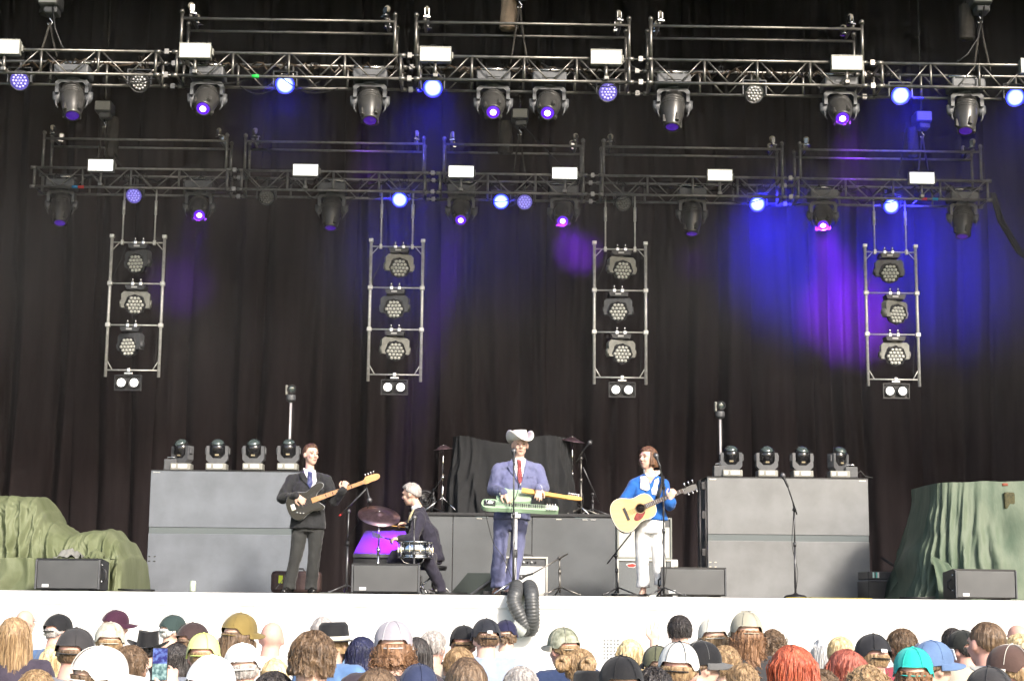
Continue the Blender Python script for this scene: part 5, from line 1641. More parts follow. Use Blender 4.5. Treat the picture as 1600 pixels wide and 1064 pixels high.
def acoustic_guitar(P, ang, label):
    t = thing('acoustic_guitar', label, 'guitar', P)
    M = planar(Vector((0, 0, 0)), ang, R(-8))
    def outline(k=1.0):
        out = []
        half = [(0.0, 0.0), (0.004, 0.07), (0.03, 0.145), (0.09, 0.192), (0.16, 0.197), (0.23, 0.165), (0.285, 0.138), (0.33, 0.134), (0.39, 0.146), (0.45, 0.138), (0.49, 0.10), (0.505, 0.045)]
        up = half
        dn = [(x, -y) for x, y in reversed(half[1:])]
        return smooth_poly(up + dn, 2)
    o = outline()
    top = mat('honey spruce top', (0.72, 0.46, 0.17), 0.25, var=0.06, vscale=4, coat=0.6, stretch=(1, 12, 12))
    side = mat('dark rosewood sides', (0.075, 0.03, 0.028), 0.15, var=0.5, vscale=6, coat=1.0, stretch=(4, 1, 1))
    MB().prism(o, 0.105, M @ Matrix.Translation((0, 0, -0.055)), False).build('sides', side, t)
    MB().prism(o, 0.004, M @ Matrix.Translation((0, 0, 0.0002))).build('soundboard', top, t)
    MB().path([M @ Vector((x, y, 0.0)) for x, y in o + o[:1]], 0.0035, n=5).build('edge_line', mat('cream binding', (0.8, 0.75, 0.6), 0.4), t)
    MB().lathe([(0.052, 0), (0, 0)], M @ Vector((0.335, 0, 0.0032)), M.to_3x3() @ Vector((0, 0, 1)), n=28).build('soundhole', mat('soundhole dark', (0.035, 0.02, 0.012), 0.9), t)
    MB().path([M @ Vector((0.335 + 0.058 * math.cos(a), 0.058 * math.sin(a), 0.003)) for a in [2 * PI * k / 30 for k in range(31)]], 0.0035, n=5, caps=False).build('rosette', mat('rosette', (0.14, 0.09, 0.06), 0.4), t)
    pg = [(0.375, -0.045), (0.36, -0.075), (0.30, -0.118), (0.235, -0.118), (0.215, -0.085), (0.255, -0.045), (0.28, -0.03), (0.295, -0.045), (0.335, -0.06)]
    MB().prism(smooth_poly(pg, 1), 0.0025, M @ Matrix.Translation((0, 0, 0.0038))).build('pickguard', mat('tortoise pickguard', (0.20, 0.025, 0.015), 0.15, var=0.4, vscale=30), t)
    mb = MB(); lbox(mb, M, (0.165, 0, 0.007), (0.032, 0.15, 0.009), 0.003); mb.build('bridge', mat('ebony', (0.018, 0.014, 0.012), 0.4), t)
    MB().prism([(0.39, 0.028), (0.86, 0.022), (0.86, -0.022), (0.39, -0.028)], 0.026, M @ Matrix.Translation((0, 0, 0.0))).build('neck', mat('dark neck wood', (0.09, 0.06, 0.045), 0.4), t)
    for k in range(18):
        x = 0.86 - 0.48 * (1 - 2 ** (-k / 12)) * 1.55
        if x < 0.40: break
        mb = MB(); lbox(mb, M, (x, 0, 0.0137), (0.003, 0.046, 0.003)); mb.build('fret', M_steel, t)
    h = MB().prism(smooth_poly([(0.86, 0.022), (0.885, 0.035), (1.03, 0.036), (1.04, 0.0), (1.03, -0.036), (0.885, -0.035), (0.86, -0.022)], 1), 0.016, M @ Matrix.Rotation(R(5), 4, 'Y')).build('headstock', mat('ebony', (0.018, 0.014, 0.012), 0.4), t)
    tuners(M, h, (0.90, 0.95, 1.0), 0.036); tuners(M, h, (0.90, 0.95, 1.0), -0.036)
    strings(M, t, 0.165, 0.9, 6, 0.055, 0.036, 0.014, 0.018)
    return t
# ================================================================== the four performers
def performer(label, Y0, foot):
    o = at(foot[0], foot[1], Y0); o.z = DECK
    t = thing('person', label, 'person', o, group='performers on the stage')
    J = lambda px, py, dy=0.0: at(px, py, Y0 + dy)
    return t, o, J
YV = Vector((0, 1, 0))
def shoe(parent, o, ankle, toe_dir, m, L=0.27):
    a = Vector(ankle); a.z = DECK
    d = Vector(toe_dir).normalized()
    Fm = frame(d)
    mb = MB()
    mb.ball(a + d * 0.05 + Vector((0, 0, 0.04)), 0.05, 12, 8, (0.8, 1.2, 0.8), Fm).ball(a + d * 0.14 + Vector((0, 0, 0.03)), 0.045, 12, 8, (0.95, 1.3, 0.62), Fm).ball(a - d * 0.03 + Vector((0, 0, 0.045)), 0.042, 12, 8, (0.85, 1, 0.95), Fm)
    mb.box(a + d * 0.07 + Vector((0, 0, 0.012)), (0.075, 0.25, 0.022), Fm, bev=0.01)
    finish(remesh(mb, 0.011, 3, 'shoe'), 'shoe', m, parent, o)

def suit(t, o, sh, el, wr, neck, chest, waist, hem, hips, knees, ankles, jm, tm, hw, sleeve=(0.072, 0.062, 0.052, 0.047), seed=0.0, open_hem=True, trouser=(0.095, 0.075, 0.068), facing=0.0):
    """jacket and trousers; every point given in world space. hw: half widths at shoulder, chest, waist, hem"""
    S = Vector((math.cos(facing), math.sin(facing), 0))
    D = Vector((-math.sin(facing), math.cos(facing), 0))
    mb = MB()
    top = (sh[0] + sh[1]) / 2
    ellring(mb, [(neck, S * 0.07, D * 0.065), (top + Vector((0, 0, 0.02)), S * (hw[0] * 0.62), D * 0.085), (top - Vector((0, 0, 0.05)), S * hw[0], D * 0.115), (chest, S * hw[1], D * 0.135), (waist, S * hw[2], D * 0.125), ((waist + hem) / 2, S * (hw[2] * 0.5 + hw[3] * 0.5) * 1.01, D * 0.135), (hem, S * hw[3], D * 0.15)])
    for i in (0, 1):
        capsule(mb, neck - Vector((0, 0, 0.035)), sh[i] + Vector((0, 0, 0.012)), 0.062, sleeve[0] * 0.92)
        capsule(mb, top - Vector((0, 0, 0.07)), sh[i] - Vector((0, 0, 0.03)), 0.09, sleeve[0])
        limb(mb, [sh[i], (sh[i] + el[i]) / 2, el[i], (el[i] * 0.45 + wr[i] * 0.55), wr[i]], [sleeve[0], sleeve[0] * 0.95, sleeve[1], sleeve[2], sleeve[3]])
    jk = rumple(remesh(mb, 0.0125, 4, 'jacket'), 0.007, 9.0, seed)
    tree = bvh_of(jk)
    finish(jk, 'jacket', jm, t, o)
    mb = MB()
    pel = (hips[0] + hips[1]) / 2
    ellring(mb, [(pel + Vector((0, 0, 0.16)), S * 0.16, D * 0.11), (pel + Vector((0, 0, 0.02)), S * 0.18, D * 0.125), (pel - Vector((0, 0, 0.07)), S * 0.165, D * 0.115)])
    for i in (0, 1):
        limb(mb, [hips[i], (hips[i] + knees[i]) / 2, knees[i], (knees[i] + ankles[i]) / 2, ankles[i]], [trouser[0], trouser[0] * 0.93, trouser[1], trouser[2] * 1.03, trouser[2]])
        mb.tube(ankles[i], ankles[i] + Vector((0, -0.005, -0.072)), trouser[2] * 1.01, trouser[2] * 1.06, n=16)
    finish(rumple(remesh(mb, 0.0125, 3, 'trousers'), 0.006, 8.0, seed + 5), 'trousers', tm, t, o)
    return tree

def body_skin(t, o, m, head_c, Fm, neck, sh, el, wr, hips, knees, ankles, hands, k=1.07, extra=None):
    mb = MB()
    add_head(mb, head_c, Fm, k)
    capsule(mb, head_c + Fm @ Vector((0, -0.015, -0.05)), neck + Vector((0, 0, -0.02)), 0.052, 0.058)
    top = (sh[0] + sh[1]) / 2
    pel = (hips[0] + hips[1]) / 2
    limb(mb, [neck, top - Vector((0, 0, 0.14)), pel], [0.05, 0.07, 0.07])
    for i in (0, 1):
        limb(mb, [top - Vector((0, 0, 0.09)), sh[i] * 0.85 + top * 0.15 - Vector((0, 0, 0.03)), el[i], wr[i]], [0.05, 0.035, 0.034, 0.027])
        limb(mb, [pel, hips[i], knees[i], ankles[i]], [0.06, 0.065, 0.045, 0.036])
        d, n, curl, side = hands[i]
        add_hand(mb, wr[i], d, n, curl, side, 1.02)
    if extra: extra(mb)
    finish(remesh(mb, 0.0085, 2, 'body'), 'body', m, t, o)

def P2(J, pts, dy=0.0): return [J(x, y, dy) for x, y in pts]

M_suit_dark = cloth_mat('charcoal suit wool', (0.024, 0.025, 0.027))
M_trous_dark = cloth_mat('charcoal trouser wool', (0.036, 0.037, 0.036))
M_suit_blue = cloth_mat('blue suit wool', (0.14, 0.15, 0.27))
M_suit_navy = cloth_mat('navy suit wool', (0.028, 0.026, 0.042))
M_shirt = cloth_mat('white shirt cotton', (0.8, 0.8, 0.8), 0.03)
M_shoe_b = mat('black shoe leather', (0.015, 0.014, 0.014), 0.25)
M_shoe_br = mat('brown shoe leather', (0.10, 0.06, 0.045), 0.3)

# ------------------------------------------------------------------ bass player
t, o, J = performer('man in dark suit and blue tie playing a black bass guitar', 19.6, (470, 922))
hc, Fm = J(485.5, 711), frame((0.62, -0.78, 0.0))
sh = [J(455, 752, 0.02), J(510, 752, 0.02)]
el = [J(440, 779, -0.02), J(522, 783, -0.12)]
wr = [J(462, 774, -0.24), J(536, 766, -0.27)]
hips = [J(470, 822), J(494, 822)]
knees = [J(463, 868, -0.02), J(491, 868, -0.03)]
ank = [J(453, 911), J(486, 912)]
neck = J(484, 738, 0.0)
hands = [((0.75, -0.05, -0.55), (0.25, 0.9, -0.3), 0.35, -1), ((0.25, -0.05, 0.95), (0.2, 0.95, 0.0), 0.95, 1)]
tree = suit(t, o, sh, el, wr, neck, J(483, 768), J(482, 795), J(481, 826), hips, knees, ank, M_suit_dark, M_trous_dark, (0.215, 0.205, 0.19, 0.215), seed=1.0)
body_skin(t, o, SK1, hc, Fm, neck, sh, el, wr, hips, knees, ank, hands)
face_bits(t, hc - o, Fm, 1.07)
for i in (0, 1):
    d = (wr[i] - el[i]).normalized()
    MB().tube(wr[i] - d * 0.02 - o, wr[i] + d * 0.018 - o, 0.038, n=14).build('shirt_cuff', M_shirt, t)
    shoe(t, o, ank[i], (-0.35 if i == 0 else 0.3, -1, 0), M_shoe_b)
patch('shirt_front', M_shirt, t, o, P2(J, [(474, 731), (490, 734), (497, 740), (497, 757), (489, 763), (482, 752), (476, 740)]), 19.6, tree, 0.004, 0.006)
patch('lapel', M_suit_dark, t, o, P2(J, [(473, 731), (468, 742), (473, 751), (480, 757), (489, 766), (482, 750), (476, 738)]), 19.6, tree, 0.012, 0.008)
patch('lapel', M_suit_dark, t, o, P2(J, [(494, 736), (501, 744), (499, 755), (495, 762), (490, 766), (496, 752)]), 19.6, tree, 0.012, 0.008)
for q_ in ((483, 770), (482, 783)):
    MB().ball(J(q_[0] + 4, q_[1], -0.15) - o, 0.009, 8, 6, (1, 0.5, 1)).build('button', M_black, t)
patch('necktie', cloth_mat('blue tie silk', (0.05, 0.06, 0.16), rough=0.4), t, o, P2(J, [(483, 735), (488, 735), (488, 740), (490, 758), (486, 764), (481, 757), (483, 741)]), 19.6, tree, 0.014, 0.012)
MB().lathe([(0.062, 0), (0.066, 0.02), (0.06, 0.05)], neck - o + Vector((0.005, -0.01, -0.015)), (0.08, -0.05, 1), n=20).build('collar', M_shirt, t)
hair_shell(hc - o, Fm, 1.07, 0, 0.010, 0.55, 58, 0.05, -0.55, 30, 0.004, seed=3.0, quiff=0.02).build('hair', hair_mat('chestnut hair', (0.065, 0.034, 0.02)), t)
ang = math.atan2(38, 102)
bp = J(449, 796, -0.20)
bass_guitar(bp, ang, 'black bass guitar with amber maple neck held by the man in dark suit')
MB().path(smooth_path([bp - o + Vector((0.05, 0.06, -0.05)), J(455, 850, 0.05) - o, J(447, 895, 0.0) - o, J(430, 921, -0.1) - o]), 0.0045, n=6).build('guitar_cable', M_cable, t)

# ------------------------------------------------------------------ singer with the cowboy hat
t, o, J = performer('man in blue suit, red tie and white cowboy hat playing a steel guitar', 18.3, (792, 925))
hc, Fm = J(812.5, 696), frame((0.10, -0.98, -0.05))
sh = [J(779, 735, 0.02), J(840, 735, 0.02)]
el = [J(770, 764, 0.0), J(850, 764, -0.02)]
wr = [J(786, 770, -0.30), J(842, 763, -0.28)]
hips = [J(784, 818), J(812, 818)]
knees = [J(781, 862, -0.12), J(807, 866, 0.04)]
ank = [J(777, 908, 0.02), J(798, 912, 0.02)]
neck = J(811, 721)
hands = [((0.62, -0.55, -0.62), (0.1, 0.5, -0.8), 0.3, -1), ((-0.05, -0.5, -0.75), (-0.1, 0.6, -0.8), 0.35, 1)]
tree = suit(t, o, sh, el, wr, neck, J(809, 757), J(803, 785), J(800, 812), hips, knees, ank, M_suit_blue, M_suit_blue, (0.225, 0.215, 0.20, 0.205), (0.075, 0.066, 0.056, 0.05), seed=8.0, trouser=(0.092, 0.078, 0.075))
body_skin(t, o, SK1, hc, Fm, neck, sh, el, wr, hips, knees, ank, hands, 1.1)
face_bits(t, hc - o, Fm, 1.1, (0.2, 0.15, 0.12))
for i in (0, 1):
    d = (wr[i] - el[i]).normalized()
    MB().tube(wr[i] - d * 0.03 - o, wr[i] + d * 0.02 - o, 0.044, n=14).build('shirt_cuff', M_shirt, t)
    shoe(t, o, ank[i], (-0.15 if i == 0 else -0.3, -1, 0), M_shoe_br)
patch('shirt_front', M_shirt, t, o, P2(J, [(801, 716), (821, 716), (819, 735), (813, 760), (807, 748), (802, 730)]), 18.3, tree, 0.004, 0.006)
patch('lapel', M_suit_blue, t, o, P2(J, [(799, 717), (793, 730), (797, 738), (803, 745), (813, 763), (806, 742), (802, 726)]), 18.3, tree, 0.012, 0.008)
patch('lapel', M_suit_blue, t, o, P2(J, [(822, 717), (829, 730), (825, 738), (820, 748), (813, 763), (817, 745), (820, 728)]), 18.3, tree, 0.012, 0.008)
patch('breast_pocket', M_suit_blue, t, o, P2(J, [(824, 745), (833, 744), (833, 746.5), (824, 747.5)]), 18.3, tree, 0.006, 0.006)
patch('necktie', cloth_mat('red tie silk', (0.26, 0.045, 0.05), rough=0.4), t, o, P2(J, [(808, 718), (813, 718), (813, 724), (815.5, 752), (812, 758), (808, 751), (809, 724)]), 18.3, tree, 0.014, 0.012)
MB().lathe([(0.066, 0), (0.07, 0.02), (0.062, 0.05)], neck - o + Vector((0, -0.01, -0.01)), (0, -0.06, 1), n=20).build('collar', M_shirt, t)
hair_shell(hc - o, Fm, 1.1, 0, 0.006, 0.5, 62, 0.0, -0.5, 30, 0.003, seed=5).build('hair', hair_mat('grey brown hair', (0.16, 0.13, 0.1)), t)
# cowboy hat: creased crown and a brim rolled up at both sides
ho = hc - o
Fb, Fm = Fm, frame((0.42, -0.9, 0.0), (-0.05, 0.05, 1))
hat_m = cloth_mat('white felt', (0.86, 0.81, 0.73), 0.03, 0.8, 0.1)
mb = MB()
def crown(u, v):
    a = 2 * PI * u
    r = 1.0 - 0.16 * v - (0.55 * max(0, (v - 0.82) / 0.18) ** 1.2)
    x, y = 0.088 * r * math.cos(a), 0.112 * r * math.sin(a)
    z = 0.055 + 0.125 * min(1, v / 0.86) - 0.05 * max(0, (v - 0.82) / 0.18) * (1 - abs(math.cos(a)) * 0.2)
    if math.sin(a) > 0.2: x *= 1 - 0.25 * v * (math.sin(a) - 0.2)
    return ho + Fm @ Vector((x, y, z))
mb.grid(crown, 40, 24, wrap=True)
def brim(u, v):
    a = 2 * PI * u
    c, s = math.cos(a), math.sin(a)
    w = 0.085 * v
    x = (0.086 + w * 0.95) * c
    y = (0.11 + w * 1.05) * s
    z = 0.058 + 0.115 * (abs(c) ** 2.2) * v ** 1.7 - 0.022 * abs(s) ** 2 * v ** 1.2
    x *= 1 - 0.18 * abs(c) ** 2 * v ** 2
    return ho + Fm @ Vector((x, y, z))
mb2 = MB(); mb2.grid(brim, 56, 10, wrap=True)
h1 = mb.build('cowboy_hat', hat_m, t)
h1.modifiers.new('thick', 'SOLIDIFY').thickness = 0.005
h2 = mb2.build('hat_brim', hat_m, h1)
h2.modifiers.new('thick', 'SOLIDIFY').thickness = 0.005
MB().lathe([(0.0905, 0), (0.0895, 0.02)], (0, 0, 0), n=36).build('hat_band', cloth_mat('pale band', (0.6, 0.57, 0.52)), h1, ho + Fm @ Vector((0, 0, 0.06)), Fm.to_euler()).scale = (1, 1.25, 1)

# double-neck steel guitar on its chrome pole
p0 = J(752, 790, -0.36)
gs = thing('steel_guitar', 'mint green double-neck steel guitar with orange neck on a white pole', 'guitar', p0)
Lb = (J(873, 796, -0.36) - p0).length
ang2 = -math.atan2(6.0, 120)
M = planar(Vector((0, 0, 0)), ang2) @ Matrix.Rotation(R(-52), 4, 'X')
mint = mat('mint green lacquer', (0.35, 0.50, 0.34), 0.2, var=0.06, coat=0.5)
board = smooth_poly([(0, 0.05), (0.02, 0.10), (0.16, 0.115), (0.24, 0.06), (Lb - 0.01, 0.055), (Lb, 0.0), (Lb - 0.01, -0.05), (0.22, -0.055), (0.1, -0.07), (0.02, -0.05), (0, 0)], 1)
MB().prism(board, 0.05, M).build('steel_body', mint, gs)
MB().prism(smooth_poly([(0.16, 0.08), (0.16, 0.22), (0.24, 0.34), (0.36, 0.35), (0.44, 0.31), (0.52, 0.33), (0.58, 0.27), (0.54, 0.2), (0.56, 0.12), (0.48, 0.075), (0.3, 0.07)], 2), 0.04, M @ Matrix.Translation((0, 0.0, 0.01))).build('guitar_body', mint, gs)
mb = MB(); lbox(mb, M, (0.53, 0.005, 0.03), (0.50, 0.062, 0.008)); fb = mb.build('fretboard', mat('pale fretboard', (0.45, 0.55, 0.42), 0.4), gs)
for k in range(18):
    mb = MB(); lbox(mb, M, (0.31 + k * 0.024, 0.005, 0.0355), (0.008 if k % 3 else 0.014, 0.06, 0.003)); mb.build('fret_marker', M_blackpl, fb)
mb = MB(); lbox(mb, M, (0.09, 0.02, 0.03), (0.13, 0.10, 0.012), 0.004); mb.build('control_plate', M_blackpl, gs)
for x, y in ((0.05, 0.04), (0.09, 0.05), (0.13, 0.03), (0.06, 0.0)):
    MB().lathe([(0.012, 0), (0.011, 0.016)], M @ Vector((x, y, 0.035)), M.to_3x3() @ Vector((0, 0, 1)), n=10).build('knob', M_chrome, gs)
mb = MB(); lbox(mb, M, (0.10, 0.015, 0.042), (0.05, 0.05, 0.01), 0.003); mb.build('bridge', M_white, gs)
mb = MB(); lbox(mb, M, (Lb - 0.085, 0.0, 0.032), (0.13, 0.075, 0.016), 0.005); pn = mb.build('key_head', mat('white headplate', (0.75, 0.77, 0.72), 0.4), gs)
for s in (-1, 1):
    for k in range(4):
        MB().lathe([(0.008, 0), (0.008, 0.02)], M @ Vector((Lb - 0.13 + k * 0.03, s * 0.042, 0.035)), M.to_3x3() @ Vector((0, s, 0.3)), n=8).build('tuning_peg', M_chrome, pn)
q0, q1 = J(822, 767, -0.27) - p0, J(884, 777, -0.28) - p0
wood2 = mat('orange maple', (0.72, 0.40, 0.12), 0.3, coat=0.4, var=0.08)
d_ = (q1 - q0)
Nm = planar(q0, math.atan2(d_.z, math.hypot(d_.x, d_.y))) @ Matrix.Rotation(R(-35), 4, 'X')
ln = d_.length
MB().prism([(-0.05, 0.03), (ln, 0.022), (ln, -0.022), (-0.05, -0.03)], 0.026, Nm).build('neck', wood2, gs)
nh = MB().prism(smooth_poly([(ln - 0.01, 0.022), (ln + 0.02, 0.035), (ln + 0.15, 0.04), (ln + 0.19, 0.015), (ln + 0.17, -0.012), (ln + 0.06, -0.02), (ln, -0.022)], 1), 0.016, Nm).build('headstock', wood2, gs)
tuners(Nm, nh, [ln + 0.03 + 0.022 * k for k in range(6)], 0.038)
strings(M, gs, 0.1, Lb - 0.06, 8, 0.05, 0.05, 0.046, 0.042)
pb, pt = J(803.5, 926, -0.45), J(806, 800, -0.42)
pb.z = DECK
MB().tube(pb - p0 + Vector((0, 0, 0.03)), pt - p0, 0.021, n=14).build('pole', mat('white pole', (0.75, 0.75, 0.78), 0.35, 0.2), gs)
MB().box(J(806, 806, -0.42) - p0, (0.10, 0.09, 0.05), bev=0.01).build('pole_clamp', M_white, gs)
MB().lathe([(0.028, 0), (0.028, 0.09)], pb - p0 + (pt - pb) * 0.45, n=12).build('pole_joint', M_greyhead, gs)
for k in range(3):
    a = R(90 + 120 * k)
    MB().tube(pb - p0 + Vector((0, 0, 0.16)), pb - p0 + Vector((0.26 * math.cos(a), 0.26 * math.sin(a), 0.012)), 0.011, n=8).build('pole_leg', M_steel, gs)
MB().path(smooth_path([M @ Vector((0.04, -0.05, 0)), J(770, 845, -0.3) - p0, J(786, 870, -0.3) - p0, J(800, 905, -0.32) - p0, J(806, 925, -0.3) - p0]), 0.004, n=5).build('guitar_cable', M_cable, gs)

# ------------------------------------------------------------------ woman with the acoustic guitar
t, o, J = performer('woman in blue tunic and white trousers playing an acoustic guitar', 18.35, (1016, 928))
hc, Fm = J(1012, 717), frame((-0.72, -0.66, 0.08))
sh = [J(991, 757, 0.02), J(1037, 757, 0.02)]
el = [J(972, 786, -0.03), J(1046, 790, -0.14)]
wr = [J(985, 787, -0.20), J(1047, 779, -0.24)]
hips = [J(1004, 822), J(1027, 822)]
knees = [J(1003, 866, -0.02), J(1029, 866, 0.0)]
ank = [J(1005, 914), J(1032, 910, 0.05)]
neck = J(1014, 740)
hands = [((0.62, -0.1, -0.62), (0.3, 0.9, -0.2), 0.35, -1), ((0.35, -0.1, 0.85), (0.2, 0.95, 0.1), 0.95, 1)]
blue = cloth_mat('bright blue cotton', (0.022, 0.12, 0.42), 0.08)
mb = MB()
S, D = Vector((1, 0, 0)), Vector((0, 1, 0))
top = (sh[0] + sh[1]) / 2
ellring(mb, [(neck + Vector((0, 0, -0.01)), S * 0.075, D * 0.065), (top + Vector((0, 0, 0.03)), S * 0.12, D * 0.075), (top - Vector((0, 0, 0.03)), S * 0.185, D * 0.10), (J(1014, 780), S * 0.175, D * 0.13), (J(1015, 796), S * 0.17, D * 0.12), (J(1016, 813), S * 0.205, D * 0.14)])
for i in (0, 1):
    capsule(mb, neck - Vector((0, 0, 0.04)), sh[i] + Vector((0, 0, 0.008)), 0.055, 0.062)
    w_ = el[i] * 0.45 + wr[i] * 0.55 if i == 1 else el[i] * 0.7 + wr[i] * 0.3
    limb(mb, [sh[i], (sh[i] + el[i]) / 2, el[i], w_], [0.066, 0.062, 0.06, 0.07])
jk = rumple(remesh(mb, 0.0125, 3, 'tunic'), 0.006, 9, 4)
tree = bvh_of(jk)
finish(jk, 'tunic', blue, t, o)
mb = MB()
pel = (hips[0] + hips[1]) / 2
ellring(mb, [(pel + Vector((0, 0, 0.14)), S * 0.15, D * 0.11), (pel + Vector((0, 0, 0.02)), S * 0.175, D * 0.13), (pel - Vector((0, 0, 0.08)), S * 0.16, D * 0.115)])
for i in (0, 1):
    limb(mb, [hips[i], (hips[i] + knees[i]) / 2, knees[i], (knees[i] * .4 + ank[i] * .6), ank[i] + Vector((0, 0, 0.05))], [0.088, 0.083, 0.074, 0.072, 0.070])
    e_ = ank[i] + Vector((0, 0, 0.05))
    mb.tube(e_, e_ + Vector((0, 0, -0.075)), 0.073, 0.078, n=16)
finish(rumple(remesh(mb, 0.0125, 3, 'trousers'), 0.004, 8.0, 15), 'trousers', cloth_mat('white trousers cotton', (0.8, 0.8, 0.8), 0.02), t, o)
def feet(mb):
    for i in (0, 1):
        a = ank[i].copy(); a.z = DECK
        d = Vector((-0.25 if i == 0 else 0.2, -1, 0)).normalized()
        limb(mb, [ank[i], a + Vector((0, 0, 0.05)), a + d * 0.10 + Vector((0, 0, 0.035)), a + d * 0.16 + Vector((0, 0, 0.022))], [0.034, 0.036, 0.034, 0.024])
body_skin(t, o, SK1, hc, Fm, neck, sh, el, wr, hips, knees, ank, hands, 1.05, feet)
face_bits(t, hc - o, Fm, 1.05, (0.10, 0.05, 0.03), (0.5, 0.16, 0.15))
for i in (0, 1):
    a = ank[i].copy(); a.z = DECK + 0.008
    MB().box(a + Vector((-0.02 if i == 0 else 0.015, -0.07, 0)) - o, (0.08, 0.24, 0.014), (0, 0, R(-12 if i == 0 else 12)), bev=0.005).build('sandal', M_black, t)
wht = cloth_mat('white embroidery', (0.8, 0.8, 0.8), 0.02, bump=0.6, bscale=60)
patch('neckline_skin', SK1, t, o, P2(J, [(1007, 735), (1030, 735), (1026, 743), (1019, 748), (1015, 756), (1013, 748), (1008, 742)]), 18.35, tree, 0.003, 0.004)
patch('neckline_trim', wht, t, o, P2(J, [(1005, 733), (1008, 733), (1010, 741), (1014, 744), (1010, 745), (1006, 740)]), 18.35, tree, 0.008, 0.006)
patch('neckline_trim', wht, t, o, P2(J, [(1031, 735), (1031, 740), (1025, 744), (1019, 746), (1024, 741), (1029, 735)]), 18.35, tree, 0.008, 0.006)
for pts in ([(1000, 745), (1008, 744), (1012, 750), (1012, 757), (1014, 765), (1009, 768), (1004, 766), (999, 764), (1003, 759), (1002, 752)], [(1022, 750), (1028, 747), (1029, 753), (1026, 760), (1027, 765), (1023, 769), (1024, 775), (1017, 773), (1016, 766), (1020, 759)]):
    patch('embroidery', wht, t, o, P2(J, pts), 18.35, tree, 0.009, 0.008)
hair_shell(hc - o, Fm, 1.06, 0.125, 0.018, 0.46, 60, -0.3, -1, 44, 0.004, flare=0.10, seed=6, n=96).build('hair', hair_mat('brown bob hair', (0.075, 0.035, 0.02), (0.20, 0.10, 0.05)), t)
gp = J(957.5, 812, -0.235)
angg = math.atan2(39, 92)
acoustic_guitar(gp, angg, 'honey coloured acoustic guitar with red pickguard held by the woman in blue')
MB().path([J(1036, 744, -0.06) - o, J(1035, 755, -0.13) - o, J(1031, 768, -0.16) - o, J(1027, 780, -0.17) - o], 0.021, n=8, flat=0.25).build('guitar_strap', mat('black strap', (0.02, 0.02, 0.022), 0.6), t)

# ------------------------------------------------------------------ drummer
t, o, J = performer('grey-haired seated man in dark suit drumming with brushes', 19.0, (672, 923))
hc, Fm = J(643, 773), frame((-0.90, 0.30, -0.12))
sh = [J(655, 812, -0.17), J(660, 810, 0.17)]
el = [J(646, 842, -0.30), J(645, 832, 0.22)]
wr = [J(626, 842, -0.24), J(638, 820, 0.10)]
hips = [J(674, 872, -0.10), J(674, 872, 0.10)]
knees = [J(667, 872, -0.40), J(617, 868, 0.22)]
ank = [J(688, 915, -0.30), J(606, 914, 0.20)]
neck = J(654, 793)
hands = [((-0.95, -0.1, 0.05), (0.1, 0.3, -0.9), 0.95, -1), ((-0.8, 0.1, 0.2), (0, -0.2, -0.95), 0.95, 1)]
tree = suit(t, o, sh, el, wr, neck, J(665, 828), J(670, 850), J(674, 876), hips, knees, ank, M_suit_navy, M_suit_navy, (0.20, 0.20, 0.19, 0.205), (0.075, 0.066, 0.056, 0.05), seed=21.0, facing=R(-75))
body_skin(t, o, SK1, hc, Fm, neck, sh, el, wr, hips, knees, ank, hands)
face_bits(t, hc - o, Fm, 1.07, (0.25, 0.22, 0.2))
for i in (0, 1):
    d = (wr[i] - el[i]).normalized()
    MB().tube(wr[i] - d * 0.02 - o, wr[i] + d * 0.022 - o, 0.042, n=14).build('shirt_cuff', M_shirt, t)
    shoe(t, o, ank[i], (-0.8, -0.6, 0) if i == 0 else (-1, -0.1, 0), M_shoe_b)
MB().lathe([(0.064, 0), (0.066, 0.025), (0.058, 0.065)], neck - o + Vector((-0.01, 0, -0.03)), (-0.42, 0, 1), n=20).build('collar', M_shirt, t)
MB().path([J(646, 796, -0.10) - o, J(641, 806, -0.13) - o, J(637, 816, -0.13) - o], [0.016, 0.02, 0.012], n=8, flat=0.4).build('necktie', cloth_mat('pale gold tie', (0.5, 0.42, 0.25), rough=0.4), t)
hair_shell(hc - o, Fm, 1.08, 0, 0.010, 0.5, 60, 0.0, -0.6, 30, 0.004, seed=13, quiff=0.035).build('hair', hair_mat('silver hair', (0.28, 0.25, 0.24), (0.5, 0.47, 0.45)), t)
# brushes held in the hands
b0 = wr[0] + Vector((-0.06, -0.01, -0.02))
tb = thing('drum_brush', 'pale wire drum brush in the near hand of the drummer', 'drum brush', b0, group='drum brushes')
MB().tube((0.06, 0, -0.01), (-0.12, 0.02, 0.03), 0.007, n=8).build('brush_handle', M_blackpl, tb)
mb = MB()
for k in range(14):
    a = (k - 6.5) / 6.5
    mb.tube((-0.12, 0.02, 0.03), (-0.27, 0.03 + 0.02 * math.sin(k * 2.1), 0.075 + a * 0.035), 0.0016, n=4)
mb.build('wires', mat('pale wires', (0.7, 0.7, 0.7), 0.4), tb)['kind'] = 'stuff'
b1 = wr[1] + Vector((-0.05, 0.0, -0.03))
tb = thing('drumstick', 'thin drumstick in the far hand of the drummer behind the cymbal', 'drumstick', b1)
MB().tube((0.05, 0, 0.0), (-0.25, 0.0, 0.03), 0.007, 0.004, n=8).build('stick', wood2, tb)
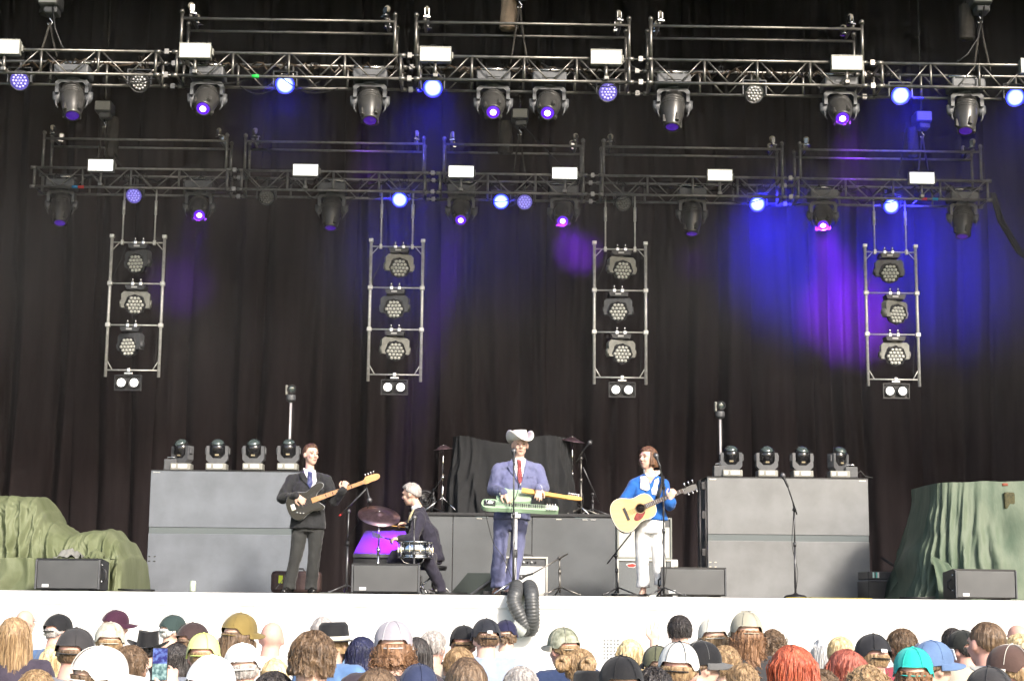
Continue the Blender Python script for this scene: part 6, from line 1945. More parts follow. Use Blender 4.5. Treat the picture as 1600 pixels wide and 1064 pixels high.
# stool
ot = J(676, 923)
ot.z = DECK
st_ = thing('drum_stool', 'round black drum stool under the seated drummer', 'stool', ot)
zs_ = J(676, 884).z - DECK
MB().lathe([(0.0, zs_ - 0.05), (0.15, zs_ - 0.05), (0.165, zs_ - 0.02), (0.16, zs_ + 0.0), (0, zs_ + 0.01)], n=24).build('seat', M_black, st_)
MB().tube((0, 0, 0.08), (0, 0, zs_ - 0.05), 0.018).build('post', M_chrome, st_)
for k in range(3):
    a = R(90 + 120 * k)
    MB().tube((0, 0, 0.22), (0.25 * math.cos(a), 0.25 * math.sin(a), 0.012), 0.011, n=6).build('leg', M_chrome, st_)
# ================================================================== the audience
# shared shapes: a standing figure facing the stage (+y), feet at z = 0, crown at 1.75
def make_person_meshes(female):
    f = female
    hc = Vector((0, 0.02, 1.622))
    Fm = Matrix.Identity(3)
    mb = MB()
    add_head(mb, hc, Fm, 1.02)
    sw = 0.17 if f else 0.205
    nk = Vector((0, -0.01, 1.50))
    capsule(mb, hc + Vector((0, -0.02, -0.06)), nk, 0.05 if f else 0.062, 0.056 if f else 0.07)
    sh = [Vector((s * sw, -0.02, 1.435)) for s in (-1, 1)]
    el = [Vector((s * (sw + 0.055), -0.03, 1.10)) for s in (-1, 1)]
    wr = [Vector((s * (sw + 0.05), 0.08, 0.86)) for s in (-1, 1)]
    hp = [Vector((s * 0.09, 0, 0.90)) for s in (-1, 1)]
    kn = [Vector((s * 0.105, 0.01, 0.48)) for s in (-1, 1)]
    an = [Vector((s * 0.115, -0.02, 0.09)) for s in (-1, 1)]
    limb(mb, [nk, Vector((0, -0.01, 1.28)), Vector((0, 0, 0.95))], [0.06, 0.11, 0.11])
    for i, s in ((0, -1), (1, 1)):
        limb(mb, [Vector((0, -0.01, 1.42)), sh[i], el[i], wr[i]], [0.05, 0.048, 0.042, 0.028])
        limb(mb, [hp[i], kn[i], an[i]], [0.075, 0.052, 0.038])
        add_hand(mb, wr[i], (0, 0.15, -1), (-s, 0, 0), 0.35, s)
        mb.ball(an[i] + Vector((0, 0.06, -0.05)), 0.05, 10, 8, (0.85, 2.2, 0.8))
    body = remesh(mb, 0.0125, 2, 'body')
    mb = MB()
    ellring(mb, [((0, -0.015, 1.508), (0.074, 0, 0), (0, 0.075, 0)), ((0, -0.015, 1.475), (sw * 0.66, 0, 0), (0, 0.09, 0)), ((0, -0.015, 1.375), (sw * 1.06, 0, 0), (0, 0.12, 0)), ((0, 0, 1.2), (sw * 1.03, 0, 0), (0, 0.135, 0)), ((0, 0, 1.03), (sw * (0.86 if f else 0.98), 0, 0), (0, 0.13, 0)), ((0, 0, 0.86), (sw * 1.08, 0, 0), (0, 0.145, 0))])
    for i in (0, 1):
        capsule(mb, (0, -0.015, 1.462), sh[i] + Vector((0, 0, 0.005)), 0.062, 0.068)
        limb(mb, [sh[i], sh[i] * 0.4 + el[i] * 0.6], [0.07, 0.066])
    shirt = rumple(remesh(mb, 0.015, 3, 'shirt'), 0.006, 8, 3 if f else 11)
    mb = MB()
    ellring(mb, [((0, 0, 1.0), (0.15, 0, 0), (0, 0.115, 0)), ((0, 0, 0.9), (0.175, 0, 0), (0, 0.135, 0)), ((0, 0, 0.82), (0.17, 0, 0), (0, 0.125, 0))])
    for i in (0, 1):
        limb(mb, [hp[i], kn[i], an[i]], [0.095, 0.075, 0.062])
    trousers = remesh(mb, 0.022, 2, 'trousers')
    for me in (body, shirt, trousers):
        me.materials.clear(); me.materials.append(SK1)
    return body, shirt, trousers, hc
PM = {0: make_person_meshes(0), 1: make_person_meshes(1)}

I3 = Matrix.Identity(3)
O0 = Vector((0, 0, 0))
def wiggle(mb, amp, sc):
    mb.v = [tuple(Vector(p) + noise.noise_vector(Vector(p) * sc) * amp) for p in mb.v]
    return mb
def hair_mesh(kind, capped=False):
    C = dict(capped=capped)
    if kind == 'short': mb = hair_shell(O0, I3, 1.03, 0, 0.009, 0.5, 60, -0.05, -0.62, 46, 0.0045, seed=1.5, **C)
    elif kind == 'buzz': mb = hair_shell(O0, I3, 1.03, 0, 0.004, 0.5, 60, -0.05, -0.6, 60, 0.0015, seed=2.5, **C)
    elif kind == 'shaggy': mb = wiggle(hair_shell(O0, I3, 1.03, 0.08, 0.013, 0.4, 60, -0.2, -0.8, 40, 0.008, seed=4.5, n=96, m=50, **C), 0.006, 28)
    elif kind == 'long': mb = wiggle(hair_shell(O0, I3, 1.03, 0.33, 0.013, 0.4, 62, -0.3, -1, 90, 0.003, flare=0.12, seed=6.5, n=120, m=60, **C), 0.006, 14)
    elif kind == 'bob': mb = wiggle(hair_shell(O0, I3, 1.03, 0.20, 0.016, 0.4, 62, -0.3, -1, 90, 0.003, flare=0.12, seed=9.5, n=120, m=60, **C), 0.005, 14)
    elif kind == 'pulled': mb = hair_shell(O0, I3, 1.02, 0, 0.007, 0.55, 62, 0.0, -0.75, 70, 0.003, seed=7.5, n=100, **C)
    elif kind in ('curly', 'curlylong'):
        mb = hair_shell(O0, I3, 1.03, 0.12 if kind == 'curly' else 0.30, 0.014, 0.35, 60, -0.3, -0.8, 30, 0.008, flare=0.15, seed=8.5, **C)
        r = random.Random(5)
        base = [Vector(p) for p in mb.v]
        for _ in range(700 if kind == 'curly' else 1000):      # ringlets standing off the head
            p = r.choice(base)
            if p.z > (0.02 if capped else 0.13) or (p.y > 0.06 and p.z < 0.03): continue
            n_ = Vector((p.x, p.y, 0.2 * p.z)).normalized()
            c = p + n_ * r.uniform(0.0, 0.016)
            rr = r.uniform(0.007, 0.014)
            a0 = r.uniform(0, 6.28)
            pts = [c + Vector((math.cos(a0 + q * 1.3) * rr, math.sin(a0 + q * 1.3) * rr, -q * 0.009 + r.uniform(-.003, .003))) for q in range(6)]
            mb.path(pts, [0.0012, 0.0021, 0.0021, 0.0021, 0.0018, 0.0006], n=4)
    return mb.mesh('hair', SK1)
def hair_of(kind, capped=False): return cached('hair_%s%d' % (kind, capped), lambda: hair_mesh(kind, capped))
def strands_mesh(L, seed, capped=False):
    """loose locks that break up the outline of long hair"""
    r = random.Random(seed)
    mb = MB()
    for _ in range(380):
        a = r.uniform(-2.6, 2.6) - PI / 2
        x, y = 0.098 * math.cos(a), 0.112 * math.sin(a) - 0.008
        z0 = r.uniform(-0.06, 0.0 if capped else 0.10)
        k = math.sqrt(max(0, 1 - (max(0, z0 - 0.02) / 0.12) ** 2))
        pts = []
        ph = r.uniform(0, 6)
        l = L * r.uniform(0.75, 1.12)
        for q in range(7):
            s = q / 6
            kk = min(1.0, k + s * 1.2)
            pts.append(Vector((x * kk * (1 + 0.10 * s) + 0.008 * math.sin(ph + s * 5), y * kk * (1 + 0.10 * s) + 0.008 * math.cos(ph + s * 4), z0 - l * s)))
        mb.path(pts, [0.0016, 0.0024, 0.0024, 0.0022, 0.002, 0.0016, 0.0004], n=3)
    return mb.mesh('locks', SK1)

def tufts_mesh(seed, low, r0):
    """short locks and flyaway hairs that roughen the outline of cropped hair"""
    r = random.Random(seed)
    mb = MB()
    while len(mb.v) < 900 * 12:
        d = Vector((r.gauss(0, 1), r.gauss(0, 1), r.gauss(0, 1))).normalized()
        if d.z < low + (0.75 if d.y > 0.35 else 0.0): continue
        p = Vector((d.x * (0.077 + r0), d.y * (0.097 + r0) - 0.008, d.z * (0.093 + r0) + 0.028)) * 1.03
        flow = Vector((r.gauss(0, .35), -0.35 + r.gauss(0, .3), -0.9)) + d * 0.15
        flow = (flow - d * flow.dot(d) * 0.85).normalized()
        l = r.uniform(0.018, 0.038)
        w = r.uniform(0.0010, 0.0020)
        mb.path([p - d * 0.004, p + flow * l * 0.4 + d * 0.002, p + flow * l * 0.75 + d * 0.003, p + flow * l + d * r.uniform(0.001, 0.007)], [w, w, w * 0.7, 0.0004], n=3)
    return mb.mesh('tufts', SK1)
# caps
def cap_dome(back_gap, tall=1.0):
    mb = MB()
    def fn(u, v):
        a = 2 * PI * u
        t = v * PI / 2
        s, f = math.sin(a), math.cos(a)
        r = math.cos(t) ** 0.85
        seam = 1 + 0.004 * abs(math.cos(a * 3)) ** 0.2
        z = 0.112 * tall * math.sin(t) ** (0.95) + 0.016
        if f < -0.55 and back_gap:                 # arch over the strap
            w = (-f - 0.55) / 0.45
            lift = 0.040 * math.sin(min(1, w * 1.6) * PI / 2)
            z = max(z, 0.016 + lift) if v < 0.45 else z
        x, y = 0.0915 * r * s * seam, (0.113 if f > 0 else 0.108) * r * f * seam - 0.004
        z += 0.012 * max(0, f) * (1 - v) - 0.012 * max(0, -f) * (1 - v)
        return (x, y, z)
    mb.grid(fn, 48, 20, wrap=True)
    return mb.mesh('crown', SK1)
def cap_brim(flat=False):
    mb = MB()
    def fn(u, v):
        a = (u - 0.5) * PI * 1.05
        s, f = math.sin(a), math.cos(a)
        ext = 0.078 * v * (f ** 0.45 if f > 0 else 0)
        x, y = (0.092 + 0.004 * v) * s, 0.110 * f + ext - 0.004
        z = 0.030 - (0.0 if flat else 0.020) * (s * s) * (0.4 + v) - 0.012 * v
        return (x, y, z)
    mb.grid(fn, 26, 8)
    m = mb.mesh('brim', SK1)
    return m
def cap_strap():
    mb = MB()
    pts = [(0.075 * math.sin(a), -0.108 * math.cos(a) - 0.004, 0.006) for a in [(-0.75 + 1.5 * k / 12) for k in range(13)]]
    mb.path(pts, 0.009, n=6, flat=0.35)
    return mb.mesh('strap', SK1)
def seam_mesh():
    mb = MB()
    for k in range(6):
        a = PI / 6 + k * PI / 3
        mb.path([(0.0925 * math.cos(t) ** 0.85 * math.sin(a), 0.1105 * math.cos(t) ** 0.85 * math.cos(a) - 0.004, 0.113 * math.sin(t) ** 0.95 + 0.017) for t in [j * PI / 2 / 8 for j in range(1, 9)]], 0.0017, n=4)
    mb.ball((0, -0.004, 0.131), 0.008, 8, 6, (1, 1, 0.6))
    return mb.mesh('seams', SK1)

def objmat(o, m):
    o.material_slots[0].link = 'OBJECT'
    o.material_slots[0].material = m
    return o
def cmat(c, rough=0.8): return cloth_mat('cloth %.3f %.3f %.3f' % c, c, rough=rough)
def camo(name, a, b):
    return mat(name, a, 0.85, col2=b, vscale=22, bump=0.2)
HM = {'brown': hair_mat('brown hair', (0.073, 0.044, 0.026), (0.217, 0.142, 0.085)), 'dark': hair_mat('dark hair', (0.019, 0.017, 0.017), (0.067, 0.057, 0.054)), 'blond': hair_mat('blond hair', (0.479, 0.342, 0.167), (0.850, 0.729, 0.454)),
      'red': hair_mat('copper hair', (0.317, 0.057, 0.029), (0.579, 0.154, 0.079)), 'auburn': hair_mat('auburn hair', (0.217, 0.048, 0.032), (0.504, 0.154, 0.104)), 'grey': hair_mat('grey hair', (0.254, 0.229, 0.217), (0.604, 0.567, 0.541)),
      'light': hair_mat('light brown hair', (0.192, 0.116, 0.060), (0.479, 0.329, 0.179)), 'white': hair_mat('white hair', (0.629, 0.604, 0.567), (0.850, 0.850, 0.850)), 'navy': hair_mat('blue black hair', (0.011, 0.013, 0.032), (0.029, 0.032, 0.092)), 'ginger': hair_mat('dark ginger hair', (0.116, 0.054, 0.026), (0.329, 0.179, 0.092))}
SKN = {1: SK1, 2: SK2, 3: SK3}

def spectator(label, px, py_top, Y, turn=0, hair=None, hc='brown', cap=None, shirt=(0.1, 0.1, 0.1), skin=1, female=0, nod=0, pony=None, glasses=False, wide=1.0, top=None, shirt_m=None):
    """one standing person seen from behind; py_top = top of head or hat in the photo"""
    body, sm, tm, hcen = PM[female]
    Y = Y * 1.14
    p = at(px, py_top, Y)
    head_top = 1.742 + {None: 0.0}.get(cap, 0.022) + (0.012 if hair and not cap else 0)
    if top: head_top = top
    k = p.z / head_top
    t = thing('person', label, 'person', (p.x, Y, 0), (R(rnd.uniform(-2.5, 2.5)), R(rnd.uniform(-3, 3)), R(turn + rnd.uniform(-9, 9) + (rnd.uniform(-22, 22) if not cap else 0))), group='people in the audience')
    t.scale = (k * wide, k * wide, k)
    hd = t.rotation_euler.to_matrix() @ Vector((0, 0.02 * k, head_top * k))       # keep the head where it is seen, whatever the lean
    t.location.x -= hd.x
    t.location.y -= hd.y
    objmat(put('body', body, t), SKN[skin])
    objmat(put('shirt', sm, t), shirt_m or cmat(shirt))
    objmat(put('trousers', tm, t), cmat((0.05, 0.06, 0.10)))
    H = Vector(hcen)
    if hair and hair != 'bald':
        h = objmat(put('hair', hair_of(hair, bool(cap)), t, H), HM[hc])
        if hair in ('short', 'shaggy', 'pulled') and not cap:
            objmat(put('tufts', cached('tufts' + hair, lambda: tufts_mesh(len(hair), -0.5, {'short': 0.010, 'shaggy': 0.014, 'pulled': 0.006}[hair])), h), HM[hc])
        if hair in ('long', 'bob', 'curlylong'):
            L = {'long': 0.36, 'bob': 0.21, 'curlylong': 0.3}[hair]
            objmat(put('locks', cached('locks%s%d' % (hair, bool(cap)), lambda: strands_mesh(L, len(hair), bool(cap))), h), HM[hc])
    if pony == 'bun' or pony == 'twin':
        for s in ((0,) if pony == 'bun' else (-0.072, 0.078)):
            def bun():
                mb = MB()
                for q in range(7):
                    a = q * 0.9
                    mb.ball((0.018 * math.cos(a), 0.018 * math.sin(a) * 0.6, 0.018 * math.sin(a)), 0.033, 12, 8)
                    mb.path([(0.03 * math.cos(a + w * .5), -0.02 - 0.012 * math.sin(w), 0.03 * math.sin(a + w * .5)) for w in range(5)], 0.012, n=6)
                return wiggle(mb, 0.004, 40).mesh('hair_bun', SK1)
            objmat(put('hair_bun', cached('bun', bun), t, H + Vector((s, -0.105, 0.045))), HM[hc])
    if pony == 'tail':
        def tail():
            mb = MB()
            r = random.Random(3)
            for q in range(40):
                a = r.uniform(0, 6.28); rr = r.uniform(0, 0.022)
                pts = [Vector((rr * math.cos(a) * (1 + 1.2 * s) + 0.01 * math.sin(5 * s + a), -0.10 - 0.05 * math.sin(s * PI * .8) + rr * math.sin(a), 0.03 - 0.26 * s)) for s in [j / 6 for j in range(7)]]
                mb.path(pts, [0.004, 0.008, 0.009, 0.009, 0.008, 0.006, 0.001], n=5)
            return mb.mesh('ponytail', SK1)
        objmat(put('ponytail', cached('tail', tail), t, H), HM[hc])
    if cap:
        style, c1 = cap[0], cap[1]
        c2 = cap[2] if len(cap) > 2 else c1
        m1 = c1 if not isinstance(c1, tuple) else cmat(c1)
        m2 = c2 if not isinstance(c2, tuple) else cmat(c2)
        if style in ('cap', 'back'):
            rot = R(180) if style == 'back' else 0
            c = objmat(put('cap', cached('capd', lambda: cap_dome(True)), t, H + Vector((0, 0, 0.012)), (R(nod), 0, rot)), m1)
            c.scale = (1.08, 1.08, 1.08)
            b = objmat(put('brim', cached('capb', cap_brim), c), m2)
            b.modifiers.new('thick', 'SOLIDIFY').thickness = 0.004
            objmat(put('strap', cached('caps', cap_strap), c), m2)
            objmat(put('seams', cached('capse', seam_mesh), c), m2)
        elif style == 'fedora':
            mb = MB().lathe([(0.15, 0.03), (0.152, 0.034), (0.105, 0.036), (0.10, 0.06), (0.092, 0.125), (0.075, 0.145), (0.04, 0.135), (0, 0.132)], n=36)
            c = objmat(put('hat', cached('fedora', lambda: mb.mesh('hat', SK1)), t, H, (R(nod), 0, 0)), m1)
            c.scale = (0.93, 1.12, 1.05)
            objmat(put('hat_band', cached('fband', lambda: MB().lathe([(0.105, 0.037), (0.102, 0.062)], n=36).mesh('hat_band', SK1)), c), m2)
        elif style == 'cowboy':
            def cw():
                mb = MB()
                mb.grid(lambda u, v: ((0.092 * (1 - 0.18 * v)) * math.cos(2 * PI * u) * (1 if v < .99 else 0.2), 0.115 * (1 - 0.15 * v) * math.sin(2 * PI * u) * (1 if v < .99 else 0.2), 0.045 + 0.13 * min(v / 0.85, 1) - 0.035 * max(0, (v - .85) / .15) + 0.02 * abs(math.cos(2 * PI * u)) * v), 36, 14, wrap=True)
                mb.grid(lambda u, v: ((0.09 + 0.08 * v) * math.cos(2 * PI * u), (0.113 + 0.09 * v) * math.sin(2 * PI * u), 0.047 + 0.06 * abs(math.cos(2 * PI * u)) ** 2 * v ** 1.6), 48, 8, wrap=True)
                return mb.mesh('hat', SK1)
            c = objmat(put('hat', cached('cowb', cw), t, H, (R(nod), 0, 0)), m1)
            c.modifiers.new('thick', 'SOLIDIFY').thickness = 0.004
            objmat(put('hat_band', cached('cband', lambda: MB().lathe([(0.098, 0.05), (0.096, 0.066)], n=36).mesh('hat_band', SK1)), c), m2)
            c.scale = (1.05, 1.0, 1.0)
        elif style == 'bucket':
            mb = MB().lathe([(0.150, 0.0), (0.153, 0.003), (0.108, 0.05), (0.10, 0.12), (0.085, 0.135), (0, 0.138)], n=36)
            c = objmat(put('hat', cached('bucket', lambda: wiggle(mb, 0.006, 12).mesh('hat', SK1)), t, H, (R(nod), 0, 0)), m1)
            c.scale = (0.95, 1.12, 1.0)
        if len(cap) > 3 and cap[3] == 'patch':
            MB().box((0.0, -0.116, 0.045), (0.035, 0.006, 0.018), (R(-15), 0, 0), bev=0.002).build('cap_label', M_white, c)
        if len(cap) > 3 and cap[3] == 'front':
            MB().box((0.0, 0.108, 0.065), (0.07, 0.006, 0.055), (R(20), 0, 0), bev=0.002).build('cap_patch', M_white, c)
    if glasses:
        MB().path([H + Vector((0.085, -0.01, 0.012)), H + Vector((0.082, 0.09, 0.014)), H + Vector((0.03, 0.115, 0.012)), H + Vector((-0.03, 0.115, 0.012)), H + Vector((-0.082, 0.09, 0.014)), H + Vector((-0.085, -0.01, 0.012))], 0.004, n=6).build('eyeglasses', M_black, t)
    return t
BK, DG = (0.012, 0.012, 0.014), (0.04, 0.038, 0.04)
WH = (0.78, 0.78, 0.77)
tan_c = (0.36, 0.34, 0.27)
CROWD = [
 ('bald man in profile with glasses close to the stage, far left', 40, 951, 14.0, dict(turn=-50, hair='bald', skin=3, shirt=WH, glasses=True)),
 ('woman with long wavy light brown hair at the far left edge', 22, 965, 8.6, dict(hair='long', hc='light', shirt=(0.05, 0.04, 0.06), female=1)),
 ('man in black cap and denim blue shirt, face turned right', 92, 960, 10.8, dict(turn=-42, hair='buzz', hc='grey', cap=('cap', BK), shirt=(0.10, 0.17, 0.32), skin=3)),
 ('woman with straight pale blond hair behind the dark grey cap', 88, 1008, 8.9, dict(hair='long', hc='blond', shirt=WH, female=1)),
 ('person in dark grey cap worn level with buckle behind, left group', 120, 983, 7.4, dict(turn=-8, hair='buzz', hc='brown', cap=('cap', DG), shirt=(0.2, 0.2, 0.22), skin=3)),
 ('person in cream and pink floral cap, brim to the right', 160, 1012, 5.6, dict(turn=-55, hair='short', hc='brown', cap=('cap', camo('floral cotton', (0.70, 0.66, 0.6), (0.8, 0.78, 0.74))), shirt=WH)),
 ('man in dark maroon cap near the stage, brim right', 182, 954, 12.2, dict(turn=-60, hair='buzz', hc='grey', cap=('cap', (0.045, 0.012, 0.03)), shirt=WH, skin=3)),
 ('person in pale camouflage cap just below the maroon cap', 173, 974, 9.3, dict(turn=5, hair='short', hc='light', cap=('cap', camo('pale camouflage', (0.30, 0.28, 0.22), (0.62, 0.6, 0.52))), shirt=WH)),
 ('man with cropped brown hair behind the floral cap', 206, 1008, 7.2, dict(turn=-15, hair='short', hc='brown', shirt=(0.06, 0.12, 0.13), skin=2)),
 ('person in small black cowboy hat left of the raised phone', 232, 993, 11.0, dict(hair='short', hc='dark', cap=('cowboy', BK, (0.5, 0.5, 0.48)), shirt=BK)),
 ('white-haired man in dark green cap, brim right', 270, 962, 11.8, dict(turn=-50, hair='short', hc='white', cap=('cap', (0.03, 0.05, 0.048)), shirt=(0.12, 0.12, 0.13))),
 ('person in dark brown cap just behind the yellow cap', 302, 974, 9.6, dict(turn=-48, hair='buzz', hc='brown', cap=('cap', (0.045, 0.028, 0.028)), shirt=(0.2, 0.2, 0.22), skin=2)),
 ('person in yellow cap worn backwards and grey shirt', 319, 991, 8.2, dict(turn=4, hair='buzz', hc='light', cap=('cap', (0.72, 0.72, 0.28), (0.6, 0.75, 0.2)), shirt=(0.2, 0.22, 0.27), skin=3)),
 ('person with dark chin-length hair right of the raised phone', 277, 1006, 9.0, dict(turn=-20, hair='bob', hc='dark', shirt=DG, female=1)),
 ('long-haired person in mustard olive cap, brim right', 377, 959, 8.8, dict(turn=-35, hair='long', hc='brown', cap=('cap', (0.20, 0.145, 0.045)), shirt=WH, glasses=True)),
 ('person with short grey hair beside the yellow cap', 356, 992, 9.6, dict(hair='short', hc='grey', shirt=WH)),
 ('bald pink-headed man in white shirt beside the olive cap', 427, 969, 9.8, dict(hair='bald', skin=3, shirt=WH)),
 ('person in clean white cap right of the yellow cap', 378, 1007, 7.3, dict(turn=10, hair='short', hc='grey', cap=('cap', WH), shirt=WH)),
 ('person in bright white cap at the bottom edge under the yellow cap', 332, 1027, 5.5, dict(turn=-12, hair='short', hc='brown', cap=('cap', WH), shirt=WH)),
 ('person with thin blond hair below the bald man', 430, 1027, 7.4, dict(hair='buzz', hc='blond', shirt=WH, skin=1)),
 ('young man with thick short brown hair in white shirt', 491, 987, 5.9, dict(hair='shaggy', hc='brown', shirt=WH)),
 ('man with receding hair behind the black fedora', 504, 962, 9.9, dict(turn=20, hair='buzz', hc='grey', skin=3, shirt=(0.15, 0.25, 0.4))),
 ('person in black fedora with a pale band', 521, 974, 8.9, dict(turn=-30, hair='shaggy', hc='light', cap=('fedora', BK, (0.6, 0.58, 0.5)), shirt=(0.12, 0.22, 0.42))),
 ('person with blue-black hair and red printed shirt', 566, 996, 8.9, dict(hair='bob', hc='navy', shirt_m=camo('red bandana print', (0.55, 0.03, 0.04), (0.7, 0.08, 0.09)), female=1)),
 ('person in lavender grey mesh cap over curly brown hair', 615, 972, 7.4, dict(hair='curly', hc='ginger', cap=('cap', (0.34, 0.32, 0.36), (0.5, 0.5, 0.52)), shirt=(0.045, 0.035, 0.045))),
 ('woman with dark straight hair beside the curly haired person', 650, 996, 8.6, dict(hair='long', hc='dark', shirt=BK, female=1)),
 ('man with salt and pepper hair and beige shirt', 677, 985, 9.8, dict(turn=-15, hair='short', hc='grey', shirt=(0.5, 0.42, 0.33), skin=3)),
 ('person in flat black cap, first of three dark caps in a row', 725, 979, 9.9, dict(turn=-14, hair='buzz', hc='light', cap=('cap', BK), shirt=BK, skin=3)),
 ('man in black cap with white label behind and pale blue shirt', 760, 968, 9.7, dict(turn=5, hair='short', hc='brown', cap=('cap', (0.018, 0.02, 0.028), (0.018, 0.02, 0.028), 'patch'), shirt=(0.30, 0.36, 0.50))),
 ('person in navy cap with brown hair, third of the dark caps', 790, 970, 12.0, dict(turn=-10, hair='shaggy', hc='brown', cap=('cap', (0.016, 0.016, 0.05)), shirt=WH)),
 ('woman with brown hair tied back below the black cap', 716, 1009, 7.6, dict(hair='pulled', hc='light', pony='tail', shirt=WH, female=1)),
 ('man with thinning brown hair, large at the bottom centre', 730, 1025, 5.4, dict(hair='buzz', hc='brown', shirt=DG, skin=3)),
 ('person with dark brown hair at the bottom under the lavender cap', 590, 1046, 5.8, dict(hair='bob', hc='brown', shirt=DG, female=1)),
 ('man in green camouflage cap, brim left, navy shirt', 880, 982, 8.9, dict(turn=28, hair='short', hc='light', cap=('cap', camo('green camouflage', (0.09, 0.10, 0.06), (0.42, 0.43, 0.33)), tan_c), shirt=(0.02, 0.035, 0.09), skin=3)),
 ('woman with brown hair in two buns', 908, 1012, 7.7, dict(hair='pulled', hc='light', pony='twin', shirt=DG, female=1)),
 ('person in plain black brimmed hat low under the woman with two buns', 928, 1045, 6.2, dict(hair='buzz', hc='dark', cap=('bucket', BK), shirt=BK)),
 ('person in large black cap at the bottom below the golden blond woman', 970, 1028, 5.9, dict(hair='bob', hc='dark', cap=('cap', BK), shirt=BK, female=1)),
 ('woman with straight golden blond hair', 985, 999, 9.6, dict(hair='long', hc='blond', shirt=WH, female=1)),
 ('dark-haired man raising a hand near the stage', 1061, 961, 10.9, dict(hair='short', hc='dark', shirt=WH)),
 ('person in olive and black cap low beside the white mesh cap', 1026, 1010, 8.8, dict(turn=12, hair='short', hc='brown', cap=('cap', (0.11, 0.115, 0.07), BK), shirt=(0.3, 0.32, 0.3))),
 ('woman in cream cap with brown hair', 1113, 966, 9.3, dict(turn=-6, hair='long', hc='light', cap=('cap', (0.62, 0.6, 0.52)), shirt=WH, female=1)),
 ('person in big white mesh cap with black front, bottom right of centre', 1062, 1005, 6.6, dict(turn=-14, hair='short', hc='light', cap=('cap', (0.66, 0.66, 0.62), BK), shirt=WH, skin=3)),
 ('person in black cap with a grey brim turned sideways', 1096, 1003, 7.4, dict(turn=-70, hair='short', hc='brown', cap=('cap', BK, (0.12, 0.12, 0.12)), shirt=WH)),
 ('man with short brown hair left of the khaki cap', 1134, 1008, 7.9, dict(turn=-10, hair='short', hc='light', shirt=(0.35, 0.42, 0.52))),
 ('woman in khaki cap with long frizzy brown hair', 1166, 957, 9.0, dict(turn=10, hair='curlylong', hc='ginger', cap=('cap', tan_c), shirt=DG, female=1)),
 ('person with dark curly hair behind the khaki cap', 1206, 984, 10.2, dict(hair='curly', hc='brown', shirt=DG)),
 ('person in teal shirt below the frizzy haired woman', 1160, 1034, 7.3, dict(hair='pulled', hc='light', shirt=(0.05, 0.33, 0.40), female=1)),
 ('woman with bright copper red hair, largest of the redheads', 1236, 1009, 5.8, dict(hair='bob', hc='red', shirt=(0.06, 0.05, 0.06), female=1)),
 ('person with pale grey hair left of the blond tied hair', 1287, 997, 9.8, dict(hair='long', hc='white', shirt=DG, female=1)),
 ('woman with blond streaked hair pulled back', 1314, 993, 9.3, dict(hair='pulled', hc='blond', shirt=DG, female=1)),
 ('woman with smooth auburn hair, smaller of the redheads', 1322, 1016, 6.8, dict(hair='bob', hc='auburn', shirt=WH, female=1)),
 ('man in black mesh cap with open strap, right half', 1364, 992, 7.8, dict(turn=12, hair='buzz', hc='light', cap=('cap', (0.02, 0.02, 0.024), BK, 'patch'), shirt=WH, skin=3)),
 ('person with dark brown short hair behind the black mesh cap', 1406, 981, 9.3, dict(turn=12, hair='short', hc='brown', shirt=(0.25, 0.04, 0.06), skin=2)),
 ('person with frizzy light brown hair at the bottom edge', 1354, 1042, 5.5, dict(hair='curly', hc='light', shirt=DG)),
 ('woman in turquoise cap with brown ponytail', 1426, 1014, 6.9, dict(turn=-8, hair='shaggy', hc='ginger', cap=('cap', (0.02, 0.45, 0.40)), shirt=(0.4, 0.42, 0.42), female=1, pony='tail')),
 ('person in denim blue cap with white patch, brim right', 1456, 1003, 7.2, dict(turn=-68, hair='short', hc='brown', cap=('cap', (0.11, 0.18, 0.33), (0.11, 0.18, 0.33), 'front'), shirt=(0.12, 0.12, 0.15))),
 ('person in black cap beside the big man in beige', 1504, 986, 9.8, dict(turn=25, hair='buzz', hc='dark', cap=('cap', (0.02, 0.022, 0.02)), shirt=(0.15, 0.16, 0.2), skin=3)),
 ('person with dark hair half hidden behind the black cap, right', 1488, 981, 11.5, dict(hair='short', hc='dark', shirt=DG, skin=2)),
 ('big man with cropped hair and beige shirt', 1541, 970, 7.9, dict(hair='buzz', hc='brown', shirt=(0.46, 0.41, 0.32), skin=3, wide=1.12)),
 ('pink bald man at the far right edge near the stage', 1588, 974, 11.8, dict(hair='bald', skin=3, shirt=WH)),
 ('woman with blond hair in a bun at the far right edge', 1592, 989, 9.2, dict(hair='pulled', hc='blond', pony='bun', shirt=WH, female=1)),
 ('person in brown and cream mesh cap at the right edge', 1580, 1009, 6.6, dict(turn=48, hair='short', hc='light', cap=('cap', (0.10, 0.06, 0.05), (0.55, 0.52, 0.47)), shirt=(0.5, 0.5, 0.5), skin=3)),
 ('person in charcoal cap at the bottom right corner', 1545, 1045, 5.4, dict(turn=-6, hair='short', hc='dark', cap=('cap', DG), shirt=(0.2, 0.2, 0.22))),
 ('person with cropped sandy hair and grey shirt at the bottom left edge', 58, 1046, 6.4, dict(hair='short', hc='light', shirt=(0.3, 0.3, 0.32))),
 ('person with black hair at the bottom between two white caps', 428, 1049, 5.9, dict(hair='short', hc='dark', shirt=WH)),
 ('person in navy cap low at the bottom left of the thinning-haired man', 655, 1040, 6.6, dict(turn=-20, hair='short', hc='brown', cap=('cap', (0.03, 0.04, 0.09)), shirt=(0.3, 0.33, 0.38))),
 ('grey-haired person in white shirt low right of the thinning-haired man', 812, 1040, 6.9, dict(hair='short', hc='grey', shirt=WH)),
 ('person in burgundy shirt low beside the copper haired woman', 1282, 1044, 6.2, dict(hair='pulled', hc='brown', shirt=(0.22, 0.03, 0.05), female=1)),
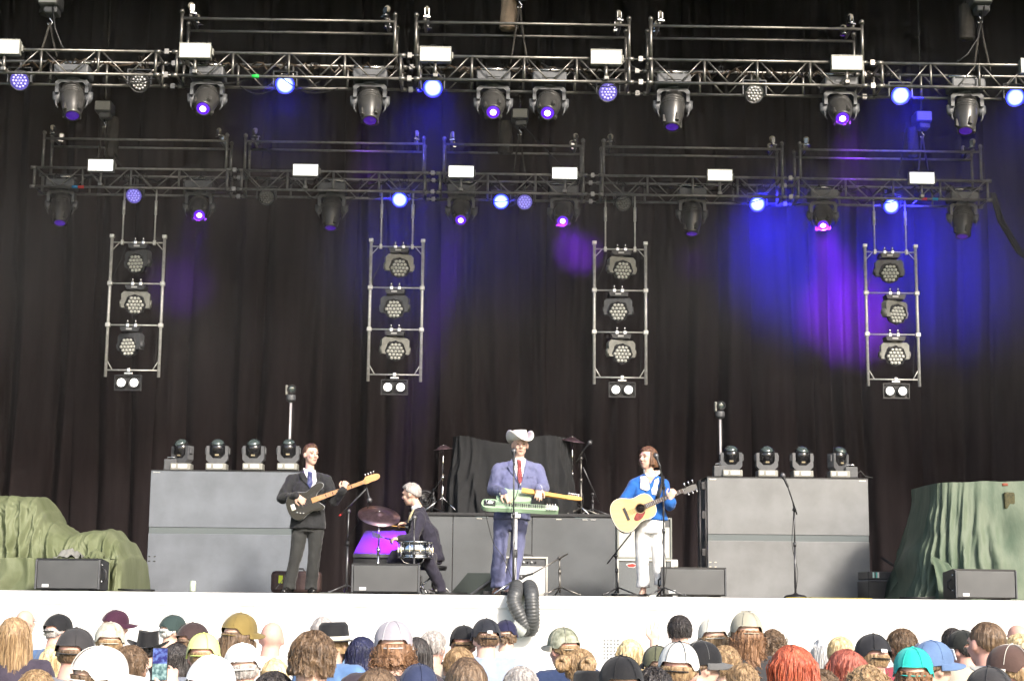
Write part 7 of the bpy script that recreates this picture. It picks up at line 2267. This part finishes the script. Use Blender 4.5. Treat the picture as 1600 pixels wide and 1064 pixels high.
 ('person with dark wavy hair at the bottom beside the large black cap', 1022, 1044, 6.4, dict(hair='shaggy', hc='dark', shirt=DG)),
]
PEOPLE = {}
for lab, px, py, Y, kw in CROWD:
    PEOPLE[lab] = spectator(lab, px, py, Y, **kw)

# raised arms: skinned forearm with an open hand, and the hand with the phone
def raised_arm(owner, pts, d, nrm, curl, side, skin, k=1.0):
    """forearm and hand lifted beside the head, child of its owner"""
    mb = MB()
    limb(mb, pts, [0.05 * k, 0.045 * k, 0.032 * k])
    add_hand(mb, pts[-1], d, nrm, curl, side, k, 0.22)
    me = remesh(mb, 0.007, 2, 'raised_arm')
    bpy.context.view_layer.update()
    inv = owner.matrix_world.inverted()
    for v in me.vertices: v.co = inv @ v.co
    me.materials.clear(); me.materials.append(skin)
    put('raised_arm', me, owner)
ow = PEOPLE['dark-haired man raising a hand near the stage']
Yh = 10.85 * 1.14
bpy.context.view_layer.update()
raised_arm(ow, [at(1034, 1075, Yh), at(1020, 1040, Yh - 0.1), at(1022, 1003, Yh - 0.05)], (0.15, 0.0, 1), (0, 1, 0), 0.12, 1, SK1)
ow = PEOPLE['person in yellow cap worn backwards and grey shirt']
Yp = 7.6
ph_c = at(250, 1037, Yp)
ow = PEOPLE['man with cropped brown hair behind the floral cap']
raised_arm(ow, [at(262, 1150, Yp - 0.3), at(276, 1120, Yp - 0.1), at(268, 1082, Yp + 0.02)], (-0.12, 0.1, 1), (-0.6, 0.75, 0), 0.55, 1, SK1)
ph = thing('smartphone', 'smartphone held up filming the blue lit stage', 'phone', ph_c)
MB().box((0, 0, 0), (0.072, 0.009, 0.150), bev=0.004).build('phone_case', M_black, ph)
def screen_mat():
    m = bpy.data.materials.new('phone screen')
    m.use_nodes = True
    nt = m.node_tree
    b = nt.nodes['Principled BSDF']
    tc = nt.nodes.new('ShaderNodeTexCoord')
    n1 = nt.nodes.new('ShaderNodeTexNoise'); n1.inputs['Scale'].default_value = 55; n1.inputs['Detail'].default_value = 3
    gr = nt.nodes.new('ShaderNodeSeparateXYZ')
    nt.links.new(tc.outputs['Object'], n1.inputs['Vector']); nt.links.new(tc.outputs['Object'], gr.inputs[0])
    top = nt.nodes.new('ShaderNodeValToRGB')
    top.color_ramp.elements[0].color = (0.0, 0.005, 0.25, 1); top.color_ramp.elements[0].position = 0.45
    top.color_ramp.elements[1].color = (0.25, 0.4, 1.0, 1); top.color_ramp.elements[1].position = 0.72
    bot = nt.nodes.new('ShaderNodeValToRGB')
    bot.color_ramp.elements[0].color = (0.08, 0.2, 0.2, 1); bot.color_ramp.elements[0].position = 0.4
    bot.color_ramp.elements[1].color = (0.55, 0.8, 0.75, 1); bot.color_ramp.elements[1].position = 0.62
    nt.links.new(n1.outputs[0], top.inputs[0]); nt.links.new(n1.outputs[0], bot.inputs[0])
    mr = nt.nodes.new('ShaderNodeMapRange'); mr.inputs[1].default_value = 0.0; mr.inputs[2].default_value = 0.004
    nt.links.new(gr.outputs['Z'], mr.inputs[0])
    mx = nt.nodes.new('ShaderNodeMix'); mx.data_type = 'RGBA'
    nt.links.new(mr.outputs[0], mx.inputs[0]); nt.links.new(bot.outputs[0], mx.inputs[6]); nt.links.new(top.outputs[0], mx.inputs[7])
    nt.links.new(mx.outputs[2], b.inputs['Emission Color'])
    b.inputs['Emission Strength'].default_value = 0.6
    b.inputs['Base Color'].default_value = (0.01, 0.01, 0.01, 1)
    return m
MB().box((0, -0.0052, 0), (0.066, 0.001, 0.142)).build('screen', screen_mat(), ph)
# ================================================================== stage smoke in the beams
def smoke():
    m = bpy.data.materials.new('stage smoke')
    m.use_nodes = True
    nt = m.node_tree
    nt.nodes.remove(nt.nodes['Principled BSDF'])
    pv = nt.nodes.new('ShaderNodeVolumePrincipled')
    pv.inputs['Color'].default_value = (0.9, 0.9, 0.95, 1)
    pv.inputs['Density'].default_value = 0.0075
    tc = nt.nodes.new('ShaderNodeTexCoord')
    sp = nt.nodes.new('ShaderNodeSeparateXYZ')
    nt.links.new(tc.outputs['Object'], sp.inputs[0])
    mr = nt.nodes.new('ShaderNodeMapRange')
    mr.interpolation_type = 'SMOOTHSTEP'
    mr.inputs[1].default_value = 3.4; mr.inputs[2].default_value = 7.0
    mr.inputs[3].default_value = 0.0022; mr.inputs[4].default_value = 0.017
    nt.links.new(sp.outputs['Z'], mr.inputs[0])
    n1 = nt.nodes.new('ShaderNodeTexNoise'); n1.inputs['Scale'].default_value = 0.55; n1.inputs['Detail'].default_value = 1
    nt.links.new(tc.outputs['Object'], n1.inputs['Vector'])
    r2 = nt.nodes.new('ShaderNodeMapRange'); r2.inputs[1].default_value = 0.32; r2.inputs[2].default_value = 0.68; r2.inputs[3].default_value = 0.25; r2.inputs[4].default_value = 1.0
    nt.links.new(n1.outputs[0], r2.inputs[0])
    mu = nt.nodes.new('ShaderNodeMath'); mu.operation = 'MULTIPLY'
    nt.links.new(mr.outputs[0], mu.inputs[0]); nt.links.new(r2.outputs[0], mu.inputs[1])
    nt.links.new(mu.outputs[0], pv.inputs['Density'])
    scene.cycles.volume_step_rate = 8.0
    scene.cycles.volume_max_steps = 64
    nt.links.new(pv.outputs[0], nt.nodes['Material Output'].inputs['Volume'])
    x0, x1, y0, y1, z0, z1 = -10.5, 10.5, 17.6, 25.45, DECK + 0.03, 11.0
    o = MB().box(((x0 + x1) / 2, (y0 + y1) / 2, (z0 + z1) / 2), (x1 - x0, y1 - y0, z1 - z0)).build('stage_smoke', m)
    tag(o, 'thin drifting smoke lit blue and violet by the stage beams', 'smoke', kind='stuff')
smoke()
